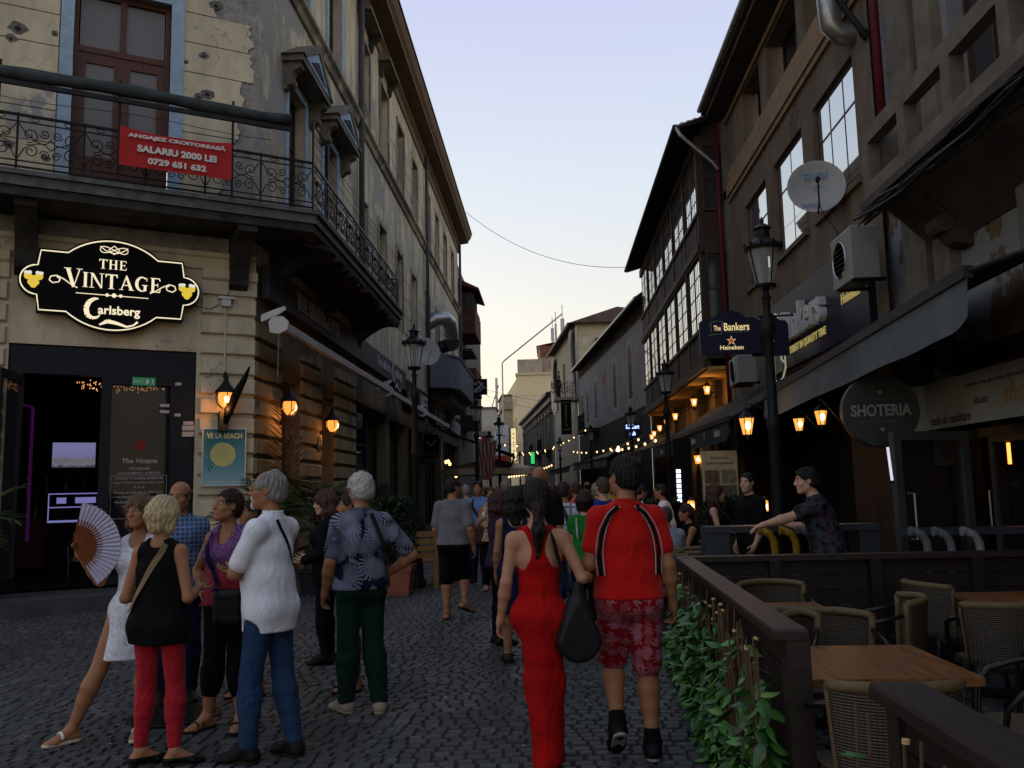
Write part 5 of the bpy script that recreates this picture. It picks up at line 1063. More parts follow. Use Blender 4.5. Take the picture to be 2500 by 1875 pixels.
text('The', 'lettering', GOLDL, hs, HO+Vector((-.24, -.102, .08)), XN, Z, width=.13, height=.1, ext=.004, off=.01); text('Bankers', 'lettering', GOLDL, hs, HO+Vector((.13, -.102, .1)), XN, Z, width=.48, height=.15, ext=.004, off=.012)
text('INTEREST IN QUALITY TIME', 'lettering', PRINT, hs, HO+Vector((.13, -.102, -.005)), XN, Z, width=.42, height=.02, ext=.003); text('Heineken', 'lettering', GOLDL, hs, HO+Vector((.02, -.102, -.3)), XN, Z, width=.44, height=.085, ext=.004, off=.012)
star = [((.075 if k % 2 == 0 else .03)*math.sin(k*math.pi/5), (.075 if k % 2 == 0 else .03)*math.cos(k*math.pi/5)) for k in range(10)]
MB().prism([(a*1.25, b*1.25) for a, b in star], HO+Vector((.02, -.1, -.17)), XN, Z, YM, .003).build('star_edge', GOLDL, hs); MB().prism(star, HO+Vector((.02, -.1, -.17)), XN, Z, YM, .006).build('star', mat_emit('star_red', (.5, .03, .02), .7), hs)
MB().prism(star, HO+Vector((.84, .168, -.17)), XN, Z, YM, .006).build('star', MAT['star_red'], hs)
MB().tube([HO+Vector((.57, .02, .3)), (4.95, 16.52, 4.85)], .02, 6).build('bracket', IRON, hs); MB().tube([HO+Vector((-.35, -.104, .02)), HO+Vector((-.36, -.104, .2)), HO+Vector((-.2, -.104, .22)), HO+Vector((-.14, -.104, .2)), HO+Vector((-.16, -.104, -.03)), HO+Vector((-.4, -.104, -.05))], .006, 5).build('hat_outline', PRINT, hs)
# --- big grey awning of the bankers pub and the darker lettered one beyond it
def awning(front0, front1, wallx, zr, drop, mat, label, vmat=None, nm='awning', scallop=False):
    f0, f1 = Vector(front0), Vector(front1); w0, w1 = Vector((wallx, f0.y, f0.z+zr)), Vector((wallx, f1.y, f1.z+zr)); t_ = thing(nm, label, 'awning', (f0+f1)/2)
    MB().grid(lambda u, v: (f0.lerp(f1, u)).lerp(w0.lerp(w1, u), v)+Z*(-.05*math.sin(math.pi*v)), 20, 6).build('canopy', mat, t_, smooth=True)
    MB().bar(f0, f1, .07, .09).build('front_bar', DARK, t_)
    def val(u, v):
        p = f0.lerp(f1, u); e = min(u, 1-u)*(f1-f0).length; k = drop*(1-.0)-(.0 if e > .3 else .22*drop*(1-e/.3)**2 if not scallop else 0)
        if scallop: k = drop*(1-.12*abs(math.sin(u*30)))
        return p-Z*(.045+k*v)+Vector((-.01-.014*math.sin(u*23+2*math.sin(u*5))*v-.02*v, .0, 0))
    MB().grid(val, 90, 5).build('valance', vmat or mat, t_, smooth=True)
    for f, w in ((f0, w0), (f1, w1)):
        MB().tube([f, f.lerp(w, .55)-Z*.06, w-Z*.1], .02, 6).build('folding_arm', DARK, t_)
    return t_
CANV = M('blue_grey_canvas', (.09, .105, .112), .9, .18, 2.2, .2, 160); CANVD = M('dark_canvas_green', (.03, .036, .036), .9, .2, 2, .2, 160)
awning((3.02, 6.15, 3.1), (3.62, 14.5, 3.08), 4.9, .75, .36, CANVD, 'large blue grey awning with a deep hanging valance over the shot bar tables', CANV)
aw2 = awning((3.15, 15.2, 2.78), (3.2, 26.4, 2.86), 4.85, 1.0, .34, CANVD, 'long black awning with small pale lettering along its valance', CANVD)
for k in range(8): y = 15.9+k*1.32; text('Bankers' if k % 2 == 0 else 'T', 'lettering', PRINT, aw2, (3.06, y, 2.58), YM, Z, width=.55 if k % 2 == 0 else .16, height=.15, ext=.004)
awning((2.9, 27.5, 2.75), (2.9, 38, 2.95), 4.6, .7, .3, M('tan_canvas', '#5a4a36', .9, .2, 2, .2), 'tan awning below the lettered wooden gallery', None)
awning((2.6, 40, 3.0), (1.4, 52, 3.1), 3.6, .7, .4, M('pale_scallop_canvas', '#6d675c', .9, .2, 2, .2), 'pale scalloped awning in front of the painted screen', None, scallop=True)
awning((1.2, 54, 3.0), (.0, 66, 3.0), 2.6, .7, .3, CANVD, 'dark awning between the string lights and the vertical sign')
awning((-1.3, 30.0, 2.85), (-1.5, 36, 2.95), -4.7, 1.35, .25, CANVD, 'dark sloping awning projecting far over the left pavement')
# --- shot bar
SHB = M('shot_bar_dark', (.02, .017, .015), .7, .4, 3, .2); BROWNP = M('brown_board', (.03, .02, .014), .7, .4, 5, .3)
sh = thing('shopfront', 'dark glazed shot bar front with grey metal door frames behind the terrace', 'shop front', (4.6, 9, 0))
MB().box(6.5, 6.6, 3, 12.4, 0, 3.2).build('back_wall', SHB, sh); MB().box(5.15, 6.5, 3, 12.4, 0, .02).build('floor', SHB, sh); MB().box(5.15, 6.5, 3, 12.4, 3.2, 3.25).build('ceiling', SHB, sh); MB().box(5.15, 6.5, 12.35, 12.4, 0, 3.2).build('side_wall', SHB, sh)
FRM = M('grey_metal_frame', (.05, .055, .058), .5, .2, 3, .05)
for x0, y0, x1, y1, w in ((4.55, 9.6, 4.55, 8.5, 1), (4.55, 7.6, 4.55, 6.5, 1)): pass
def glazed_leaf(a, b, z1, lab):
    a, b = Vector(a), Vector(b); d = (b-a).normalized(); L = (b-a).length; n = Vector((-d.y, d.x, 0)); mb = MB()
    for q in ((0, .09, 0, z1), (L-.09, L, 0, z1), (.09, L-.09, z1-.09, z1), (.09, L-.09, 0, .3)): mb.obox(a+d*(q[0]+q[1])/2+Z*(q[2]+q[3])/2, d, Z, n, (q[1]-q[0])/2, (q[3]-q[2])/2, .035)
    f_ = mb.build('glazed_door', FRM, sh); MB().obox(a+d*L/2+Z*(z1+.2)/2, d, Z, n, L/2-.09, (z1-.4)/2, .006).build('pane', PANE, f_)
    MB().tube([a+d*.12-n*.04+Z*1.05, a+d*.12-n*.13+Z*1.05, a+d*.12-n*.13+Z*1.5, a+d*.12-n*.04+Z*1.5], .012, 6).build('handle', ZINC, f_)
glazed_leaf((3.42, 8.8, 0), (4.3, 9.1, 0), 2.12, ''); glazed_leaf((4.95, 9.9, 0), (4.95, 8.9, 0), 2.12, ''); glazed_leaf((4.5, 7.35, 0), (5.05, 7.0, 0), 2.3, '')
for y in (10.9, 10.0, 8.6, 7.6, 6.4): MB().box(5.0, 5.1, y-.06, y+.06, 0, 2.9).build('mullion', FRM, sh)
MB().box(4.9, 5.05, 4, 10.9, 2.1, 2.2).build('transom', FRM, sh)
for y in (10.45, 9.3, 8.1, 7.0): MB().box(5.05, 5.06, y-.5, y+.5, 2.2, 2.9).build('upper_pane', GLASS, sh)
MB().box(4.3, 4.9, 10.9, 12.5, 0, 3.1).build('brown_pier', BROWNP, sh); MB().box(4.75, 4.95, 10.7, 11.1, 1.8, 3.3).build('plaster_pier', plaster('worn_pier', '#6a6258', '#3a352f', .5, 3., .5, .4), sh)
bn = thing('shot_bar_banner', 'pale grey banner with handwritten words and orange script over the shot bar', 'banner', (4.4, 9, 2.45))
MB().box(4.38, 4.4, 5.5, 10.2, 2.2, 2.73).build('cloth', M('pale_banner', (.27, .285, .285), .8, .1, 2, .08), bn); MB().obox((4.18, 10.36, 2.46), Vector((.8, -.6, 0)), Z, Vector((.6, .8, 0)), .26, .265, .01).build('cloth', MAT['pale_banner'], bn)
INK = M('banner_ink', (.025, .025, .025), .8, 0, bmp=0); ORG = M('banner_orange', (.35, .17, .01), .8, 0, bmp=0)
for tx, y, z, w, h, mt, sh_ in (('statie de reabilitare', 9.6, 2.29, .95, .1, INK, .3), ('statie de prima alcoolizare', 8.5, 2.6, 1.4, .06, INK, 0), ('shots', 8.9, 2.43, .28, .08, INK, 0), ('shots', 8.15, 2.45, .6, .2, ORG, .35), ('SHOTS', 9.75, 2.47, .35, .11, PRINT, 0), ('XIDOI', 9.9, 2.64, .3, .06, PRINT, 0), ('bar', 7.2, 2.45, .5, .2, ORG, .35)):
    text(tx, 'lettering', mt, bn, (4.378, y, z), YM, Z, width=w, height=h, ext=.002, shear=sh_, off=.006)
rs_ = thing('round_sign', 'round dark drum sign with pale block lettering hanging at the shot bar', 'sign', (3.48, 9.2, 2.36))
rn = Vector((-.12, -.99, 0)).normalized(); ru = Vector((.99, -.12, 0)).normalized(); rc = Vector((3.48, 9.2, 2.365))
MB().lathe([(.001, .06), (.375, .06), (.385, .05), (.385, -.09), (.001, -.09)], 40, rc, rn).build('drum', M('sign_dark_grey', (.028, .03, .03), .5, .2, 3, .03), rs_, smooth='auto')
text('SHOTERIA', 'lettering', M('sign_pale_grey', (.2, .205, .21), .6, .08, 6, 0), rs_, rc+rn*.062, ru, Z, width=.6, height=.125, ext=.004, off=.025)
for dz, tx in ((.11, 'statie de prima alcoolizare'), (-.115, 'statie de reabilitare')): text(tx, 'lettering', M('sign_dim', (.08, .08, .08), .6, 0, bmp=0), rs_, rc+rn*.062+Z*dz, ru, Z, width=.42, height=.025, ext=.002)
for dz, rot in ((.185, .785), (-.2, 0)):
    mk = MB(); c, s = math.cos(rot), math.sin(rot)
    for a, b in (((-.025, 0), (.025, 0)), ((0, -.025), (0, .025))): ribbon([(a[0]*c-a[1]*s, a[0]*s+a[1]*c), (b[0]*c-b[1]*s, b[0]*s+b[1]*c)], .007, rc+rn*.061+Z*dz+rn*.001*(a[0] == 0), ru, Z, rn, mk)
    mk.build('cross_mark', MAT['sign_pale_grey'], rs_)
MB().tube([rc+Z*.38-rn*.02, rc+Z*.62], .012, 6).build('hanger', IRON, rs_); MB().bar(rc+Z*.62-ru*.1, (4.9, 9.35, 2.99), .03).build('bracket', IRON, rs_)
FIL = mat_emit('filament_orange', (1., .3, .05), 7.)
for k, (y, z, h) in enumerate(((10.8, 1.93, .26), (10.2, 1.9, .14), (9.95, 1.96, .18), (10.3, 1.74, .07), (9.35, 1.95, .05), (9.4, 1.58, .08))):
    b_ = thing('filament_lamp', 'glowing orange filament lamp hanging inside the shot bar', 'lamp', (5.6, y, z), 0, 'filament lamps in the shot bar')
    MB().tube([(5.6, y, z-h/2), (5.6, y, z+h/2)], .022 if h > .1 else .04, 8).build('bulb', FIL, b_); MB().tube([(5.6, y, z+h/2), (5.6, y, 3.2)], .006, 5).build('cord', IRON, b_)
lt = thing('light_tube', 'slim white light tube standing by the shot bar door frame', 'light tube', (3.38, 8.75, 1.6))
MB().tube([(3.37, 8.72, 1.63), (3.35, 8.72, 1.96)], .014, 8).build('tube', mat_emit('cool_tube', (.7, .68, .85), 1.), lt); MB().tube([(3.37, 8.72, 1.6), (3.37, 8.72, 1.63)], .018, 8).build('socket', IRON, lt)
# --- six-sided lanterns of the right-hand pubs
HEXG = mat_emit('hex_lantern_glow', (1., .36, .06), 1.5); HEXB = mat_emit('hex_bulb_glow', (1., .66, .25), 9.)
def hex_lantern(p, label, s=1., e=5., arm=None, group='six-sided lit lanterns on the right', light=True):
    t_ = thing('hex_lantern', label, 'lantern', p, 0, group); p = Vector(p)
    MB().lathe([(.06*s, -.13*s), (.105*s, .1*s)], 6, p).build('panes', HEXG, t_); MB().lathe([(.001, -.07*s), (.035*s, -.04*s), (.04*s, .02*s), (.001, .06*s)], 8, p-Vector((.0, .075*s, 0))).build('bulb', HEXB, t_, smooth=True)
    MB().lathe([(.125*s, .1*s), (.13*s, .115*s), (.06*s, .18*s), (.03*s, .2*s), (.02*s, .24*s), (.001, .26*s)], 6, p).build('cap', IRON, t_)
    MB().lathe([(.065*s, -.13*s), (.05*s, -.15*s), (.02*s, -.18*s), (.001, -.22*s)], 6, p).build('foot', IRON, t_)
    for k in range(6): a = k*math.pi/3; MB().tube([p+Vector((.062*s*math.cos(a), .062*s*math.sin(a), -.13*s)), p+Vector((.108*s*math.cos(a), .108*s*math.sin(a), .1*s))], .007*s, 4).build('glazing_bar', IRON, t_)
    if arm: MB().tube([p+Z*.25*s, p+Z*.32*s, Vector(arm)], .012, 6).build('arm', IRON, t_)
    if light: lantern_light(p+Vector((-.02, -.2*s, -.05)), (1., .5, .15), e, .05)
    return t_
hex_lantern((4.55, 14.6, 2.72), 'lit lantern nearer the round drum sign under the grey awning', 1., 5, (4.9, 14.6, 2.6)); hex_lantern((4.55, 15.9, 2.7), 'lit lantern deeper under the grey awning beside the brown wall', .95, 4, (4.9, 15.9, 2.6))
hex_lantern((2.95, 13.0, 2.5), 'large lit lantern at the far corner of the grey awning', 1.05, 7, (3.25, 13.05, 2.75))
for k, (y, z, x) in enumerate(((24.8, 4.35, 4.55), (26.8, 4.2, 4.5))):
    hex_lantern((x, y, z), ('lit lantern hung from a scrolled bracket under the gallery next to the air conditioner', 'lit lantern second along under the wooden gallery')[k], 1.0, 9, (5.0, y, z+.45))
for k, (y, z) in enumerate(((30.9, 4.1), (33.2, 4.05), (35.4, 4.0), (37.4, 3.9), (38.2, 3.8))):
    hex_lantern((4.5, y, z), 'small lit lantern, %s in the row along the far half of the wooden gallery' % ('first', 'second', 'third', 'fourth', 'last')[k], 1.0, 5, (5.0, y, z+.4), light=(k % 2 == 0))
hex_lantern((4.9, 29, 2.5), 'lit lantern on the ochre wall over the restaurant diners', 1.2, 5, (5.05, 29, 2.7)); hex_lantern((4.85, 31.5, 2.4), 'small downward wall lamp beside the ochre pilasters', .8, 2, (5.05, 31.5, 2.6))
for y in (25, 28.5, 32):
    sc_ = thing('scroll_bracket', 'black wrought iron scroll bracket under the wooden gallery', 'bracket', (4.8, y, 4.2), 0, 'scroll brackets under the gallery')
    for k, pth in enumerate(((spiral(.0, 0, .25, 0, 1.5, 20)), spiral(.35, .05, .2, math.pi, 1.5, 20, -1), [(-.3, .3), (.6, .3)], [(-.25, .28), (.2, -.1), (.55, -.3)])): MB().tube([(4.95-(a+.3)*.6, y, 4.25+b*.8) for a, b in pth], .014, 5).build('scroll', IRON, sc_)
# --- menu boards and lit signs on the right
mn = thing('restaurant_board', 'cream restaurant poster board with small pictures beside the arched window', 'sign board', (3.0, 16, 1.9))
MB().box(2.78, 3.42, 16.0, 16.05, 1.3, 2.25).build('board', M('cream_board', '#9c8f74', .7, .15, 4, .03), mn); text('Restaurant', 'lettering', INK, mn, (3.1, 15.997, 2.13), XN, Z, width=.3, ext=.002); text('Crama Domneasca', 'lettering', INK, mn, (3.1, 15.997, 2.03), XN, Z, width=.52, ext=.002, off=.01)
for x, z, c_ in ((2.95, 1.78, '#55483a'), (3.25, 1.78, '#6a6253'), (2.95, 1.5, '#3e3a33'), (3.25, 1.5, '#4d5040')): MB().box(x-.13, x+.13, 15.985, 16.0, z-.12, z+.12).build('picture', M('menu_'+c_, c_, .6, .5, 14, .1), mn)
led = thing('lit_menu', 'narrow upright menu board with a bright white lit strip', 'menu board', (2.35, 16, 1.5))
MB().box(2.3, 2.62, 16.2, 16.3, 1.2, 2.5).build('board', BLK, led)
for k in range(7): MB().box(2.33, 2.41, 16.185, 16.2, 1.32+k*.09, 1.39+k*.09).build('lit_cell', mat_emit('cool_white_panel', (.7, .75, .9), 2.2), led)
nb3 = thing('blue_neon_sign', 'small blue white neon sign on the painted screen facade', 'neon sign', (3.9, 40.2, 4.25)); NB = mat_emit('blue_neon', (.35, .45, 1.), 3.)
text('Schubert', 'lettering', NB, nb3, (3.86, 40.2, 4.42), XN, Z, width=.62, height=.2, ext=.01, off=.02); text('pub', 'lettering', NB, nb3, (3.86, 40.2, 4.08), XN, Z, width=.26, height=.26, ext=.01, off=.02); MB().box(3.5, 4.25, 40.25, 40.3, 3.9, 4.6).build('board', DARK, nb3)
gs = thing('green_cross_sign', 'small bright green lit sign far down the right side', 'sign', (-1.2, 60, 3.7)); MB().box(-1.35, -1.1, 60, 60.1, 3.4, 4.2).build('lit_panel', mat_emit('green_glow', (.02, .5, .12), 1.3), gs); MB().box(-1.4, -1.05, 60.1, 60.2, 3.3, 4.3).build('case', DARK, gs)
ys = thing('yellow_lit_sign', 'tall warm white lit sign far down where the street bends', 'sign', (-2.95, 70, 5)); MB().box(-3.15, -2.75, 70, 70.1, 4, 6.6).build('lit_panel', mat_emit('warm_panel', (1., .8, .42), .9), ys); MB().box(-3.2, -2.7, 70.1, 70.2, 3.95, 6.65).build('case', DARK, ys)
for k in range(6): MB().box(-3.0, -2.9, 69.98, 70, 4.4+k*.34, 4.5+k*.34).build('mark', DARK, ys)
# string lights
SB_ = mat_emit('string_bulb', (1., .6, .28), 3.)
def string(p0, p1, n, sag, label):
    t_ = thing('string_lights', label, 'string lights', p0); p0, p1 = Vector(p0), Vector(p1); q = lambda u: p0.lerp(p1, u)-Z*sag*4*u*(1-u)
    MB().tube([q(i/16) for i in range(17)], .01, 4).build('wire', IRON, t_); bm_ = MB().lathe([(.001, -.05), (.034, -.02), (.034, .015), (.014, .04), (.001, .04)], 8).mesh('bulb', SB_)
    for k in range(n): inst(bm_, 'bulb', t_, Matrix.Translation(q((k+.5)/n)-Z*.06))
string((2.0, 41, 4.6), (-2.6, 60, 4.3), 9, .5, 'warm bulbs on a drooping wire crossing the far street'); string((1.4, 52, 4.7), (-2.5, 58, 4.1), 8, .4, 'second string of warm bulbs behind the first one'); string((-3.2, 36, 4.0), (-1.2, 38, 3.6), 4, .15, 'short string of bulbs beside the dark sloping awning')
string((3.0, 27.5, 3.25), (1.3, 52, 3.9), 11, .25, 'row of small warm bulbs under the right hand awnings'); string((2.9, 20, 2.9), (2.6, 38, 3.3), 8, .1, 'row of small warm bulbs along the black lettered awning'); string((-1.9, 38, 2.25), (.1, 38.5, 2.75), 18, .1, 'dense glowing orange garland above the crowd')
sp = thing('bare_bulb', 'single bright bare bulb hanging under the tan awning', 'lamp', (2.1, 27, 2.8)); MB().lathe([(.001, -.08), (.055, -.05), (.06, 0), (.03, .06), (.02, .1)], 10, (2.12, 27, 2.8)).build('bulb', mat_emit('bare_bulb_glow', (1., .55, .2), 8.), sp); MB().tube([(2.12, 27, 2.9), (2.9, 27.6, 2.95)], .008, 4).build('cord', IRON, sp)
for k, (p0, p1, sag) in enumerate((((-4.7, 46, 17.3), (3.7, 37, 11.2), 1.0), ((-4.6, 47.5, 10.2), (-4.2, 118, 9), 2.), ((-4.2, 46, 7.3), (2.0, 60, 7.6), .3), ((-4.3, 46, 7.1), (.6, 70, 8.0), .3))):
    w_ = thing('overhead_wire', 'thin black wire sagging across the open sky between the roofs' if k == 0 else 'thin wire running low across the far end of the street', 'wire', p0, 0, None if k == 0 else 'low wires across the far street'); a, b = Vector(p0), Vector(p1)
    MB().tube([a.lerp(b, i/20)-Z*sag*4*(i/20)*(1-i/20) for i in range(21)], .012 if k == 0 else .01, 4).build('strand', IRON, w_)
fg = thing('hanging_flag', 'limp red striped flag hanging from a pole on the left of the street', 'flag', (-1.75, 24, 2.5))
def fgm():
    m = bpy.data.materials.new('striped_flag'); t, b = nodes(m); v = coords(t); s3 = t.nodes.new('ShaderNodeSeparateXYZ'); t.links.new(v, s3.inputs[0])
    t.links.new(mixc(t, math_(t, 'GREATER_THAN', math_(t, 'FRACT', math_(t, 'MULTIPLY', math_(t, 'ADD', s3.outputs[0], math_(t, 'MULTIPLY', s3.outputs[2], .15)), 9.)), .5), (.22, .03, .03), (.2, .19, .18)), b.inputs['Base Color']); b.inputs['Roughness'].default_value = .9; return m
MB().grid(lambda u, v: Vector((-1.98+.5*u-.12*v*u, 24+.1*math.sin(u*14), 3.05-1.05*v-.1*math.sin(u*3))), 24, 10).build('cloth', fgm(), fg, smooth=True); MB().tube([(-2.3, 27, 2.2), (-1.95, 24, 3.1)], .015, 6).build('pole', IRON, fg)
um = thing('parasol', 'wide pale cream parasol with dark script lettering over the left pavement', 'parasol', (-2.3, 33, 0))
for k in range(8):
    a0, a1 = k*math.pi/4+.2, (k+1)*math.pi/4+.2; MB().add([(-2.3, 33, 2.85), (-2.3+1.9*math.cos(a0), 33+1.9*math.sin(a0), 2.42), (-2.3+1.9*math.cos(a1), 33+1.9*math.sin(a1), 2.42), (-2.3+1.9*math.cos(a1), 33+1.9*math.sin(a1), 2.2), (-2.3+1.9*math.cos(a0), 33+1.9*math.sin(a0), 2.2)], [(0, 1, 2), (1, 4, 3, 2)]).build('canopy_panel', M('parasol_cream', '#b3aa98', .9, .1, 3, .1), um)
MB().tube([(-2.3, 33, 0), (-2.3, 33, 2.9)], .03, 8).build('pole', IRON, um); text('Coca', 'lettering', INK, um, (-1.9, 31.5, 2.5), XN, Vector((0, .95, .3)), width=.9, ext=.004, shear=.4, off=.01)
for x, y, tx, z0, z1 in ((-3.3, 42, '', 2.4, 4.2), ):
    w_ = thing('white_panel_sign', 'pale upright panel sign with a red square under the dark left awning', 'sign', (x, y, z0)); MB().box(x-.45, x+.35, y, y+.05, z0, z1+.3).build('panel', M('pale_panel', (.3, .3, .3), .6, .1), w_); MB().box(x+.0, x+.22, y-.01, y, z1-.25, z1+.1).build('red_square', MAT['sheet_red'], w_); text('UNIT ART', 'lettering', INK, w_, (x-.02, y-.003, z0+.5), XN, Z, width=.6, ext=.002)
hb = thing('hanging_black_board', 'small black hanging board with a pale tick mark on the left shops', 'sign', (-4.2, 33, 3.3)); MB().box(-4.75, -4.2, 32.4, 32.45, 2.9, 3.75).build('board', BLK, hb); ribbon([(-.16, .1), (-.02, -.08), (.2, .2)], .035, Vector((-4.48, 32.395, 3.4)), XN, Z, YM, MB()).build('tick_mark', PRINT, hb); text('noblesse', 'lettering', PRINT, hb, (-4.48, 32.395, 3.02), XN, Z, width=.4, ext=.002)
# closing walls between and behind the right-hand houses
MB().box(6.6, 7, -2, 12.5, 0, 12.5).build('rear_wall', CONCD, nb_); MB().box(4.62, 12, 38.32, 39.3, 0, 10).build('side_wall', CONCD, gh); MB().box(5.12, 9, -2.2, -2, 0, 13).build('side_wall', CONCD, nb_)
# ---------------------------------------------------------------- terrace on the right
FENCE = wood('dark_fence_wood', '#120d0a', '#241913', 1., (1.5, 1.5, 14), .6, .3); RAILW = wood('dark_rail_wood', '#1d1613', '#2f2622', 1., (10, 1.2, 10), .5, .25)
TABW = wood('table_wood', '#4a2a16', '#8a5c34', 1., (9, 1., 9), .38, .12); WICK = None
def wicker():
    m = bpy.data.materials.new('wicker'); t, b = nodes(m); v = coords(t)
    w1 = t.nodes.new('ShaderNodeTexWave'); w1.bands_direction = 'Z'; w1.inputs['Scale'].default_value = 26; w1.inputs['Distortion'].default_value = .6; t.links.new(v, w1.inputs['Vector'])
    w2 = t.nodes.new('ShaderNodeTexWave'); w2.bands_direction = 'X'; w2.inputs['Scale'].default_value = 16; w2.inputs['Distortion'].default_value = .5; t.links.new(v, w2.inputs['Vector'])
    k = math_(t, 'MULTIPLY', w1.outputs[1], math_(t, 'ADD', math_(t, 'MULTIPLY', w2.outputs[1], .6), .4)); n = noise(t, v, 8, 4)
    t.links.new(mixc(t, k, '#1b140c', mixc(t, n, '#473923', '#5e4e33')), b.inputs['Base Color']); b.inputs['Roughness'].default_value = .6; bump(t, b, k, .8, .006); return m
WICK = wicker(); TUBE = M('chair_tube', (.03, .028, .027), .3, .2, 6, .05, metal=.7); CUSH = M('cream_cushion', '#9a917e', .9, .12, 6, .15, 40)
def wicker_chair(label):
    t_ = thing('wicker_chair', label, 'chair', (0, 0, 0), 0, 'wicker armchairs of the terrace'); B = lambda mb, n, m, sm=True: mb.build(n, m, t_, world=False, smooth=sm)
    def bk(u, v, d=0.): a = (u-.5)*2.2; r = .25+.035*v+d; return (r*math.sin(a), -.02-r*math.cos(a)*.92+.0, .44+.38*v+(.02*math.cos(a*1.2) if v > .9 else 0))
    mb = MB(); n, h = 16, 6
    for j in range(h+1):
        for i in range(n+1): mb.v.append(bk(i/n, j/h))
    for j in range(h+1):
        for i in range(n+1): mb.v.append(bk(i/n, j/h, .018))
    N = (n+1)*(h+1)
    for j in range(h):
        for i in range(n): q = j*(n+1)+i; mb.f += [(q, q+1, q+n+2, q+n+1), (N+q+n+1, N+q+n+2, N+q+1, N+q)]; mb.mi += [0, 0]
    for i in range(n): mb.f.append((i, N+i, N+i+1, i+1)); mb.mi.append(0)
    for j in range(h):
        for i in (0, n): q = j*(n+1)+i; mb.f.append((q, q+n+1, N+q+n+1, N+q)); mb.mi.append(0)
    B(mb, 'woven_back', WICK)
    B(MB().tube([(bk(i/14, 1.)[0]*1.01, bk(i/14, 1.)[1], bk(i/14, 1.)[2]) for i in range(15)], .024, 8), 'top_roll', M('wrapped_cane', '#5f5036', .55, .2, 40, .3, 120))
    for s in (0, 1): B(MB().tube([bk(s, q/6) for q in range(7)], .02, 8), 'side_roll', MAT['wrapped_cane'])
    B(MB().prism([(-.2, -.22), (.2, -.22), (.25, .18), (.19, .25), (-.19, .25), (-.25, .18)], (0, 0, .42), (1, 0, 0), (0, 1, 0), (0, 0, 1), .045), 'seat', WICK, False)
    for s in (-1, 1):
        B(MB().tube([(s*.25, -.12, .75), (s*.28, .05, .71), (s*.285, .17, .67), (s*.27, .24, .59), (s*.25, .26, .44), (s*.25, .27, .2), (s*.255, .28, 0)], .015, 8), 'armrest', TUBE)
        B(MB().tube([(s*.2, -.24, .45), (s*.21, -.25, .4), (s*.24, -.3, .2), (s*.26, -.34, 0)], .014, 8), 'rear_leg', TUBE)
        B(MB().tube([(s*.25, .27, .22), (s*.25, -.28, .25)], .011, 6), 'side_stretcher', TUBE)
    return t_
def cafe_table(label, x0, x1, y0, y1, z=.74):
    t_ = thing('cafe_table', label, 'table', ((x0+x1)/2, (y0+y1)/2, 0), 0, 'wooden tables of the terrace'); n = 6; w = (x1-x0)/n
    for k in range(n): MB().obox(((x0+w*(k+.5)), (y0+y1)/2, z-.02), XN, YN, Z, w/2-.0003, (y1-y0)/2, .02, bev=.0012).build('top_plank', TABW, t_)
    cx, cy = (x0+x1)/2, (y0+y1)/2; MB().tube([(cx, cy, .05), (cx, cy, z-.04)], .035, 10).build('column', TUBE, t_, smooth=True)
    for k in range(4): a = k*math.pi/2+.785; MB().bar((cx, cy, .06), (cx+.33*math.cos(a), cy+.33*math.sin(a), .02), .05, .04).build('foot', TUBE, t_)
cafe_table('square plank table next to the open fence gap', 1.16, 1.92, 4.08, 4.9); cafe_table('square plank table against the far corner of the leafy fence', 1.22, 1.94, 5.9, 6.68); cafe_table('square plank table at the right of the terrace by the shot bar', 3.02, 3.8, 6.3, 7.1)
WC = wicker_chair('wicker armchair with its back to the dark plank fence behind the corner table'); WC.matrix_basis = Matrix.Translation((1.72, 6.93, 0)) @ Matrix.Rotation(R(178), 4, 'Z')
for x, y, h, lb_ in ((2.22, 6.12, 75, 'wicker armchair turned towards the table in the fence corner'), (3.02, 6.95, -75, 'wicker armchair between the corner table and the shot bar table'), (2.88, 5.85, -12, 'wicker armchair with its back to the gate table, pulled up to the shot bar table'), (2.95, 5.05, 30, 'wicker armchair standing loose between the gate table and the shot bar table'),
        (2.3, 4.3, 78, 'wicker armchair at the street-far side of the gate table'), (1.33, 3.72, 0, 'wicker armchair in front of the gate table, its back to the gate'), (1.62, 5.25, 172, 'wicker armchair squeezed between the two tables along the leafy fence'), (1.28, 5.35, 150, 'wicker armchair tucked against the leafy fence behind the gate table')):
    clone(WC, (x, y, 0), R(h), lb_)
# fence: rails, planks, posts
fn = thing('terrace_fence', 'dark timber terrace fence hung with twigs and bright leaves on the street side', 'fence', (1.05, 5.8, 0))
FA, FB = Vector((1.0, 3.86, 0)), Vector((1.14, 7.7, 0)); FDv = (FB-FA).normalized(); FNv = Vector((-FDv.y, FDv.x, 0)); FL_ = (FB-FA).length
MB().obox((FA+FB)/2+Z*.985+FNv*.0, FDv, FNv, Z, FL_/2+.06, .075, .022, bev=.006).build('top_rail', RAILW, fn)
for k in range(7): MB().obox((FA+FB)/2+Z*(.12+k*.13), FDv, FNv, Z, FL_/2-.05, .012, .06).build('plank', FENCE, fn)
for a in (.0, .34, .67, 1.): p = FA.lerp(FB, a)-FNv*.03; MB().box(p.x-.05, p.x+.05, p.y-.05, p.y+.05, 0, .96).build('post', RAILW, fn)
MB().box(1.1, 5.0, 7.62, 7.78, .965, 1.01).build('top_rail', RAILW, fn)
for k in range(7): MB().box(1.12, 5.0, 7.69, 7.72, .06+k*.13, .18+k*.13).build('plank', FENCE, fn)
for x in (1.9, 2.75, 3.6, 4.5): MB().box(x-.045, x+.045, 7.6, 7.69, 0, .965).build('post', FENCE, fn)
GA, GB = Vector((1.03, 2.78, 0)), Vector((1.05, 1.2, 0))
gt = thing('near_fence', 'short dark fence section with leaves and sawn twig ends beside the gate gap', 'fence', (1.04, 2, 0))
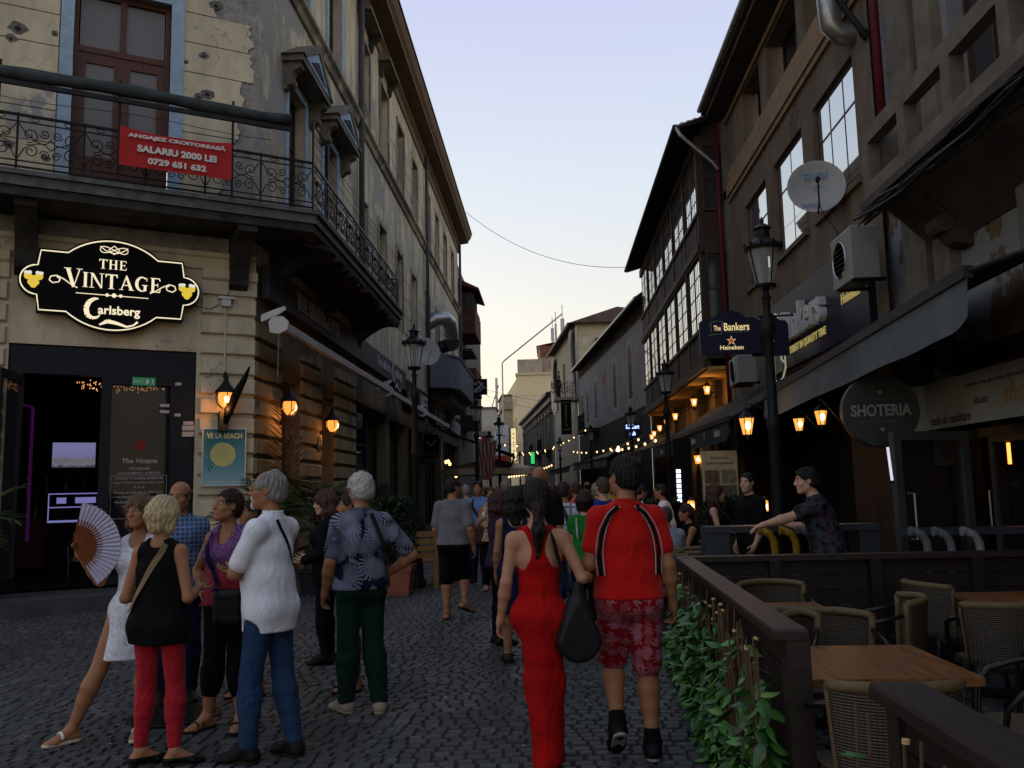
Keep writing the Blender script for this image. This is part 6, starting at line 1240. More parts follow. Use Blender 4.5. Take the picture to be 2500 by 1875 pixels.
MB().obox((GA+GB)/2+Z*.985, YN, XN, Z, .8, .08, .024, bev=.006).build('top_rail', RAILW, gt)
for k in range(7): MB().box(1.02, 1.045, 1.2, 2.76, .06+k*.13, .18+k*.13).build('plank', FENCE, gt)
MB().box(1.0, 1.09, 2.68, 2.77, 0, .96).build('post', RAILW, gt)
TWIG = M('willow_twig', '#5a4634', .8, .3, 20, .2); CUT = M('sawn_twig_end', '#c29a6c', .8, .15, 30, 0); rng = random.Random(21)
LEAFM = bpy.data.materials.new('bright_leaf'); t, b = nodes(LEAFM); oi = t.nodes.new('ShaderNodeObjectInfo'); ge = t.nodes.new('ShaderNodeNewGeometry'); rn_ = math_(t, 'FRACT', math_(t, 'ADD', oi.outputs['Random'], ge.outputs['Random Per Island']))
t.links.new(ramp(t, rn_, [(0, (.02, .03, .008)), (.08, (.012, .055, .008)), (.55, (.035, .14, .018)), (.9, (.07, .22, .035)), (1., (.14, .24, .05))]), b.inputs['Base Color']); b.inputs['Roughness'].default_value = .45; b.inputs['Transmission Weight'].default_value = 0; b.inputs['Subsurface Weight'].default_value = 0
def leaf_shape():
    mb = MB(); pr_ = [(0, 0), (.18, .2), (.4, .27), (.72, .15), (1., 0)]
    vs = [(x, 0, .06*math.sin(x*3)) for x, _ in pr_]+[(x, w, .06*math.sin(x*3)-.12*w-.1*x*x) for x, w in pr_[1:-1]]+[(x, -w, .06*math.sin(x*3)-.12*w-.1*x*x) for x, w in pr_[1:-1]]
    mb.add(vs, [(0, 1, 5), (1, 2, 6, 5), (2, 3, 7, 6), (3, 4, 7), (0, 8, 1), (1, 8, 9, 2), (2, 9, 10, 3), (3, 10, 4)]); return mb
LM = leaf_shape(); LMESH = LM.mesh('leaf', LEAFM, True)
def leafy(parent, A, B, nt, nl, side, single):
    d = (B-A); L = d.length; d = d/L; n = Vector((-d.y, d.x, 0))*side
    tw = MB().tube([(0, 0, 0), (.006, .004, .4), (-.004, .002, .8), (0, 0, 1)], [.0075, .007, .006, .005], 5).mesh('twig', TWIG)
    ce = MB().lathe([(.001, 0), (.011, 0), (.011, .012), (.001, .012)], 8).mesh('sawn_end', CUT)
    for k in range(nt):
        p = A+d*(L*(k+.5+rng.uniform(-.3, .3))/nt)+n*(.085+rng.random()*.03); h = rng.uniform(.78, .93)
        m_ = Matrix.Translation(p+Z*.04) @ Matrix.Rotation(rng.uniform(-.07, .07), 4, 'X') @ Matrix.Rotation(rng.uniform(-.05, .05), 4, 'Y') @ Matrix.Diagonal((1, 1, h, 1)); inst(tw, 'twig', parent, m_)
        if rng.random() < .3: inst(ce, 'sawn_end', parent, Matrix.Translation(p+Z*(h+.03)+n*.02) @ Matrix.Rotation(.5*rng.random(), 4, 'Y'))
    st = MB(); cnt = 0
    clumps = [(rng.random(), rng.uniform(.08, .72)) for _ in range(34)]
    for k in range(nl):
        if rng.random() < .75: c_ = rng.choice(clumps); u, z = min(1, max(0, c_[0]+rng.gauss(0, .05))), min(.86, max(.03, c_[1]+rng.gauss(0, .09)))
        else: u, z = rng.random(), .84*rng.random()**1.2
        p = A+d*L*u+n*(.09+.09*rng.random()*(1.1-z))+Z*z; s_ = rng.uniform(.055, .125)
        m_ = Matrix.Translation(p) @ Matrix.Rotation(rng.random()*6.28, 4, 'Z') @ Matrix.Rotation(rng.uniform(-.2, 1.1), 4, 'Y') @ Matrix.Rotation(rng.uniform(-.8, .8), 4, 'X') @ Matrix.Scale(s_, 4)
        if k < single: inst(LMESH, 'leaf', parent, m_)
        else: n0 = len(st.v); st.v += [tuple(m_@Vector(x)) for x in LM.v]; st.f += [tuple(n0+i for i in f) for f in LM.f]; st.mi += [0]*len(LM.f)
    if nl > single: st.build('leaf_mass', LEAFM, parent, smooth=True)['kind'] = 'stuff'
leafy(fn, FA, FB, 64, 1700, 1, 220); leafy(gt, GB, GA, 16, 60, 1, 46)
for k in range(32):
    inst(LMESH, 'leaf', gt, Matrix.Translation((.93-.06*rng.random(), 2.72-.3*rng.random()**1.5, rng.uniform(.5, .84))) @ Matrix.Rotation(rng.random()*6.28, 4, 'Z') @ Matrix.Rotation(rng.uniform(-.2, 1.1), 4, 'Y') @ Matrix.Scale(rng.uniform(.05, .1), 4))
# standing bar counter with bent pipes behind the terrace
bc = thing('bar_counter', 'long dark standing bar counter on a square leg behind the terrace fence', 'counter', (2.6, 9.1, 0)); DB_ = M('dark_blue_steel', (.03, .036, .045), .45, .2, 4, .05)
MB().box(1.56, 3.3, 8.95, 9.3, 1.14, 1.2).build('top', DB_, bc); MB().box(1.56, 1.8, 8.97, 9.28, 0, 1.14).build('leg', DB_, bc); MB().box(3.1, 3.3, 8.97, 9.28, 0, 1.14).build('leg', DB_, bc); MB().box(3.3, 5.0, 8.2, 8.5, 1.12, 1.18).build('top', DB_, bc)
YEL = M('yellow_pipe', (.2, .125, .008), .45, .15, 6, .05); GRP = M('grey_pipe_paint', (.1, .115, .125), .5, .15, 6, .05); WHP = M('pale_pipe_paint', (.17, .18, .18), .5, .15, 6, .05)
for x, y, mt, lb_ in ((2.22, 8.85, YEL, 'yellow bent pipe stand beside the counter, the shorter one'), (2.42, 8.8, YEL, 'yellow bent pipe stand beside the counter, curving towards the grey pipe'), (2.6, 8.85, GRP, 'grey bent pipe stand next to the yellow pipes'), (3.45, 8.2, GRP, 'grey bent pipe stand by the shot bar door'), (3.62, 8.1, GRP, 'second grey bent pipe stand by the shot bar door'), (3.85, 8.05, WHP, 'pale bent pipe stand alone by the shot bar')):
    t_ = thing('pipe_stand', lb_, 'pipe', (x, y, 0), 0, 'bent pipe stands'); MB().tube([(x, y, 0), (x, y, .95), (x-.01, y, 1.06), (x-.05, y, 1.13), (x-.13, y, 1.16)], .038, 12).build('pipe', mt, t_, smooth=True); MB().lathe([(.045, 0), (.045, .03), (.001, .03)], 12, (x-.13, y, 1.16), (-1, 0, 0)).build('end_cap', mt, t_)
# far pub terrace: tables and cushioned chairs, planters
rng = random.Random(13)
k = 0
for y in (9.9, 10.7, 11.5, 12.4, 13.4):
    for x in (1.25, 1.85):
        if (x, y) in ((1.85, 9.9),): continue
        c = clone(WC, (x+rng.uniform(-.06, .06), y+rng.uniform(-.1, .1), 0), R(rng.choice((-80, 85, 175, 5))), 'cushioned wicker chair in the crowded terrace between the red shirted man and the counter'); c['group'] = 'cushioned chairs of the pub terrace'
        q = thing('cushion', 'cream seat cushion propped on a chair of the crowded pub terrace', 'cushion', (c.location.x, c.location.y, .47), 0, 'cream cushions of the pub terrace')
        M_ = Matrix.Rotation(rng.uniform(0, 6), 3, 'Z') @ Matrix.Rotation(rng.uniform(.2, 1.1), 3, 'X'); p = c.matrix_basis.translation+Z*.62
        MB().obox(p, M_ @ XN, M_ @ YN, M_ @ Z, .2, .2, .035, bev=.03).build('pad', CUSH, q); MB().obox(p, M_ @ XN, M_ @ YN, M_ @ Z, .204, .204, .006).build('piping', CUSH, q); q.matrix_basis = Matrix.Translation((0, 0, 0))
for x, y in ((1.55, 10.3), (1.55, 11.2), (1.6, 12.4)):
    t_ = thing('pub_table', 'small dark table with a glinting ashtray in the crowded pub terrace', 'table', (x, y, 0), 0, 'tables of the pub terrace'); MB().lathe([(.3, .72), (.3, .745), (.001, .745)], 24, (x, y, 0)).build('top', TABW, t_); MB().tube([(x, y, 0), (x, y, .72)], .03, 8).build('column', TUBE, t_); MB().lathe([(.2, 0), (.19, .03), (.03, .05)], 16, (x, y, 0)).build('foot', TUBE, t_)
    MB().lathe([(.001, .0), (.05, 0), (.06, .03), (.055, .03), (.045, .008)], 14, (x+.1, y-.05, .746)).build('ashtray', ZINC, t_)
def table_candle(p, label):
    t_ = thing('table_lantern', label, 'lantern', p, 0, 'glowing table lanterns'); MB().lathe([(.05, 0), (.055, .02), (.055, .13), (.04, .15)], 12, p).build('glass', HEXG, t_); MB().lathe([(.03, .03), (.03, .09), (.001, .11)], 8, (p[0], p[1]-.055, p[2])).build('flame', HEXB, t_); MB().lathe([(.05, .15), (.03, .19), (.001, .21)], 12, p).build('cap', IRON, t_); lantern_light((p[0], p[1]-.12, p[2]+.15), (1., .45, .12), 1.2, .04)
table_candle((2.1, 13.2, 1.25), 'glowing table lantern beside the long haired seated woman'); table_candle((2.95, 12.2, 1.25), 'glowing table lantern behind the man in black')
HEDGE = M('hedge_leaf', (.02, .032, .015), .7, .5, 9)
def hedge(x0, x1, y0, y1, z0, z1, n, label, mt=None, box=True, nm='planter_hedge', s0=.05, col_='#2c2a26'):
    t_ = thing(nm, label, 'plant', ((x0+x1)/2, (y0+y1)/2, 0)); mb = MB(); rg = random.Random(int(x0*100+y0*10))
    for i in range(n):
        u, v, w = rg.random(), rg.random(), rg.random()**.7; bul = 1-.5*abs(w-.4)
        p = Vector((x0+(x1-x0)*(.5+(u-.5)*bul), y0+(y1-y0)*(.5+(v-.5)*bul), z0+(z1-z0)*w)); a, e = rg.random()*6.28, rg.uniform(-.6, 1.2); s_ = s0*rg.uniform(.6, 1.5)
        d = Vector((math.cos(a)*math.cos(e), math.sin(a)*math.cos(e), math.sin(e))); sd = d.cross(Z).normalized()*s_*.45; mb.add([p, p+d*s_+sd, p+d*s_*2.1, p+d*s_-sd], [(0, 1, 2, 3)])
    mb.build('foliage', mt or HEDGE, t_)['kind'] = 'stuff'
    for k in range(5): x, y = x0+(x1-x0)*(.15+.17*k), (y0+y1)/2; MB().tube([(x, y, z0-.1), (x+.03, y, z0+(z1-z0)*.7)], .009, 5).build('stem', TWIG, t_)
    if box: MB().box(x0, x1, y0+.02, y1-.02, 0, z0).build('planter_box', M('planter_'+col_, col_, .8, .25, 4, .1), t_)
    return t_
hedge(1.3, 2.3, 14.6, 15.0, .8, 1.35, 1500, 'dark clipped planter hedge in front of the white shirted diners'); hedge(2.4, 3.2, 13.9, 14.3, .8, 1.4, 1300, 'dark planter hedge beside the restaurant poster board'); hedge(3.0, 4.2, 18, 18.4, .7, 1.3, 1000, 'dark planter hedge under the lettered awning')
# ---------------------------------------------------------------- left pavement furniture and plants
PINE = wood('pale_pine', '#7a5a34', '#a07a48', 1., (6, 6, 1.2), .65)
bn_ = thing('pine_bench', 'pale pine slatted bench end beside the terracotta planter', 'bench', (-2.1, 14.9, 0))
for x in (-2.55, -1.98):
    for y in (14.75, 15.55): MB().box(x-.035, x+.035, y-.035, y+.035, 0, .95 if y < 15 else .45).build('leg', PINE, bn_)
for k in range(4): MB().box(-2.51, -2.02, 14.74, 14.77, .5+k*.12, .59+k*.12).build('back_slat', PINE, bn_)
for k in range(5): MB().box(-2.52, -2.01, 14.83+k*.15, 14.95+k*.15, .42, .45).build('seat_slat', PINE, bn_)
MB().box(-2.04, -1.95, 14.7, 15.6, .64, .68).build('arm_board', PINE, bn_)
TERR = M('terracotta', '#8a5342', .85, .2, 5, .2, 40)
pt = thing('terracotta_planter', 'square terracotta planter with leafy shrub in front of the pine bench', 'planter', (-2.5, 13.95, 0))
def sqpot(c, w0, w1, z0, z1): x, y = c; return MB().add([(x+s*w0/2, y+q*w0/2, z0) for s, q in ((-1,-1),(1,-1),(1,1),(-1,1))]+[(x+s*w1/2, y+q*w1/2, z1) for s, q in ((-1,-1),(1,-1),(1,1),(-1,1))], [(3,2,1,0),(4,5,6,7),(0,1,5,4),(1,2,6,5),(2,3,7,6),(3,0,4,7)])
sqpot((-2.5, 13.95), .42, .46, .0, .06).build('foot', TERR, pt); sqpot((-2.5, 13.95), .42, .5, .06, .38).build('body', TERR, pt); sqpot((-2.5, 13.95), .53, .55, .38, .47).build('rim', TERR, pt); sqpot((-2.5, 13.95), .465, .468, .2, .23).build('band', TERR, pt)
hedge(-2.85, -2.2, 13.65, 14.2, .45, 1.5, 2000, 'loose leafy shrub growing out of the terracotta planter', M('shrub_leaf', (.025, .045, .02), .7, .5, 9), False, 'shrub', .05)
hedge(-4.2, -2.9, 14.6, 15.1, .7, 1.5, 1600, 'dark planter shrubs along the pub pavement seats', None, True)
PALM = M('palm_leaf', (.05, .075, .028), .6, .5, 7, .1); PALMD = M('dry_palm_leaf', (.16, .095, .05), .7, .4, 7, .2)
def palm(base, n, L, h, label, mt, seed, spread=1., up=.9, pot=True):
    t_ = thing('palm_plant', label, 'palm', base); rg = random.Random(seed); b0 = Vector(base)+Z*h
    if pot: MB().lathe([(.18, 0), (.22, .35), (.24, .36), (.24, .4), (.2, .4)], 16, base).build('pot', DARK, t_)
    MB().tube([Vector(base)+Z*(.3 if pot else 0), b0], [.07, .05], 8).build('trunk', M('palm_trunk', (.05, .035, .025), .9, .4, 12, .6, 30), t_)
    for k in range(n):
        a = k*2.4+rg.random()*.5; el = rg.uniform(.25, 1.25)*up; dr = Vector((math.cos(a), math.sin(a), 0)); ll = L*rg.uniform(.75, 1.1); mb = MB()
        st_ = [b0+dr*ll*spread*q*math.cos(el)+Z*(ll*q*math.sin(el)-.55*ll*q*q*math.cos(el)) for q in [i/8 for i in range(9)]]; mb.tube(st_, [.009-.0008*i for i in range(9)], 5)
        for i in range(2, 9):
            for f in (0, .5):
                p = st_[i-1].lerp(st_[i], f); tg = (st_[i]-st_[i-1]).normalized(); sd = tg.cross(Z).normalized()
                for s in (-1, 1):
                    d = (tg*.65+sd*s*.75+Z*rg.uniform(-.15, .25)).normalized(); l2 = ll*.34*(1-.35*abs(i-5)/4); w = d.cross(Z).normalized()*.011
                    mb.add([p-w, p+w, p+d*l2*.6+w*.8-Z*.02*l2, p+d*l2-Z*.12*l2, p+d*l2*.6-w*.8-Z*.02*l2], [(0, 1, 2, 3, 4)])
        mb.build('frond', mt, t_)
palm((-4.3, 12.9, 0), 16, 1.0, 1.25, 'green palm in a dark pot in front of the beach poster', PALM, 3); palm((-3.95, 14.2, 0), 18, 1.15, 1.35, 'tall green palm beside the pub windows', PALM, 5); palm((-6.25, 9.0, 0), 13, .8, 1.35, 'spiky palm at the open pub door leaf', PALM, 9)
palm((-4.62, 14.9, 0), 7, 1.5, 1.6, 'dried brown palm leaves standing against the pub wall by the lantern', PALMD, 4, .25, 1.2, False)
for x, y, lb_ in ((-3.3, 16.2, 'small bistro table with white cups by the pub windows'), (-3.2, 18.2, 'small bistro table further along the pub windows')):
    t_ = thing('bistro_table', lb_, 'table', (x, y, 0)); MB().lathe([(.32, .72), (.32, .75), (.001, .75)], 24, (x, y, 0)).build('top', PINE, t_); MB().tube([(x, y, 0), (x, y, .72)], .03, 8).build('column', TUBE, t_); MB().lathe([(.2, 0), (.03, .05)], 14, (x, y, 0)).build('foot', TUBE, t_)
    for k in range(3): MB().lathe([(.025, 0), (.04, .07), (.036, .07), (.02, .01)], 10, (x-.1+.1*k, y-.1, .751)).build('cup', WHITEP, t_)
c = clone(WC, (-7.2, 13.3, .26), R(200), 'dark bentwood chair just inside the pub doorway'); 
rng = random.Random(33); LIT = M('litter_paper', (.4, .4, .38), .8, 0, bmp=0)
for k in range(46):
    x, y = rng.uniform(-3.5, .7), rng.uniform(4.6, 13); t_ = MB().prism([(rng.uniform(.006, .014)*math.cos(a), rng.uniform(.006, .014)*math.sin(a)) for a in (0, 1.2, 2.6, 4., 5.2)], (x, y, .004), XN, YN, Z, .002).build('litter_scrap', LIT); tag(t_, 'tiny pale scrap of litter lying on the cobbles', 'litter', 'litter scraps on the paving')
# ---------------------------------------------------------------- figures: one smooth surface grown from joints
A3 = lambda *x: np.array(x, float)
def hash3(ix, iy, iz, seed=0):
    h = (ix*374761393+iy*668265263+iz*2147483647+seed*974711) & 0x7fffffff
    h = (h ^ (h >> 13))*1274126177 & 0x7fffffff
    return ((h ^ (h >> 16)) & 0xffff)/65535.0
def vnoise(p, seed=0):
    i = np.floor(p).astype(np.int64); f = p-i; f = f*f*(3-2*f); out = 0
    for dx in (0, 1):
        for dy in (0, 1):
            for dz in (0, 1):
                w = (f[:, 0] if dx else 1-f[:, 0])*(f[:, 1] if dy else 1-f[:, 1])*(f[:, 2] if dz else 1-f[:, 2])
                out = out+w*hash3(i[:, 0]+dx, i[:, 1]+dy, i[:, 2]+dz, seed)
    return out*2-1
class Sdf:
    """list of solids joined with smooth unions; mesh() extracts the surface"""
    def __init__(s): s.p = []
    def cap(s, a, b, ra, rb=None, k=.02, wide=None, f=1., op='u'):
        rb = ra if rb is None else rb; a, b = np.asarray(a, float), np.asarray(b, float)
        w = None
        if wide is not None:
            w = np.asarray(wide, float); d = b-a; L = np.linalg.norm(d)
            if L > 1e-6: d /= L; w = w-d*(w@d)
            w = w/max(1e-9, np.linalg.norm(w))
        R_ = max(ra, rb)*max(1, f); s.p.append(('c', a, b, ra, rb, k, w, f, op, np.minimum(a, b)-R_, np.maximum(a, b)+R_)); return s
    def ell(s, c, r, rot=None, k=.02, op='u'):
        c, r = np.asarray(c, float), np.asarray(r, float); m_ = r.max()
        s.p.append(('e', c, r, rot, k, op, c-m_, c+m_)); return s
    def cut(s, n, d, k=.004):
        """keep only n.p < d"""
        s.p.append(('h', np.asarray(n, float)/np.linalg.norm(n), d/np.linalg.norm(n), k)); return s
    def ev(s, q, P):
        if q[0] == 'c':
            _, a, b, ra, rb, k, w, f = q[:8]
            ba = b-a; L2 = max(1e-9, ba@ba); pa = P-a; t = np.clip((pa@ba)/L2, 0, 1)
            v = pa-t[:, None]*ba
            if w is not None:
                c = v@w; l2 = np.einsum('ij,ij->i', v, v)-c*c; v_ = np.sqrt(np.maximum(0, l2)+(c/f)**2)
                return (v_-(ra+(rb-ra)*t))*min(1., .5+.5*f if f < 1 else 1.)
            return np.sqrt(np.einsum('ij,ij->i', v, v))-(ra+(rb-ra)*t)
        if q[0] == 'e':
            _, c, r, rot = q[:4]; v = P-c
            if rot is not None: v = v@rot
            k0 = np.linalg.norm(v/r, axis=1); k1 = np.linalg.norm(v/(r*r), axis=1)+1e-9
            return k0*(k0-1)/k1
        return P@q[1]-q[2]
    def mesh(s, vox, warp=None):
        un = [q for q in s.p if q[0] != 'h' and q[-3 if q[0] == 'c' else -3] == 'u']
        lo = np.min([q[-2] for q in un], 0)-2.5*vox; hi = np.max([q[-1] for q in un], 0)+2.5*vox
        n = np.ceil((hi-lo)/vox).astype(int)+1
        D = np.full(n, .25, np.float32)
        for q in s.p:
            if q[0] == 'h':
                ax = [lo[i]+vox*np.arange(n[i]) for i in range(3)]
                d = (ax[0][:, None, None]*q[1][0]+ax[1][None, :, None]*q[1][1]+ax[2][None, None, :]*q[1][2]-q[2]).astype(np.float32)
                D = np.maximum(D, d); continue
            k = q[5] if q[0] == 'c' else q[4]; op = q[8] if q[0] == 'c' else q[5]
            mrg = k+3*vox
            i0 = np.clip(np.floor((q[-2]-mrg-lo)/vox).astype(int), 0, n-1); i1 = np.clip(np.ceil((q[-1]+mrg-lo)/vox).astype(int)+1, 1, n)
            sl = tuple(slice(a, b) for a, b in zip(i0, i1))
            g = np.stack(np.meshgrid(*[lo[i]+vox*np.arange(i0[i], i1[i]) for i in range(3)], indexing='ij'), -1)
            shp = g.shape[:3]; d = s.ev(q, g.reshape(-1, 3)).reshape(shp).astype(np.float32)
            c = D[sl]
            if op == 'u':
                h = np.maximum(k-np.abs(c-d), 0)/max(k, 1e-6); D[sl] = np.minimum(c, d)-h*h*k*.25
            else:
                d = -d; h = np.maximum(k-np.abs(c-d), 0)/max(k, 1e-6); D[sl] = np.maximum(c, d)+h*h*k*.25
        return surface_nets(D, lo, vox)
def surface_nets(D, lo, vox):
    S = D < 0
    nx, ny, nz = D.shape
    c = np.zeros((nx-1, ny-1, nz-1), np.int8)
    for a in (0, 1):
        for b in (0, 1):
            for d in (0, 1): c += S[a:nx-1+a, b:ny-1+b, d:nz-1+d]
    act = (c > 0) & (c < 8); idx = np.argwhere(act)
    if len(idx) == 0: return np.zeros((0, 3)), np.zeros((0, 4), int)
    num = np.full(act.shape, -1, np.int64); num[act] = np.arange(len(idx))
    corners = [(a, b, d) for a in (0, 1) for b in (0, 1) for d in (0, 1)]
    val = {k: D[idx[:, 0]+k[0], idx[:, 1]+k[1], idx[:, 2]+k[2]].astype(float) for k in corners}
    acc = np.zeros((len(idx), 3)); cnt = np.zeros(len(idx))
    for a in corners:
        for ax in range(3):
            if a[ax]: continue
            b = list(a); b[ax] = 1; b = tuple(b); va, vb = val[a], val[b]
            m_ = (va < 0) != (vb < 0); t = np.where(m_, va/np.where(m_, va-vb, 1), 0)
            p = np.repeat(np.array([a], float), len(idx), 0); p[:, ax] = t
            acc += p*m_[:, None]; cnt += m_
    V_ = lo+vox*(idx+acc/cnt[:, None])
    F_ = []
    for ax in range(3):
        u, v = (ax+1) % 3, (ax+2) % 3
        sl0 = [slice(None)]*3; sl1 = [slice(None)]*3; sl0[ax] = slice(0, -1); sl1[ax] = slice(1, None)
        A, B = S[tuple(sl0)], S[tuple(sl1)]; e = np.argwhere(A != B)
        ok = (e[:, u] > 0) & (e[:, v] > 0) & (e[:, u] < D.shape[u]-1) & (e[:, v] < D.shape[v]-1); e = e[ok]
        ins = A[e[:, 0], e[:, 1], e[:, 2]]
        q = []
        for du, dv in ((-1, -1), (0, -1), (0, 0), (-1, 0)):
            w = e.copy(); w[:, u] += du; w[:, v] += dv; q.append(num[w[:, 0], w[:, 1], w[:, 2]])
        q = np.stack(q, 1); q[~ins] = q[~ins][:, ::-1]; F_.append(q)
    return V_, np.vstack(F_)
def np_obj(name, V_, F_, mat, parent, mtx=None):
    me = bpy.data.meshes.new(name); nv, nf = len(V_), len(F_)
    me.vertices.add(nv); me.vertices.foreach_set('co', np.ascontiguousarray(V_, np.float32).ravel())
    me.loops.add(nf*4); me.loops.foreach_set('vertex_index', np.ascontiguousarray(F_, np.int32).ravel())
    me.polygons.add(nf); me.polygons.foreach_set('loop_start', np.arange(0, nf*4, 4, dtype=np.int32))
    me.polygons.foreach_set('use_smooth', np.ones(nf, bool))
    me.update(calc_edges=True); me.validate()
    if mat is not None: me.materials.append(mat)
    o = bpy.data.objects.new(name, me); COL.objects.link(o); o.parent = parent
    if mtx is not None: o.matrix_basis = mtx
    return o
def vnormals(V_, F_):
    a, b, c, d = (V_[F_[:, i]] for i in range(4)); n = np.cross(c-a, d-b); N = np.zeros_like(V_)
    for i in range(4): np.add.at(N, F_[:, i], n)
    return N/np.maximum(1e-9, np.linalg.norm(N, axis=1))[:, None]
def rot_xyz(pitch=0, roll=0, yaw=0):
    cp, sp, cr, sr, cy, sy = math.cos(pitch), math.sin(pitch), math.cos(roll), math.sin(roll), math.cos(yaw), math.sin(yaw)
    X = np.array([[1, 0, 0], [0, cp, -sp], [0, sp, cp]]); Y = np.array([[cr, 0, sr], [0, 1, 0], [-sr, 0, cr]]); Z = np.array([[cy, -sy, 0], [sy, cy, 0], [0, 0, 1]])
    return Z@Y@X
def skin(tone):
    nm = 'skin_'+tone; 
    if nm in MAT: return MAT[nm]
    m = bpy.data.materials.new(nm); t, b = nodes(m); v = coords(t)
    c = lin(tone); n1 = noise(t, v, 9, 5); n2 = noise(t, v, 70, 3)
    t.links.new(mixc(t, ramp(t, n1, [(.35, 0.), (.75, .5)]), c, tuple(np.array(c[:3])*(.92, .72, .66))), b.inputs['Base Color'])
    b.inputs['Roughness'].default_value = .55; b.inputs['Specular IOR Level'].default_value = .25
    b.inputs['Subsurface Weight'].default_value = .08; b.inputs['Subsurface Radius'].default_value = (.01, .004, .002)
    bump(t, b, n2, .12, .004); MAT[nm] = m; return m
def cloth(name, c, var=.12, weave=350., wrinkle=.5, rough=.85, sheen=.15, pattern=None):
    """woven cloth: base or pattern colour, fine weave and soft creases as relief"""
    if name in MAT: return MAT[name]
    m = bpy.data.materials.new(name); t, b = nodes(m); v = coords(t); c = col(c)
    n1 = noise(t, v, 5, 4)
    base = ramp(t, n1, [(.3, tuple(x*(1-var) for x in c[:3])), (.7, tuple(min(1, x*(1+var)) for x in c[:3]))])
    if pattern: base = pattern(t, v, base)
    t.links.new(base, b.inputs['Base Color'])
    b.inputs['Roughness'].default_value = rough; b.inputs['Specular IOR Level'].default_value = .08; b.inputs['Sheen Weight'].default_value = sheen*min(1, max(c[:3])*1.5)
    mp = t.nodes.new('ShaderNodeMapping'); mp.inputs['Scale'].default_value = (1.4, 1.4, .8); t.links.new(v, mp.inputs[0])
    w1 = t.nodes.new('ShaderNodeTexNoise'); w1.inputs['Scale'].default_value = 7; w1.inputs['Detail'].default_value = 2; w1.inputs['Distortion'].default_value = .7; t.links.new(mp.outputs[0], w1.inputs['Vector'])
    w2 = t.nodes.new('ShaderNodeTexNoise'); w2.inputs['Scale'].default_value = 8; w2.inputs['Detail'].default_value = 3; w2.inputs['Distortion'].default_value = 1.1; t.links.new(mp.outputs[0], w2.inputs['Vector'])
    rg = math_(t, 'MULTIPLY', math_(t, 'ABSOLUTE', math_(t, 'SUBTRACT', w2.outputs[0], .5)), -1.5)
    h = math_(t, 'ADD', math_(t, 'ADD', w1.outputs[0], rg), math_(t, 'MULTIPLY', noise(t, v, weave, 1), .02))
    bump(t, b, h, wrinkle, .035); MAT[name] = m; return m
def pat_spikes(scale, dark, light, petals=13, size=.62, dens=1.):
    """fronds: radial spikes round scattered centres (printed cloth)"""
    def f(t, v, base):
        out = None
        for k, (sc_, off) in enumerate(((scale, 0), (scale*1.25, 3.7))):
            mp = t.nodes.new('ShaderNodeMapping'); mp.inputs['Location'].default_value = (off, off*.4, off*.7); mp.inputs['Scale'].default_value = (1, .35, 1); t.links.new(v, mp.inputs[0])
            vo = t.nodes.new('ShaderNodeTexVoronoi'); vo.inputs['Scale'].default_value = sc_; vo.inputs['Randomness'].default_value = .8; t.links.new(mp.outputs[0], vo.inputs['Vector'])
            sv = t.nodes.new('ShaderNodeVectorMath'); sv.operation = 'SCALE'; sv.inputs['Scale'].default_value = sc_; t.links.new(mp.outputs[0], sv.inputs[0])
            sp = t.nodes.new('ShaderNodeVectorMath'); sp.operation = 'SCALE'; sp.inputs['Scale'].default_value = sc_; t.links.new(vo.outputs['Position'], sp.inputs[0])
            dv = t.nodes.new('ShaderNodeVectorMath'); dv.operation = 'SUBTRACT'; t.links.new(sv.outputs[0], dv.inputs[0]); t.links.new(sp.outputs[0], dv.inputs[1])
            s3 = t.nodes.new('ShaderNodeSeparateXYZ'); t.links.new(dv.outputs[0], s3.inputs[0])
            ang = math_(t, 'ARCTAN2', s3.outputs[2], s3.outputs[0])
            sc3 = t.nodes.new('ShaderNodeSeparateColor'); t.links.new(vo.outputs['Color'], sc3.inputs[0])
            ph = math_(t, 'MULTIPLY', sc3.outputs[0], 6.28)
            spike = math_(t, 'ABSOLUTE', math_(t, 'SINE', math_(t, 'MULTIPLY', math_(t, 'ADD', ang, ph), petals*.5)))
            fan = math_(t, 'ADD', math_(t, 'MULTIPLY', math_(t, 'SINE', math_(t, 'ADD', ang, ph)), .35), .65)     # one-sided frond
            rad = math_(t, 'MULTIPLY', math_(t, 'MULTIPLY', math_(t, 'ADD', math_(t, 'MULTIPLY', spike, .7), .3), fan), size)
            msk = math_(t, 'GREATER_THAN', math_(t, 'SUBTRACT', rad, vo.outputs['Distance']), 0.)
            tone = math_(t, 'MULTIPLY', msk, math_(t, 'ADD', math_(t, 'MULTIPLY', sc3.outputs[1], .7), .3))
            out = tone if out is None else math_(t, 'MAXIMUM', out, tone)
        return mixc(t, math_(t, 'MULTIPLY', out, dens), dark, light)
    return f
def pat_speck(scale, cols):
    def f(t, v, base):
        n = noise(t, v, scale, 3, .7); st = [(i/len(cols)*.5+.28, c) for i, c in enumerate(cols)]
        o = ramp(t, n, st); return o
    return f
def pat_stripe(axis, freq, a, b, duty=.5):
    def f(t, v, base):
        s3 = t.nodes.new('ShaderNodeSeparateXYZ'); t.links.new(v, s3.inputs[0])
        w = math_(t, 'FRACT', math_(t, 'MULTIPLY', s3.outputs[axis], freq)); return mixc(t, math_(t, 'GREATER_THAN', w, duty), a, b)
    return f
def pat_check(freq, a, b):
    def f(t, v, base):
        s3 = t.nodes.new('ShaderNodeSeparateXYZ'); t.links.new(v, s3.inputs[0]); q = None
        for ax in (0, 2):
            w = math_(t, 'GREATER_THAN', math_(t, 'FRACT', math_(t, 'MULTIPLY', s3.outputs[ax], freq)), .72); q = w if q is None else math_(t, 'MAXIMUM', q, w)
        return mixc(t, q, a, b)
    return f
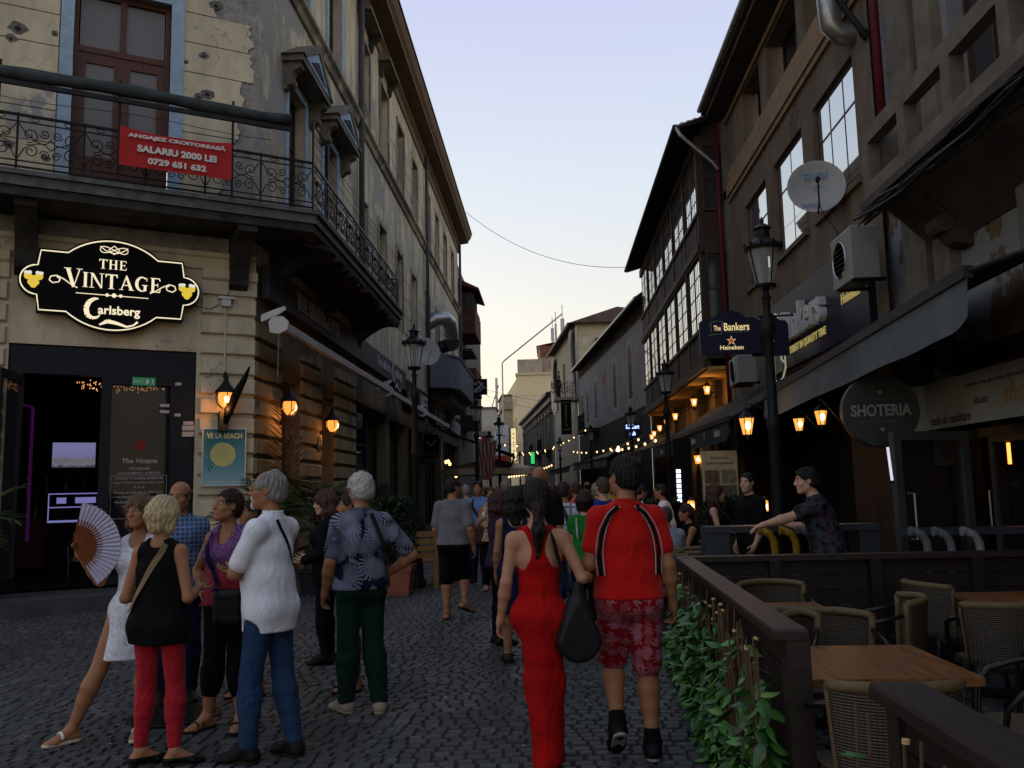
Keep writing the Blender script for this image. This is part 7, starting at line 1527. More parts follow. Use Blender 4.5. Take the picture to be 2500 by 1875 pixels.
def hairmat(c):
    nm = 'hair_'+c
    if nm in MAT: return MAT[nm]
    m = bpy.data.materials.new(nm); t, b = nodes(m); v = coords(t, 'Object', (1, 1, .12)); k = lin(c)[:3]
    n = noise(t, v, 130, 3, .7)
    t.links.new(ramp(t, n, [(.3, tuple(x*.3 for x in k)), (.72, tuple(min(1, x*1.5) for x in k))]), b.inputs['Base Color'])
    b.inputs['Roughness'].default_value = .5; b.inputs['Specular IOR Level'].default_value = .3
    bump(t, b, n, .7, .012); MAT[nm] = m; return m

BASE = dict(pel=(0, 0, .93), wst=(0, .01, 1.08), chs=(0, .01, 1.27), nck=(0, -.015, 1.455), hd=(0, .025, 1.635),
    shR=(.168, -.015, 1.395), shL=(-.168, -.015, 1.395), elR=(.205, -.035, 1.115), elL=(-.205, -.035, 1.115), wrR=(.215, .045, .875), wrL=(-.215, .045, .875),
    hpR=(.088, 0, .92), hpL=(-.088, 0, .92), knR=(.095, .02, .49), knL=(-.095, .02, .49), anR=(.1, -.02, .085), anL=(-.1, -.02, .085))
def person(label, loc, heading, height=1.75, pose=None, build=1., sex='m', tone='#b98a6c', vox=.008, head=(0, 0, 0), hair=('short', '#2a1c14'),
           clothes=(), shoes=('#15120f', 'shoe'), feet=None, hands=None, group=None, face=True, seated=False, hip=1., belly=0.):
    """joints in a 1.75 m frame facing +y; heading turns it, height scales it"""
    J = {k: np.array(v, float) for k, v in BASE.items()}
    if sex == 'f':
        for k in ('shR', 'shL'): J[k][0] *= .88
        for k in ('elR', 'elL', 'wrR', 'wrL'): J[k][0] *= .93
        for k in ('hpR', 'hpL'): J[k][0] *= 1.03
    for k, v in (pose or {}).items(): J[k] = np.array(v, float)
    S_ = height/1.75; b = build
    root = thing('person', label, 'person', loc, R(heading), group)
    Ms = Matrix.Scale(S_, 4)
    spine = J['nck']-J['pel']; up = spine/np.linalg.norm(spine)
    X = J['shR']-J['shL']; X /= np.linalg.norm(X); Xp = J['hpR']-J['hpL']; Xp /= np.linalg.norm(Xp)
    Rh = rot_xyz(R(head[1]), R(head[2]), R(head[0])); hc = J['hd']
    H = lambda *p: hc+Rh@np.array(p, float)
    fem = sex == 'f'
    hw = .93 if fem else 1.
    def trunk(s, off=0., k=.035, top=True, low=True, mid=True):
        if low:
            s.cap(J['pel']-.075*Xp*hip, J['pel']+.075*Xp*hip, .098*b+off, k=k, wide=up, f=1.05)
            s.cap(J['hpR']+A3(0, -.035, -.02), J['hpL']+A3(0, -.035, -.02), .092*b*hip+off, k=k)
        if mid:
            s.cap(J['pel'], J['wst'], .1*b+off, (.088 if fem else .103)*b+off, k=k, wide=Xp, f=1.28)
            s.cap(J['wst'], J['chs'], (.088 if fem else .103)*b+off, .106*b+off, k=k, wide=X, f=1.3)
            if belly: s.ell(J['wst']+A3(0, .05, -.02), (.14*b+off, .08+belly+off, .14), k=k)
        if top:
            s.cap(J['chs'], (J['nck']+J['chs'])/2+up*.01, .106*b+off, .078*b+off, k=k, wide=X, f=1.4)
            s.cap(J['shR']-X*.03-up*.02, J['shL']+X*.03-up*.02, .046*b+off, k=k)
            mid_ = (J['shR']+J['shL'])/2
            for sh in ('shR', 'shL'): s.cap(J[sh]+(mid_-J[sh])*.15, J['nck']+up*.0, .04*b+off, .046*b+off, k=k)
            if fem:
                for q in (-1, 1): s.ell(J['chs']+X*q*.075+np.cross(up, X)*.085+up*.01, np.array((.062, .06, .062))+off, k=.04)
            else: s.cap(J['chs']-X*.07+np.cross(up, X)*.05+up*.04, J['chs']+X*.07+np.cross(up, X)*.05+up*.04, .07*b+off, k=.04)
    def arm(s, side, off=0., t0=0., t1=2., loose=0.):
        a, e, w = J['sh'+side], J['el'+side], J['wr'+side]; g = (.9 if fem else 1.)*b
        if t0 < 1:
            q0, q1 = t0, min(1, t1); r = lambda t: (.05-.011*t)*g+off+loose*t
            s.cap(a+(e-a)*q0, a+(e-a)*q1, r(q0), r(q1), k=.03)
            if t0 == 0: s.ell(a-up*.018, np.array((.047, .052, .056))*g+off*.8, k=.03)
        if t1 > 1:
            q0, q1 = max(0, t0-1), t1-1; r = lambda t: (.043-.017*t+.008*math.sin(min(1, t*2)*math.pi))*g+off+loose
            n = 3
            for i in range(n):
                u0, u1 = q0+(q1-q0)*i/n, q0+(q1-q0)*(i+1)/n
                s.cap(e+(w-e)*u0, e+(w-e)*u1, r(u0), r(u1), k=.012)
    def leg(s, side, off=0., t0=0., t1=2., loose=0., loose2=None):
        h, k_, a = J['hp'+side], J['kn'+side], J['an'+side]; l2 = loose if loose2 is None else loose2
        if t0 < 1:
            q1 = min(1, t1); r = lambda t: (.086-.031*t)*b+off+loose*t
            s.cap(h+(k_-h)*t0, h+(k_-h)*q1, r(t0), r(q1), k=.035)
        if t1 > 1:
            q0, q1 = max(0, t0-1), t1-1; d = (a-k_)
            r = lambda t: (.056-.022*t+.012*math.sin(min(1, t*1.7)*math.pi))*b+off+loose+(l2-loose)*t
            n = 4
            for i in range(n):
                u0, u1 = q0+(q1-q0)*i/n, q0+(q1-q0)*(i+1)/n
                bk = lambda t: np.cross(Xp, d/np.linalg.norm(d))*(-.012*math.sin(min(1, t*1.5)*math.pi)) if not off else 0
                s.cap(k_+d*u0-bk(u0), k_+d*u1-bk(u1), r(u0), r(u1), k=.015)
    def footdir(side):
        yaw = R((feet or {}).get(side, -8 if side == 'R' else 8)); pit = R((feet or {}).get(side+'p', 0))
        return A3(-math.sin(yaw)*math.cos(pit), math.cos(yaw)*math.cos(pit), math.sin(pit))
    def foot(s, side, off=0.):
        a = J['an'+side]; fd = footdir(side); down = A3(0, 0, -1)-fd*(A3(0, 0, -1)@fd); down /= np.linalg.norm(down); sx = np.cross(fd, down)
        heel = a-fd*.03+down*.045; ball = a+fd*.115+down*.058; toe = a+fd*.165+down*.064
        s.cap(a, heel, .036+off, .036+off, k=.02); s.cap(a+fd*.01, ball, .036+off, .026+off, k=.02, wide=sx, f=1.25); s.cap(ball, toe, .026+off, .02+off, k=.015, wide=sx, f=1.7)
        s.cap(heel, ball, .028+off, .024+off, k=.02, wide=sx, f=1.3)
        return a, fd, down, sx, heel, ball, toe
    def hand(s, side):
        e, w = J['el'+side], J['wr'+side]; hp = (hands or {}).get(side, {})
        d = np.array(hp.get('dir', (w-e)), float); d /= np.linalg.norm(d)
        sgn = 1 if side == 'R' else -1
        th = np.array(hp.get('thumb', (0, 1, 0)), float); th = th-d*(th@d)      # towards the thumb side
        if np.linalg.norm(th) < .1: th = A3(1, 0, 0)-d*d[0]
        th /= np.linalg.norm(th); pn = np.cross(th, d)*sgn                       # palm normal
        cu = hp.get('curl', 35); g = .92 if fem else 1.
        s.cap(w, w+d*.03, .026*g, .026*g, k=.015, wide=th, f=1.15)
        s.cap(w+d*.025, w+d*.085*g, .017*g, .0145*g, k=.015, wide=th, f=2.15)
        for i, (o, L) in enumerate(((.031, .072), (.0105, .08), (-.010, .075), (-.029, .058))):
            p = w+d*(.083*g)+th*o*g; dd = d.copy(); ang = 0
            for j, fr in enumerate((.45, .32, .25)):
                ang += R(cu*(.6, 1., .7)[j]*(1+.1*i)); q = d*math.cos(ang)+pn*math.sin(ang)+th*(o*.6)
                p2 = p+q*L*fr*g; s.cap(p, p2, (.0088-.0009*j)*g, (.0082-.0009*j)*g, k=.003); p = p2
        p = w+d*.02+th*.022; t1 = d*.62+th*.62+pn*.25; t1 /= np.linalg.norm(t1); p2 = p+t1*.05*g; t2 = d*.85+th*.3+pn*(.2+.004*cu); t2 /= np.linalg.norm(t2)
        s.cap(p, p2, .0135*g, .011*g, k=.01); s.cap(p2, p2+t2*.042*g, .0105*g, .008*g, k=.003)
    # ---- body
    s = Sdf(); trunk(s)
    for q in 'RL':
        arm(s, q); leg(s, q); foot(s, q); hand(s, q)
    nb = J['nck']
    s.cap(nb-up*.03, H(0, -.018, -.06), .06*b**.5*(.86 if fem else 1), .05*(.88 if fem else 1), k=.03)
    # head
    s.ell(H(0, -.012, .032), (.076*hw, .097, .089), Rh, k=.02)
    s.ell(H(0, .028, -.04), (.06*hw, .066, .078), Rh, k=.03)
    for q in (-1, 1): s.cap(H(q*.046*hw, .005, -.058), H(q*.014, .068, -.1), .021, .018, k=.025)
    s.ell(H(0, .074, -.098), (.022, .02, .018), Rh, k=.02)
    s.cap(H(-.036, .074, .026), H(.036, .074, .026), .014, k=.02)
    s.ell(H(0, .068, -.058), (.032, .026, .03), Rh, k=.02)
    for q in (-1, 1): s.ell(H(q*.04*hw, .056, -.026), (.026, .028, .026), Rh, k=.02)
    s.ell(H(-.032, .106, .006), (.019, .02, .012), Rh, k=.012, op='s'); s.ell(H(.032, .106, .006), (.019, .02, .012), Rh, k=.012, op='s')
    s.cap(H(0, .09, .02), H(0, .112, -.026), .0085, .0125, k=.012)
    for q in (-1, 1): s.ell(H(q*.012, .1, -.031), (.009, .012, .008), Rh, k=.008)
    s.cap(H(-.018, .089, -.058), H(.018, .089, -.058), .0075, k=.01); s.cap(H(-.015, .088, -.07), H(.015, .088, -.07), .0075, k=.008)
    for q in (-1, 1):
        s.ell(H(q*.077*hw, -.008, -.004), (.009, .021, .032), Rh, k=.01); s.ell(H(q*.084*hw, -.004, -.002), (.006, .01, .017), Rh, k=.004, op='s')
    V_, F_ = s.mesh(vox)
    body = np_obj('body', V_, F_, skin(tone), root, Ms)
    if face:
        for q in (-1, 1):
            e = Sdf(); e.ell(H(q*.0315, .0775, .006), (.0145, .0135, .009), Rh, k=.001)
            V_, F_ = e.mesh(.0035); ey = np_obj('eye', V_, F_, M('eye_white', (.42, .4, .38), .3, 0, bmp=0), body)
            e = Sdf(); e.ell(H(q*.0315, .0885, .006), (.0065, .004, .0068), Rh, k=.001)
            V_, F_ = e.mesh(.002); np_obj('iris', V_, F_, M('iris_dark', (.02, .014, .01), .2, 0, bmp=0), ey)
            e = Sdf(); e.cap(H(q*.013, .0905, .0285), H(q*.036, .0885, .033), .0042, k=.002); e.cap(H(q*.036, .0885, .033), H(q*.052, .078, .028), .0042, .003, k=.002)
            V_, F_ = e.mesh(.0035); np_obj('eyebrow', V_, F_, hairmat(hair[1]), body)
        e = Sdf(); e.cap(H(-.021, .0885, -.0615), H(0, .0975, -.0585), .0045, k=.003); e.cap(H(.021, .0885, -.0615), H(0, .0975, -.0585), .0045, k=.003); e.cap(H(-.014, .092, -.069), H(.014, .092, -.069), .006, k=.003)
        V_, F_ = e.mesh(.0035); np_obj('lips', V_, F_, M('lip_'+sex, '#8f5148' if fem else '#90604f', .45, .1, bmp=0), body)
    # ---- hair
    st, hcol = hair[0], hair[1]; rng = np.random.RandomState(len(label)*7+3)
    if st != 'none':
        s = Sdf(); hv = max(.006, vox*.9)
        if st in ('short', 'crop', 'wavy', 'recede'):
            o_ = dict(short=.009, crop=.005, wavy=.018, recede=.01)[st]
            s.ell(H(0, -.014, .036), (.077*hw+o_, .098+o_, .089+o_), Rh, k=.01)
            s.ell(H(0, -.05, -.02), (.066*hw+o_*.7, .062+o_, .072), Rh, k=.03)
            s.ell(H(0, .118, -.022), (.1, .078, .1), Rh, k=.012, op='s')
            if st == 'recede': s.ell(H(0, .06, .105), (.06, .095, .06), Rh, k=.015, op='s')
            for q in (-1, 1): s.ell(H(q*.1, .045, -.05), (.055, .055, .07), Rh, k=.012, op='s'); s.ell(H(q*.085, -.006, -.012), (.02, .024, .036), Rh, k=.006, op='s')
            s.ell(H(0, -.02, -.15), (.12, .12, .085), Rh, k=.02, op='s')
        elif st == 'ring':
            s.ell(H(0, -.02, .01), (.077*hw+.012, .096+.012, .06), Rh, k=.01); s.ell(H(0, -.06, -.025), (.062, .05, .06), Rh, k=.02)
            s.ell(H(0, .03, .1), (.085, .115, .07), Rh, k=.012, op='s'); s.ell(H(0, .13, -.02), (.11, .1, .12), Rh, k=.01, op='s')
            for q in (-1, 1): s.ell(H(q*.1, .035, -.05), (.055, .045, .06), Rh, k=.012, op='s'); s.ell(H(q*.085, -.006, -.008), (.02, .024, .034), Rh, k=.006, op='s')
        elif st in ('bob', 'long', 'pony', 'midf'):
            o_ = .02 if st != 'pony' else .014
            s.ell(H(0, -.014, .036), (.078*hw+o_, .098+o_, .09+o_), Rh, k=.01)
            if st == 'bob':
                for q in (-1, 1): s.cap(H(q*.07, -.02, .02), H(q*.066, -.01, -.085), .042, .034, k=.03)
                s.cap(H(0, -.075, .0), H(0, -.07, -.075), .07, .05, k=.04, wide=Rh@A3(1, 0, 0), f=1.25)
            elif st == 'midf':
                for q in (-1, 1): s.cap(H(q*.07, -.005, .03), H(q*.082, -.01, -.085), .04, .036, k=.03); s.cap(H(q*.08, -.02, -.08), H(q*.075, -.03, -.13), .036, .022, k=.03)
                s.cap(H(0, -.075, .0), H(0, -.07, -.12), .07, .045, k=.04, wide=Rh@A3(1, 0, 0), f=1.3)
            elif st == 'long':
                L = hair[2] if len(hair) > 2 else .3
                for q in (-1, 1): s.cap(H(q*.068, -.015, .02), H(q*.078, -.012, -.1), .04, .034, k=.03); s.cap(H(q*.078, -.012, -.1), H(q*.085, .01, -.1)+A3(0, 0, -L*.75), .034, .02, k=.03)
                s.cap(H(0, -.07, .0), H(0, -.075, -.1), .072, .065, k=.04, wide=Rh@A3(1, 0, 0), f=1.2); s.cap(H(0, -.075, -.1), H(0, -.1, -.1)+A3(0, 0, -L), .06, .03, k=.04, wide=Rh@A3(1, 0, 0), f=1.7)
            else:
                s.ell(H(0, -.05, -.02), (.066*hw+o_, .06+o_, .07), Rh, k=.03)
                s.cap(H(0, -.1, -.03), H(0, -.14, -.07), .03, .036, k=.02); p0 = H(0, -.14, -.07); s.cap(p0, p0+A3(.005, -.015, -.13), .036, .04, k=.02); s.cap(p0+A3(.005, -.015, -.13), p0+A3(-.01, .02, -.3), .04, .012, k=.02)
            s.ell(H(0, .118, -.05), (.056 if st != 'pony' else .085, .075, .105), Rh, k=.015, op='s')
            if st == 'pony':
                for q in (-1, 1): s.ell(H(q*.1, .03, -.05), (.05, .055, .06), Rh, k=.012, op='s'); s.ell(H(q*.085, -.006, -.008), (.02, .024, .034), Rh, k=.006, op='s')
                s.ell(H(0, .02, -.13), (.09, .1, .06), Rh, k=.02, op='s')
        V_, F_ = s.mesh(hv)
        N = vnormals(V_, F_); q = (V_-hc)@Rh
        a = np.arctan2(q[:, 0], q[:, 1])
        if st in ('wavy',): V_ = V_+N*(.008*vnoise(V_*38, 3)+.004*vnoise(V_*90, 5))[:, None]
        else: V_ = V_+N*(.004*np.sin(a*22+7*vnoise(V_*11, 2)+q[:, 2]*25)+.006*vnoise(V_*26, 6)+.003*vnoise(V_*70, 4))[:, None]
        ho = np_obj('hair', V_, F_, hairmat(hcol), root, Ms)
        if vox < .0105:                      # loose strands soften the outline
            rs = np.random.RandomState(5); n_ = 900; idx = rs.randint(0, len(V_), n_); P0 = V_[idx]; N0 = N[idx]
            dn_ = np.array([0, 0, -1.])+rs.normal(0, .9 if st == 'wavy' else .35, (n_, 3)); dn_ -= N0*np.einsum('ij,ij->i', dn_, N0)[:, None]; dn_ /= np.linalg.norm(dn_, axis=1)[:, None]+1e-6
            sd = np.cross(dn_, N0)*.0011; L_ = rs.uniform(.02, .05, n_)[:, None]*(.6 if st in ('short', 'crop', 'recede', 'ring') else 1); lift = rs.uniform(.001, .008, n_)[:, None]
            q = [P0-sd, P0+sd, P0+dn_*L_*.55+N0*lift*.7+sd, P0+dn_*L_*.55+N0*lift*.7-sd, P0+dn_*L_+N0*lift+sd*.3, P0+dn_*L_+N0*lift-sd*.3]
            VV = np.stack(q, 1).reshape(-1, 3); b6 = np.arange(n_)[:, None]*6; np_obj('loose_strands', VV, np.vstack([b6+[0, 1, 2, 3], b6+[3, 2, 4, 5]]), hairmat(hcol), ho)['kind'] = 'stuff'
    # ---- clothes
    ctx = dict(J=J, H=H, Rh=Rh, X=X, Xp=Xp, up=up, trunk=trunk, arm=arm, leg=leg, foot=foot, b=b, root=root, Ms=Ms, vox=vox, fem=fem, S=S_)
    for g in clothes: g(ctx)
    # ---- shoes
    if shoes and shoes[1] != 'none':
        for q in 'RL':
            s = Sdf(); kind = shoes[1]
            a, fd, down, sx, heel, ball, toe = foot(Sdf(), q)
            if kind in ('shoe', 'sneaker'):
                foot(s, q, .009); s.cut(-down, float(-down@a)+.015)
                V_, F_ = s.mesh(max(.007, vox)); sh = np_obj('shoe', V_, F_, M('shoe_'+shoes[0], shoes[0], .6, .2, bmp=.1), root, Ms)
            elif kind == 'flat':
                foot(s, q, .006); s.cut(-down, float(-down@a)-.03)
                V_, F_ = s.mesh(max(.006, vox*.9)); sh = np_obj('shoe', V_, F_, M('shoe_'+shoes[0], shoes[0], .5, .2, bmp=.1), root, Ms)
            else:  # sandal: straps over the bare foot
                sh = None
                mbs = MB()
                for t_, wd in ((.105, .042), (.06, .044)) if kind != 'thong' else ((.075, .045),):
                    pts = []
                    for i in range(9):
                        an = math.pi*(i/8); c_ = a+fd*t_+down*(.052-.008); rr_ = wd
                        pts.append(tuple(c_+sx*math.cos(an)*rr_-down*math.sin(an)*(.038 if t_ < .1 else .03)))
                    mbs.tube(pts, .006 if kind == 'sandal' else .011, 6)
                pts = [tuple(a+sx*.036*math.cos(i/10*2*math.pi)+fd*(-.012+.038*math.sin(i/10*2*math.pi))-down*.0) for i in range(11)]
                if kind == 'sandal': mbs.tube(pts, .005, 6)
                sh = mbs.build('sandal_strap', M('shoe_'+shoes[0], shoes[0], .5, .2, bmp=.1), root, world=False, smooth=True); sh.matrix_basis = Ms
            so = Sdf(); zs = .083
            so.cap(a-fd*.03+down*zs, a+fd*.165+down*zs, .043, .038, k=.01, wide=sx, f=1.0)
            so.cut(-down, float(-down@a)-zs+.014+.006); so.cut(down, float(down@a)+zs+.004)
            V_, F_ = so.mesh(.007); np_obj('sole', V_, F_, M('sole_'+(shoes[2] if len(shoes) > 2 else 'dark'), shoes[2] if len(shoes) > 2 else '#1a1816', .8, .1, bmp=.05), sh, None if sh.matrix_basis == Ms else None)
    return root, ctx
# ---- garments (functions of the figure)
def finish(ctx, s, name, mat, vox=None, folds=.006, fs=(9, 9, 4), seed=1, parent=None):
    V_, F_ = s.mesh(vox or ctx['vox']*1.1)
    if folds and len(V_):
        N = vnormals(V_, F_); n1 = vnoise(V_*np.array(fs), seed); r = 1-2*np.abs(vnoise(V_*np.array(fs)*1.7+5, seed+1))
        V_ = V_+N*(folds*(.7*n1+.35*r))[:, None]
    ctx.setdefault('gv', []).append(V_)
    return np_obj(name, V_, F_, mat, parent or ctx['root'], ctx['Ms'] if parent is None else None)
def top(name, mat, sleeve=.75, hem=.88, off=.014, loose=.012, neck=.03, folds=.006, flare=0., sides='RL', neckline=None, vfront=0, slv_loose=.012, hemcurve=None, seed=1, wide=1., straight=None):
    def f(c):
        J = c['J']; s = Sdf(); c['trunk'](s, off+loose*.5)
        for q in sides:
            if sleeve > 0: c['arm'](s, q, off, 0, sleeve, slv_loose)
        if hem < 1.0:
            z1 = hem; s.cap(J['wst'], A3(J['pel'][0], J['pel'][1], z1-.02), .108*c['b']+off+loose, .115*c['b']+off+loose+flare, k=.04, wide=c['Xp'], f=1.36*wide)
        if straight or (straight is None and not c['fem']): s.cap(J['chs'], A3(J['pel'][0], J['pel'][1], hem-.02), .106*c['b']+off+loose*.7, .112*c['b']+off+loose, k=.03, wide=c['X'], f=1.32)
        # neck opening
        nc = J['nck']; s.cap(nc+A3(0, 0, .0)+c['up']*neck, nc+c['up']*.2, .068, .2, k=.01, op='s')
        if neckline: neckline(s, c)
        s.cut((0, 0, -1), -hem)
        if hemcurve:   # shirt tails: cut the side seams higher
            for q in (-1, 1): s.ell(J['pel']+c['Xp']*q*.19+A3(0, .03, hem-J['pel'][2]), hemcurve, k=.015, op='s')
        if sleeve <= 0:
            for q in 'RL': a = J['sh'+q]; o = c['X']*(1 if q == 'R' else -1); s.ell(a+o*.03, (.05, .13, .13), k=.01, op='s')
        return finish(c, s, name, mat, folds=folds, seed=seed)
    return f
def scoop(front=.1, back=.04, w=.07):
    def g(s, c):
        J = c['J']; fw = np.cross(c['up'], c['X'])
        s.ell(J['nck']+fw*.09-c['up']*(.0), (w, .09, front), k=.01, op='s'); s.ell(J['nck']-fw*.08, (w, .07, back), k=.01, op='s')
    return g
def racer(s, c):
    J = c['J']; fw = np.cross(c['up'], c['X'])
    for q in 'RL':
        o = c['X']*(1 if q == 'R' else -1); s.ell(J['sh'+q]-fw*.06-c['up']*.06-o*.035, (.075, .09, .135), k=.012, op='s')
    s.ell(J['nck']-fw*.06+c['up']*.02, (.06, .07, .05), k=.01, op='s')
def trousers(name, mat, to=1.93, off=.01, loose=.01, loose2=None, folds=.005, waist=1.02, seed=3, name2=None):
    def f(c):
        s = Sdf(); c['trunk'](s, off, top=False); 
        for q in 'RL': c['leg'](s, q, off, 0, to, loose, loose2)
        s.cut(c['up'], float(c['up']@c['J']['pel'])+waist-.93)
        return finish(c, s, name, mat, folds=folds, fs=(10, 10, 12), seed=seed)
    return f
def skirt(name, mat, hem, w0=.12, w1=.17, fx=1.25, upto=1.05, folds=.008, off=.012, center=None, seed=4, legs=0., join=None, slit=0):
    def f(c):
        J = c['J']; s = Sdf(); c['trunk'](s, off, top=False)
        cb = A3(*(center or (J['pel'][0], J['pel'][1], 0))); cb[2] = hem-.03
        if join:
            for a, b_, ra, rb in join(J): s.cap(a, b_, ra, rb, k=.06)
        else: s.cap(J['pel'], cb, w0, w1, k=.04, wide=c['Xp'], f=fx)
        if legs:
            for q in 'RL': c['leg'](s, q, off, 0, legs)
        s.cut((0, 0, -1), -hem); s.cut((0, 0, 1), upto)
        return finish(c, s, name, mat, folds=folds, fs=(16, 16, 2.5), seed=seed)
    return f
def dress(name, mat, hem, sleeve=0, neckline=None, join=None, w0=.125, w1=.16, fx=1.25, folds=.005, off=.011, center=None, seed=5, fs=(12, 12, 3)):
    def f(c):
        J = c['J']; s = Sdf(); c['trunk'](s, off)
        for q in 'RL':
            if sleeve > 0: c['arm'](s, q, off, 0, sleeve, .01)
        if join:
            for a, b_, ra, rb in join(J): s.cap(a, b_, ra, rb, k=.07)
        else:
            cb = A3(*(center or (J['pel'][0], J['pel'][1], 0))); cb[2] = hem-.03; s.cap(J['pel'], cb, w0, w1, k=.04, wide=c['Xp'], f=fx)
        nc = J['nck']; s.cap(nc+c['up']*.02, nc+c['up']*.2, .068, .2, k=.01, op='s')
        if neckline: neckline(s, c)
        if sleeve <= 0:
            for q in 'RL': a = J['sh'+q]; o = c['X']*(1 if q == 'R' else -1); s.ell(a+o*.03, (.05, .13, .13), k=.01, op='s')
        s.cut((0, 0, -1), -hem)
        return finish(c, s, name, mat, folds=folds, fs=fs, seed=seed)
    return f
def strap(name, mat, pts, w=.018, t=.004, snap=None):
    """flat band through body-frame points; snap=-1/+1 lays it on the clothes' back/front"""
    def f(c):
        m = MB(); P = [Vector(p) for p in pts]; Q = []
        for i in range(len(P)-1):
            for k in range(6):
                p0, p1, p2, p3 = P[max(0, i-1)], P[i], P[i+1], P[min(len(P)-1, i+2)]; u = k/6
                Q.append(.5*((2*p1)+(p2-p0)*u+(2*p0-5*p1+4*p2-p3)*u*u+(3*p1-p0-3*p2+p3)*u**3))
        Q.append(P[-1]); vs = []
        if snap and c.get('gv'):
            G = np.vstack(c['gv'])
            for i, q in enumerate(Q):
                d_ = np.hypot(G[:, 0]-q.x, G[:, 2]-q.z); n_ = d_ < .03
                if n_.any():
                    y = G[n_, 1].min() if snap < 0 else G[n_, 1].max()
                    if abs(y-q.y) < .12: q.y = y-.002 if snap < 0 else y+.002
        for i, q in enumerate(Q):
            d = (Q[min(i+1, len(Q)-1)]-Q[max(0, i-1)]).normalized(); n = (q-Vector((0, 0, q.z))); n = n.normalized() if n.length > .01 else Vector((0, 1, 0))
            if abs(d.z) < .5 and q.z > 1.35: n = Vector((0, 0, 1))
            sd = d.cross(n).normalized(); vs += [q+sd*w, q-sd*w, q-sd*w+n*t, q+sd*w+n*t]
        fs = []
        for i in range(len(Q)-1):
            for k in range(4): fs.append((i*4+k, i*4+(k+1) % 4, i*4+4+(k+1) % 4, i*4+4+k))
        m.add(vs, fs); o = m.build(name, mat, c['root'], world=False); o.matrix_basis = c['Ms']; return o
    return f
def bag(name, mat, centre, r, rz=0., flap=True, vox=.01, drop=False):
    def f(c):
        s = Sdf(); q = rot_xyz(0, 0, R(rz)); x, y, z = r; cc = A3(*centre)
        if drop:
            s.cap(cc+A3(0, 0, z*.9), cc+A3(0, 0, -z*.45), x*.25, x*.95, k=.05, wide=q@A3(1, 0, 0), f=1.); s.cut(q@A3(0, 1, 0), float((q@A3(0, 1, 0))@cc)+y); s.cut(-(q@A3(0, 1, 0)), -float((q@A3(0, 1, 0))@cc)+y)
        else:
            for i in (-1, 1):
                for k_ in (-1, 1): s.cap(cc+q@A3(i*(x-y), 0, -z+y), cc+q@A3(i*(x-y), 0, z-y), y, k=.01)
                s.cap(cc+q@A3(-(x-y), 0, i*(z-y)), cc+q@A3(x-y, 0, i*(z-y)), y, k=.01)
            s.ell(cc, (x*.98, y*1.05, z*.98), q, k=.02)
        o = finish(c, s, name, mat, vox=vox, folds=.003)
        return o
    return f
# ---------------------------------------------------------------- the people
JEANS = cloth('denim_blue', '#263b5a', wrinkle=.6); BLACKC = cloth('black_cloth', '#101012', wrinkle=.25); BLACKT = cloth('black_trouser', '#0e0e10', wrinkle=.3)
LINEN = cloth('white_linen', '#d4d6de', wrinkle=.3); REDP = cloth('red_trouser', '#9c1f2a', wrinkle=.6); REDD = cloth('red_jersey', '#9c100f', wrinkle=.45, sheen=.02, var=.2); REDS = cloth('red_shirt', '#b01613', wrinkle=.5)
LACE = cloth('white_lace', '#cfd0da', wrinkle=.35, pattern=lambda t, v, base: mixc(t, ramp(t, noise(t, v, 45, 2), [(.36, 1.), (.42, 0.)]), base, '#a9abb8'))
PALMS = cloth('palm_print_shirt', '#1b2036', wrinkle=.35, pattern=pat_spikes(5.2, '#0f1424', '#74788a', 26, 1.0))
FLOWR = cloth('red_leaf_shorts', '#8a1018', wrinkle=.3, pattern=pat_spikes(14, '#7d0d15', '#a3707c', 9, .85, .8))
PURP = cloth('purple_speckle', '#4a2a58', wrinkle=.3, pattern=pat_speck(90, ['#2b1836', '#512c60', '#6d3f70', '#8a7a98'])); DGREEN = cloth('dark_green_trouser', '#0d2a20', wrinkle=.3)
MAGEN = cloth('magenta_top', '#8c1464', wrinkle=.3); CHECK = cloth('blue_check', '#3a4d6d', pattern=pat_check(28, '#384c70', '#6a7b96')); GREYT = cloth('grey_tee', '#68676b', wrinkle=.35); NAVYC = cloth('navy_cloth', '#151a35')
DPRINT = cloth('dark_print_tee', '#1b1d24', wrinkle=.35, pattern=pat_speck(16, ['#0c0d12', '#15171f', '#3d2f38', '#24444c'])); FLORAL = cloth('floral_blouse', '#8a6a50', pattern=pat_speck(28, ['#5a1f1a', '#c8b79a', '#6d3a22', '#cfcabf']))
STRIPE = cloth('striped_vest', '#b9b4ae', pattern=pat_stripe(0, 18, '#c9c6c2', '#6b4a40', .7)); PLAID = cloth('white_plaid', '#b9bcc4', pattern=pat_check(9, '#b7bac2', '#6d737e')); LEATH = M('black_leather', (.012, .012, .013), .45, .2, 6, .15, 60); TAN = M('tan_strap', '#7d6b50', .7, .15, 8, .1)
LEGGS = cloth('patterned_leggings', '#17161c', pattern=pat_speck(40, ['#0d0c10', '#1a1820', '#6a625e', '#15141a']))
T1, T2, T3, T4 = '#ab7f66', '#96694c', '#b58f78', '#8c5c42'
GOLDM = M('gold_wire', (.4, .3, .15), .3, 0, bmp=0, metal=.9)
def glasses(c):
    H = c['H']
    for q in (-1, 1):
        m = MB(); m.tube([tuple(H(q*.033+.021*math.cos(a*math.pi/6), .1, .004+.016*math.sin(a*math.pi/6))) for a in range(12)], .0022, 5, closed=True); m.tube([tuple(H(q*.054, .098, .008)), tuple(H(q*.078, .04, .01)), tuple(H(q*.083, -.015, .008))], .0022, 5)
        o = m.build('spectacles', GOLDM, c['root'], world=False); o.matrix_basis = c['Ms']; o['kind'] = 'stuff'
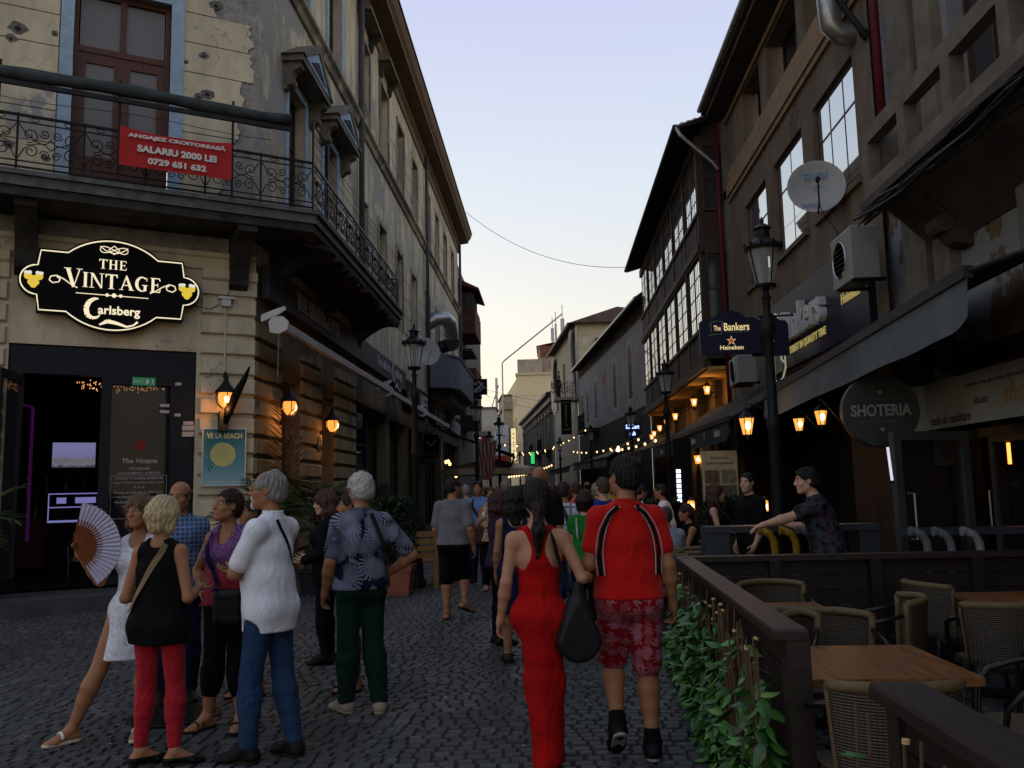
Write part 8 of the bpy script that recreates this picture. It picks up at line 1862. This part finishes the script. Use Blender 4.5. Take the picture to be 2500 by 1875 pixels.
def beard(colour):
    def f(c):
        H, Rh = c['H'], c['Rh']; s = Sdf(); s.ell(H(0, .082, -.1), (.026, .02, .028), Rh, k=.01); s.cap(H(-.022, .095, -.051), H(.022, .095, -.051), .007, k=.005); s.cap(H(-.026, .085, -.06), H(-.02, .08, -.095), .008, k=.008); s.cap(H(.026, .085, -.06), H(.02, .08, -.095), .008, k=.008)
        V_, F_ = s.mesh(.005); o = np_obj('beard', V_, F_, hairmat(colour), c['root'], c['Ms'])
    return f
def collar(mat, r=.066, h=.03):
    def f(c):
        J = c['J']; s = Sdf(); p = J['nck']; s.cap(p+c['up']*.005, p+c['up']*(.005+h), r+.006, r, k=.004); s.cap(p-c['up']*.03, p+c['up']*.2, r-.006, k=.004, op='s'); finish(c, s, 'collar', mat, vox=.006, folds=0)
    return f
def socks(colour, z0=1.8):
    def f(c):
        for q in 'RL':
            s = Sdf(); c['leg'](s, q, .006, z0, 2.); c['foot'](s, q, .005); finish(c, s, 'sock', M('sock_'+colour, colour, .9, .1), vox=.009, folds=0)
    return f
HV = .0075
# couple in red, walking away
def dj(J): p = J['pel']; k = A3(.015, .0, .5); a = A3(.05, -.03, .06); return [(p+A3(-.02, -.02, -.04), k, .115, .1), (p+A3(.03, -.02, -.04), k+A3(.02, 0, 0), .115, .095), (k, a, .105, .08), (k+A3(0, -.02, 0), A3(.03, -.12, .06), .095, .075), (A3(.03, -.1, .1), A3(.0, -.19, .03), .07, .05)]
person('woman in a long red dress walking away with a black shoulder bag', (-.09, 5.33, 0), -1, 1.67, dict(elL=(-.205, -.05, 1.12), wrL=(-.25, .02, .885), shL=(-.158, -.02, 1.385), shR=(.158, -.02, 1.395), elR=(.275, -.06, 1.14), wrR=(.33, .16, 1.13), knR=(.05, .04, .5), anR=(.05, .05, .085), knL=(.01, -.03, .48), anL=(.03, -.14, .1)), sex='f', tone=T1, vox=HV, hair=('pony', '#1c130f'), head=(4, -3, 0), hip=.96,
    clothes=[dress('dress', REDD, .035, neckline=racer, join=dj, off=.006, folds=.011, fs=(13, 13, 4)), strap('bag_strap', LEATH, [(.075, .05, 1.42), (.085, -.02, 1.45), (.1, -.09, 1.38), (.14, -.12, 1.22), (.2, -.13, 1.05)], .016), bag('shoulder_bag', LEATH, (.24, -.1, .88), (.15, .07, .23), 12, drop=True)], hands=dict(L=dict(curl=30, thumb=(.3, 1, 0))), shoes=('#6a4a3a', 'thong'))
def raglan(c):
    for q in (-1, 1):
        strap('black_panel', BLACKC, [(q*.055, -.07, 1.46), (q*.105, -.12, 1.41), (q*.15, -.13, 1.32), (q*.172, -.12, 1.2), (q*.168, -.1, 1.06)], .016, .004, -1)(c)
        for w_ in (-.02, .02): strap('white_piping', PRINT, [(q*.055+w_*.8, -.07, 1.46), (q*.105+w_*.9, -.12, 1.41), (q*.15+w_, -.13, 1.32), (q*.172+w_, -.12, 1.2), (q*.168+w_, -.1, 1.06)], .0025, .005, -1)(c)
person('man in a red shirt with black shoulder panels and red patterned shorts', (.46, 5.45, 0), 2, 1.805, dict(elL=(-.235, -.03, 1.12), wrL=(-.16, .2, 1.08), elR=(.235, -.05, 1.11), wrR=(.265, .03, .87), knL=(-.1, .1, .53), anL=(-.1, -.06, .2), knR=(.1, .03, .49), anR=(.105, -.02, .085)), build=1.06, tone=T2, vox=HV, hair=('short', '#0c0a09'), head=(28, 0, 0), feet=dict(L=4, Lp=-38, R=-6),
    clothes=[trousers('shorts', FLOWR, to=.9, off=.012, loose=.02, folds=.007), top('shirt', REDS, sleeve=.62, hem=.92, loose=.008, off=.012, slv_loose=.008, folds=.006, neck=.045), collar(REDS), raglan, socks('#0c0c0d', 1.82)], hands=dict(R=dict(curl=45, thumb=(0, 1, 0))), shoes=('#0d0d0f', 'sneaker', '#8a8684'))
# standing group on the left
person('grey bearded man in an untucked white linen shirt and blue jeans with folded arms', (-1.8, 5.5, 0), 72, 1.77, dict(elL=(-.22, .1, 1.13), wrL=(-.02, .24, 1.15), elR=(.22, .12, 1.12), wrR=(.04, .27, 1.12), anL=(-.1, .07, .085), knL=(-.1, .06, .49), anR=(.1, -.12, .085), knR=(.1, -.03, .49)), build=.98, tone=T2, vox=HV, hair=('recede', '#8d8b88'), head=(24, 3, 0), belly=.02,
    clothes=[trousers('jeans', JEANS, to=1.95, off=.006, loose=.008, loose2=.014), top('shirt', LINEN, sleeve=.76, hem=.77, off=.011, loose=.014, slv_loose=.012, folds=.006, hemcurve=(.07, .09, .085), wide=1.02), collar(LINEN), glasses, beard('#cfcac4'), strap('bag_strap', BLACKC, [(-.06, -.05, 1.45), (-.03, -.12, 1.38), (.03, -.16, 1.25), (.1, -.15, 1.1)], .009, .004, -1)], shoes=('#17130f', 'shoe', '#2a2018'), feet=dict(L=15, R=-12))
person('woman with blonde bob in a black sleeveless top and red trousers', (-2.47, 5.42, 0), -6, 1.61, dict(elR=(.235, -.06, 1.09), wrR=(.17, .2, 1.13), elL=(-.215, -.07, 1.09), wrL=(-.12, .2, 1.12), anR=(.14, -.02, .085), anL=(-.1, -.03, .085), knR=(.11, .03, .49)), build=1.0, sex='f', tone=T2, vox=HV, hair=('bob', '#c9b48c'), head=(-12, -6, 0), hip=1.08,
    clothes=[trousers('trousers', REDP, to=1.88, off=.002, loose=.004, folds=.005), top('top', BLACKC, sleeve=0, hem=.79, loose=.008, flare=.018, straight=True, neckline=scoop(.05, .03, .06)), strap('bag_strap', TAN, [(.075, -.02, 1.45), (.05, -.1, 1.38), (-.03, -.13, 1.24), (-.11, -.13, 1.1), (-.16, -.1, 1.0)], .02, .004, -1)], shoes=('#0c0b0b', 'flat'), feet=dict(L=-45, R=-60))
fanp = dict(pel=(.03, 0, .925), elR=(.27, .06, 1.13), wrR=(.37, .17, 1.33), elL=(-.2, .02, 1.12), wrL=(-.12, .2, 1.05), hpR=(.12, 0, .91), knR=(.24, .1, .48), anR=(.4, .14, .085), knL=(-.06, .0, .49), anL=(-.05, -.02, .085))
def fj(J): p = J['pel']; return [(p, A3(.09, .03, .5), .115, .125), (p, A3(-.0, .0, .5), .115, .11), (p+A3(.02, 0, 0), A3(.13, .05, .48), .11, .1)]
person('woman in a short white lace dress and white sandals holding a folding fan', (-2.9, 6.02, 0), 178, 1.63, fanp, 1.05, 'f', T2, HV, (-6, 3, 6), ('midf', '#6a4f34'), [dress('dress', LACE, .565, neckline=scoop(.09, .03), join=fj, off=.01)], ('#c9c7c2', 'thong', '#b9ab94'), dict(R=-35, L=8), dict(R=dict(dir=(.15, .1, .98), thumb=(-1, .3, 0), curl=62)))
person('short haired woman in a purple vest and black capri trousers with a cross body bag', (-2.33, 6.2, 0), 172, 1.66, dict(elR=(.31, -.09, 1.14), wrR=(.2, .02, .99), elL=(-.29, -.06, 1.13), wrL=(-.2, .06, 1.0), anR=(.14, .02, .085), anL=(-.12, .0, .085)), 1.05, 'f', T2, HV, (-34, 9, 0), ('short', '#2e1d16'),
    [trousers('capri_trousers', BLACKT, to=1.5, off=.006, loose=.012), top('undershirt', cloth('dull_red_hem', '#8c2a36'), sleeve=0, hem=.9, off=.008, loose=.012, neckline=scoop(.13, .03)), top('vest', PURP, sleeve=0, hem=1.02, off=.014, loose=.016, neckline=scoop(.12, .03), seed=8), bag('cross_body_bag', LEATH, (-.1, .185, .9), (.115, .045, .13), 0), strap('bag_strap', NAVYC, [(.1, -.02, 1.44), (.085, .09, 1.36), (.06, .15, 1.2), (-.02, .17, 1.02)], .02, .004, 1), strap('necklace', M('red_cord', (.3, .03, .02), .6, 0, bmp=0), [(-.05, .05, 1.45), (-.04, .09, 1.37), (0, .12, 1.3), (.04, .09, 1.37), (.05, .05, 1.45)], .003, .003)], ('#20140f', 'sandal'), dict(R=-25, L=10))
person('woman in glasses and a magenta top half hidden behind the purple vest', (-2.5, 7.15, 0), 160, 1.58, dict(), 1.02, 'f', T2, .01, (-15, 0, 0), ('short', '#2a1812'), [dress('dress', MAGEN, .5, neckline=scoop(.08, .03)), glasses], ('#7a1c30', 'sandal'))
person('bald man in a blue checked shirt behind the blonde woman', (-3.05, 7.0, 0), 205, 1.74, dict(), 1.05, 'm', T2, .01, (-25, -6, 0), ('ring', '#3c2e26'), [trousers('trousers', NAVYC, off=.012, loose=.02), top('shirt', CHECK, sleeve=.9, hem=.86, loose=.015), collar(CHECK)])
person('white haired man in a dark palm leaf shirt with one hand on hip', (-1.46, 6.6, 0), 22, 1.76, dict(elL=(-.235, -.04, 1.11), wrL=(-.26, .06, .88), elR=(.38, -.06, 1.13), wrR=(.23, .07, 1.0), anL=(-.1, .06, .085), anR=(.13, -.05, .085)), 1.06, 'm', T2, HV, (16, -2, 0), ('wavy', '#bdb8b0'),
    [trousers('trousers', DGREEN, to=1.95, off=.007, loose=.012, loose2=.02), top('shirt', PALMS, sleeve=.78, hem=.9, off=.012, loose=.014, slv_loose=.012), collar(PALMS), glasses, strap('bag_strap', DARK, [(.06, -.06, 1.46), (.1, -.14, 1.36), (.16, -.16, 1.2), (.2, -.12, 1.05)], .022, .004, -1)], ('#8a7f70', 'shoe', '#9a8a74'), dict(L=25, R=-15), dict(L=dict(curl=35, thumb=(.4, 1, 0))))
person('young woman in black with long reddish hair standing behind the palm shirt', (-2.22, 8.5, 0), 95, 1.64, dict(elL=(-.2, .02, 1.12), wrL=(-.12, .22, 1.05), elR=(.2, .02, 1.12), wrR=(.12, .22, 1.08)), 1., 'f', T3, .01, (0, -6, 0), ('long', '#4a2c1c', .26), [trousers('trousers', BLACKT), top('jacket', BLACKC, sleeve=1.9, hem=.8, loose=.015)], ('#0d0c0c', 'shoe'))
person('woman in patterned leggings and sandals half hidden behind the palm shirt', (-1.7, 7.35, 0), 100, 1.62, dict(elL=(-.3, -.02, 1.13), wrL=(-.2, .1, 1.0)), 1., 'f', T2, .011, (0, 0, 0), ('short', '#2a1a12'), [trousers('leggings', LEGGS, to=1.85), top('top', BLACKC, sleeve=.3, hem=.85)], ('#5a2018', 'sandal'))
# middle distance
person('man in a grey tee and black shorts walking away', (-1.28, 11.2, 0), -6, 1.79, dict(elL=(-.22, -.03, 1.11), wrL=(-.2, .14, .9), elR=(.23, -.06, 1.11), wrR=(.26, .02, .87), anL=(-.09, -.02, .085), knR=(.1, .14, .52), anR=(.13, .02, .2)), 1.08, 'm', T2, .01, (-38, -4, 0), ('recede', '#1d1511'), [trousers('shorts', BLACKT, to=1.0, off=.01, loose=.02), top('tee', GREYT, sleeve=.75, hem=.92, loose=.01, slv_loose=.012)], ('#15110e', 'sandal'), dict(R=-40, Rp=-20))
person('woman in a striped vest and floral blouse with crossed arms, facing the walking couple', (-1.0, 14.3, 0), 184, 1.66, dict(elR=(.22, .04, 1.14), wrR=(.02, .2, 1.36), elL=(-.22, .06, 1.1), wrL=(.05, .22, 1.08)), 1.04, 'f', T2, .012, (0, 0, 0), ('short', '#4a3020'), [trousers('trousers', BLACKT), top('blouse', FLORAL, sleeve=0, hem=.84, loose=.03, flare=.04, neckline=scoop(.06, .02)), top('vest', STRIPE, sleeve=0, hem=1.1, off=.02, neckline=scoop(.08, .02), seed=6), bag('hand_bag', cloth('floral_dark_bag', '#241f22', pattern=pat_speck(30, ['#141214', '#2a2226', '#5a3a34', '#191719'])), (.24, .08, .95), (.16, .07, .16), 0, vox=.014)], ('#a8a29a', 'sandal'))
person('man in a light blue shirt with a dark strap behind the striped vest', (-1.32, 15.6, 0), 175, 1.78, dict(), 1.05, 'm', T2, .014, (0, 0, 0), ('short', '#1c1410'), [trousers('trousers', NAVYC), top('shirt', cloth('light_blue_shirt', '#5d7cae'), sleeve=1.2, hem=.88, loose=.016), strap('bag_strap', DARK, [(.08, .06, 1.45), (.07, .13, 1.3), (-.05, .16, 1.1)], .025, .004, 1)], face=True)
person('woman with black curly hair in a navy strap dress walking away', (-.36, 8.4, 0), 6, 1.63, dict(), 1.04, 'f', T2, .011, (0, 0, 0), ('long', '#0f0b0a', .14), [dress('dress', NAVYC, .5, neckline=scoop(.1, .1, .09))], ('#2a1a14', 'shoe'))
person('woman with dark red hair turned aside next to the curly haired woman', (-.58, 9.4, 0), -70, 1.6, dict(), 1., 'f', T3, .012, (0, -4, 0), ('long', '#3a1a14', .16), [trousers('trousers', BLACKT), top('top', cloth('plum_top', '#2c2236'), sleeve=.5, hem=.88)], ('#1a1411', 'shoe'))
person('tall shaven headed man in a black tee', (-.13, 9.9, 0), -12, 1.87, dict(), 1.08, 'm', T2, .011, (-15, 0, 0), ('none', '#2a1d16'), [trousers('shorts', NAVYC, to=1.0, loose=.025), top('tee', BLACKC, sleeve=.75, hem=.9)], ('#151210', 'sneaker'))
person('man in a white plaid shirt with a dark cross strap walking away', (.16, 11.1, 0), -8, 1.7, dict(), 1.05, 'm', T2, .012, (-8, 0, 0), ('short', '#2a1d15'), [trousers('trousers', JEANS), top('shirt', PLAID, sleeve=.9, hem=.86, loose=.02), strap('bag_strap', DARK, [(-.03, -.06, 1.46), (.02, -.14, 1.36), (.08, -.16, 1.2), (.16, -.13, 1.05)], .025, .004, -1)], face=False)
person('woman with curly dark red hair in a bright green top walking away', (.36, 9.5, 0), -4, 1.58, dict(), 1.05, 'f', T3, .011, (0, 0, 0), ('bob', '#2a0f0c'), [trousers('trousers', BLACKT, to=1.5), top('top', cloth('green_top', '#1f6a26'), sleeve=.35, hem=.86), strap('pale_strap', TXW, [(-.1, -.04, 1.44), (-.1, -.12, 1.36), (-.09, -.14, 1.2)], .014, .004, -1)], face=False)
person('man in a royal blue tee beyond the red shirt', (.63, 10.6, 0), 10, 1.74, dict(), 1.05, 'm', T3, .012, (10, 0, 0), ('crop', '#4a3524'), [trousers('trousers', BLACKT), top('tee', cloth('royal_blue_tee', '#18307a'), sleeve=.75, hem=.9)], face=False)
person('woman in a white tee in the middle of the crowd', (.24, 13.2, 0), 5, 1.62, dict(), 1.02, 'f', T2, .014, (0, 0, 0), ('short', '#2a1a12'), [trousers('trousers', NAVYC), top('tee', cloth('white_tee', '#b9bac6'), sleeve=.6, hem=.88)], face=False)
person('man in a coral pink shirt ahead of the white tee', (.42, 14.6, 0), 0, 1.72, dict(), 1.08, 'm', T2, .014, (0, 0, 0), ('crop', '#3a2a20'), [trousers('trousers', JEANS), top('shirt', cloth('coral_shirt', '#b8484e'), sleeve=.8, hem=.88)], face=False)
# right terrace
person('young man in a dark printed tee leaning one hand on the bar counter', (2.66, 8.62, 0), 84, 1.79, dict(pel=(0, -.02, .93), wst=(0, .0, 1.08), chs=(0, .045, 1.26), nck=(0, .08, 1.44), hd=(0, .15, 1.61), shL=(-.17, .09, 1.385), shR=(.17, .03, 1.385), elL=(-.21, .36, 1.27), wrL=(-.26, .6, 1.21), elR=(.24, .12, 1.14), wrR=(.27, .34, 1.2)), 1.06, 'm', T3, .009, (4, -4, 0), ('short', '#120d0b'), [trousers('trousers', BLACKT), top('tee', DPRINT, sleeve=.62, hem=.84, loose=.02, slv_loose=.02)], hands=dict(L=dict(curl=22, dir=(-.1, .9, -.3), thumb=(.8, 0, 0)), R=dict(curl=15, thumb=(-1, 0, 0))), shoes=('#111010', 'shoe'))
person('young man in a plain black tee looking over his shoulder behind the counter', (2.5, 11.1, 0), 118, 1.76, dict(elL=(-.22, 0, 1.11), wrL=(-.2, .12, .88)), 1.06, 'm', T3, .011, (22, 0, 0), ('crop', '#15100d'), [trousers('trousers', BLACKT), top('tee', BLACKC, sleeve=.7, hem=.86)], shoes=('#111010', 'shoe'))
person('long haired young woman in a black sleeveless top behind the counter', (2.16, 11.6, 0), -105, 1.62, dict(elR=(.2, .05, 1.12), wrR=(.12, .25, 1.1)), 1., 'f', T3, .011, (15, 0, 0), ('long', '#3a2418', .28), [trousers('trousers', BLACKT), top('top', BLACKC, sleeve=0, hem=.86, neckline=scoop(.08, .03))], shoes=('#111010', 'shoe'))
SIT = dict(pel=(0, -.1, .55), wst=(0, -.11, .7), chs=(0, -.08, .89), nck=(0, -.07, 1.075), hd=(0, -.02, 1.255), shR=(.168, -.08, 1.015), shL=(-.168, -.08, 1.015), elR=(.23, .02, .78), elL=(-.23, .02, .78), wrR=(.16, .24, .8), wrL=(-.16, .24, .8), hpR=(.09, -.1, .53), hpL=(-.09, -.1, .53), knR=(.11, .34, .52), knL=(-.11, .34, .52), anR=(.12, .32, .085), anL=(-.12, .32, .085))
def sitter(label, x, y, hd, mat, hair, sex='m', tone=T2, z=0., sl=.7, hgt=1.72, head=(0, 0, 0)):
    def seat_tr(c):
        s = Sdf(); c['trunk'](s, .01, top=False, mid=False)
        for q in 'RL': c['leg'](s, q, .01, 0, 1.9, .012)
        finish(c, s, 'trousers', BLACKT)
    st = thing('pub_stool', 'stool under the '+' '.join(label.split()[:12]), 'stool', (x, y, z), 0, 'stools under seated guests'); MB().lathe([(.2, 0), (.19, .02), (.02, .04), (.02, .38), (.18, .4), (.19, .43), (.001, .44)], 14, (x+.08*math.sin(R(hd)), y-.08*math.cos(R(hd)), z)).build('seat', DARK, st)
    person(label, (x, y, z), hd, hgt, SIT, 1.04, sex, tone, .013, head, hair, [seat_tr, top('shirt', mat, sleeve=sl, hem=.56, loose=.012)], ('#141110', 'shoe'), seated=True)
sitter('seated man in a pale grey tee with his back turned on the terrace', 1.5, 11.6, 10, cloth('pale_grey_tee', '#868a98'), ('crop', '#3a2a20')); sitter('seated woman with tied hair in a dark vest beside the table lantern', 1.92, 12.7, 90, BLACKC, ('pony', '#2a1810'), 'f', T2, 0., 0)
sitter('seated white shirted diner bending over his table', 1.62, 15.5, -70, LINEN, ('short', '#1a120e'), z=.3, sl=1.8, head=(0, -20, 0)); sitter('white shirted diner seated nearer the planter hedge', 1.78, 14.4, 70, LINEN, ('crop', '#15100d'), z=.3, sl=1.8)
sitter('dark haired seated guest in the shade under the lettered awning', 2.3, 14.6, 160, NAVYC, ('short', '#1a120e')); sitter('dark dressed seated woman on the left by the pine bench', -2.0, 16.2, 200, BLACKC, ('pony', '#1a110d'), 'f', T2, 0., 1.8)
sitter('seated guest in a grey shirt outside the left pub windows', -3.3, 17.2, 190, GREYT, ('short', '#2a1d15')); sitter('seated woman in black near the lettered awning posts', 2.6, 16.6, 120, BLACKC, ('bob', '#1c120d'), 'f')
person('tiny dark figure standing on the planted balcony of the draped house', (.8, 64.6, 8.4), 60, 1.7, dict(elL=(-.3, -.05, 1.13), wrL=(-.2, .1, 1.0)), 1., 'm', T2, .03, (0, 0, 0), ('short', '#1a120e'), [trousers('trousers', BLACKT), top('jacket', BLACKC, sleeve=1.8, hem=.85)], ('#111010', 'none'), face=False)
# the far crowd
rng = random.Random(77); CC = [('white', '#a9aab2'), ('black', '#121214'), ('pale blue', '#5f7896'), ('red', '#8c2222'), ('beige', '#8f8268'), ('dark green', '#20382a'), ('orange', '#a2562a'), ('navy', '#181d3a'), ('grey', '#5f5f62'), ('pink', '#a56a78'), ('yellow', '#a08a3a'), ('brown', '#4a3426')]
HC = ['#15100d', '#2a1c14', '#4a3424', '#77623f', '#8d8a86', '#3a1a14']
slots = [(-1.6, 17.5), (-.7, 17), (-.1, 16.2), (.7, 16.6), (1.1, 17.8), (-1.1, 19.2), (-.3, 19.6), (.4, 18.6), (.95, 20.2), (-1.5, 21.6), (-.75, 22.2), (.1, 21.8), (.8, 23), (-1.9, 24.5), (-.4, 24.4), (.4, 25.6), (1.3, 24.6), (-1.1, 26.6), (-.1, 27.6), (.9, 28.6), (-1.7, 29.5), (-.6, 30.5), (.3, 31.6), (1.1, 33), (-1.4, 34), (-.3, 35.4), (.6, 37), (-1., 39), (0.2, 41), (-.6, 44), (-1.6, 48), (-.4, 50)]
for k, (x, y) in enumerate(slots):
    cn_, ch_ = CC[(k*5+2) % len(CC)]; fem = rng.random() < .5; away = rng.random() < .55; hs = rng.choice(['short', 'crop', 'ring'] if not fem else ['bob', 'long', 'pony', 'midf'])
    person('%s with %s and a %s top %s in the far crowd' % ('woman' if fem else 'man', dict(short='short hair', crop='cropped hair', ring='a bald crown', bob='bobbed hair', long='long hair', pony='a ponytail', midf='wavy hair')[hs], cn_, 'walking away' if away else 'walking back'), (x+rng.uniform(-.2, .2), y, 0), rng.uniform(-20, 20)+(0 if away else 180), rng.uniform(1.58, 1.7) if fem else rng.uniform(1.68, 1.84), dict(anR=(.1, .12, .085), anL=(-.1, -.16, .1), knR=(.1, .1, .49), knL=(-.1, -.02, .49)), rng.uniform(1., 1.1), 'f' if fem else 'm', rng.choice([T1, T2, T3]), .017 if y < 26 else .022, (rng.uniform(-25, 25), 0, 0), (hs, rng.choice(HC)),
        [trousers('trousers', rng.choice([BLACKT, JEANS, NAVYC, GREYT])) if rng.random() < .75 or not fem else skirt('skirt', rng.choice([BLACKC, FLORAL, NAVYC]), .5), top('top', cloth('crowd_'+cn_.replace(' ', '_'), ch_, wrinkle=.2), sleeve=rng.choice([.4, .75, .75, 1.8]), hem=.88)], ('#15110f', 'none'), group='people in the far crowd', face=not away and y < 22)
# the folding fan held by the woman in white
fan = thing('folding_fan', 'open folding fan with brown sticks and pale lilac lace', 'fan', (-3.28, 5.83, 1.33)); FC = Vector((-3.255, 5.80, 1.30)); fu, fv = Vector((.97, .22, 0)).normalized(), Z; fw = fu.cross(fv)
ST = M('fan_stick', '#6b3518', .6, .25, 20, .2); LC = M('fan_lace', '#b3b0c6', .85, .12, 30, .2)
for k in range(22):
    a = R(-58+k*140/21); d = fu*math.cos(a)+fv*math.sin(a); MB().bar(FC+d*.01+fw*.002*(k % 2), FC+d*.185+fw*.002*(k % 2), .013, .002, fw).build('stick', ST, fan)
def fs_(u, v): a = R(-58+140*u); d = fu*math.cos(a)+fv*math.sin(a); return FC+d*(.15+.15*v+.004*math.sin(u*140))+fw*(.006*math.sin(u*44*math.pi))
MB().grid(fs_, 88, 4).build('lace_leaf', LC, fan, smooth=False)
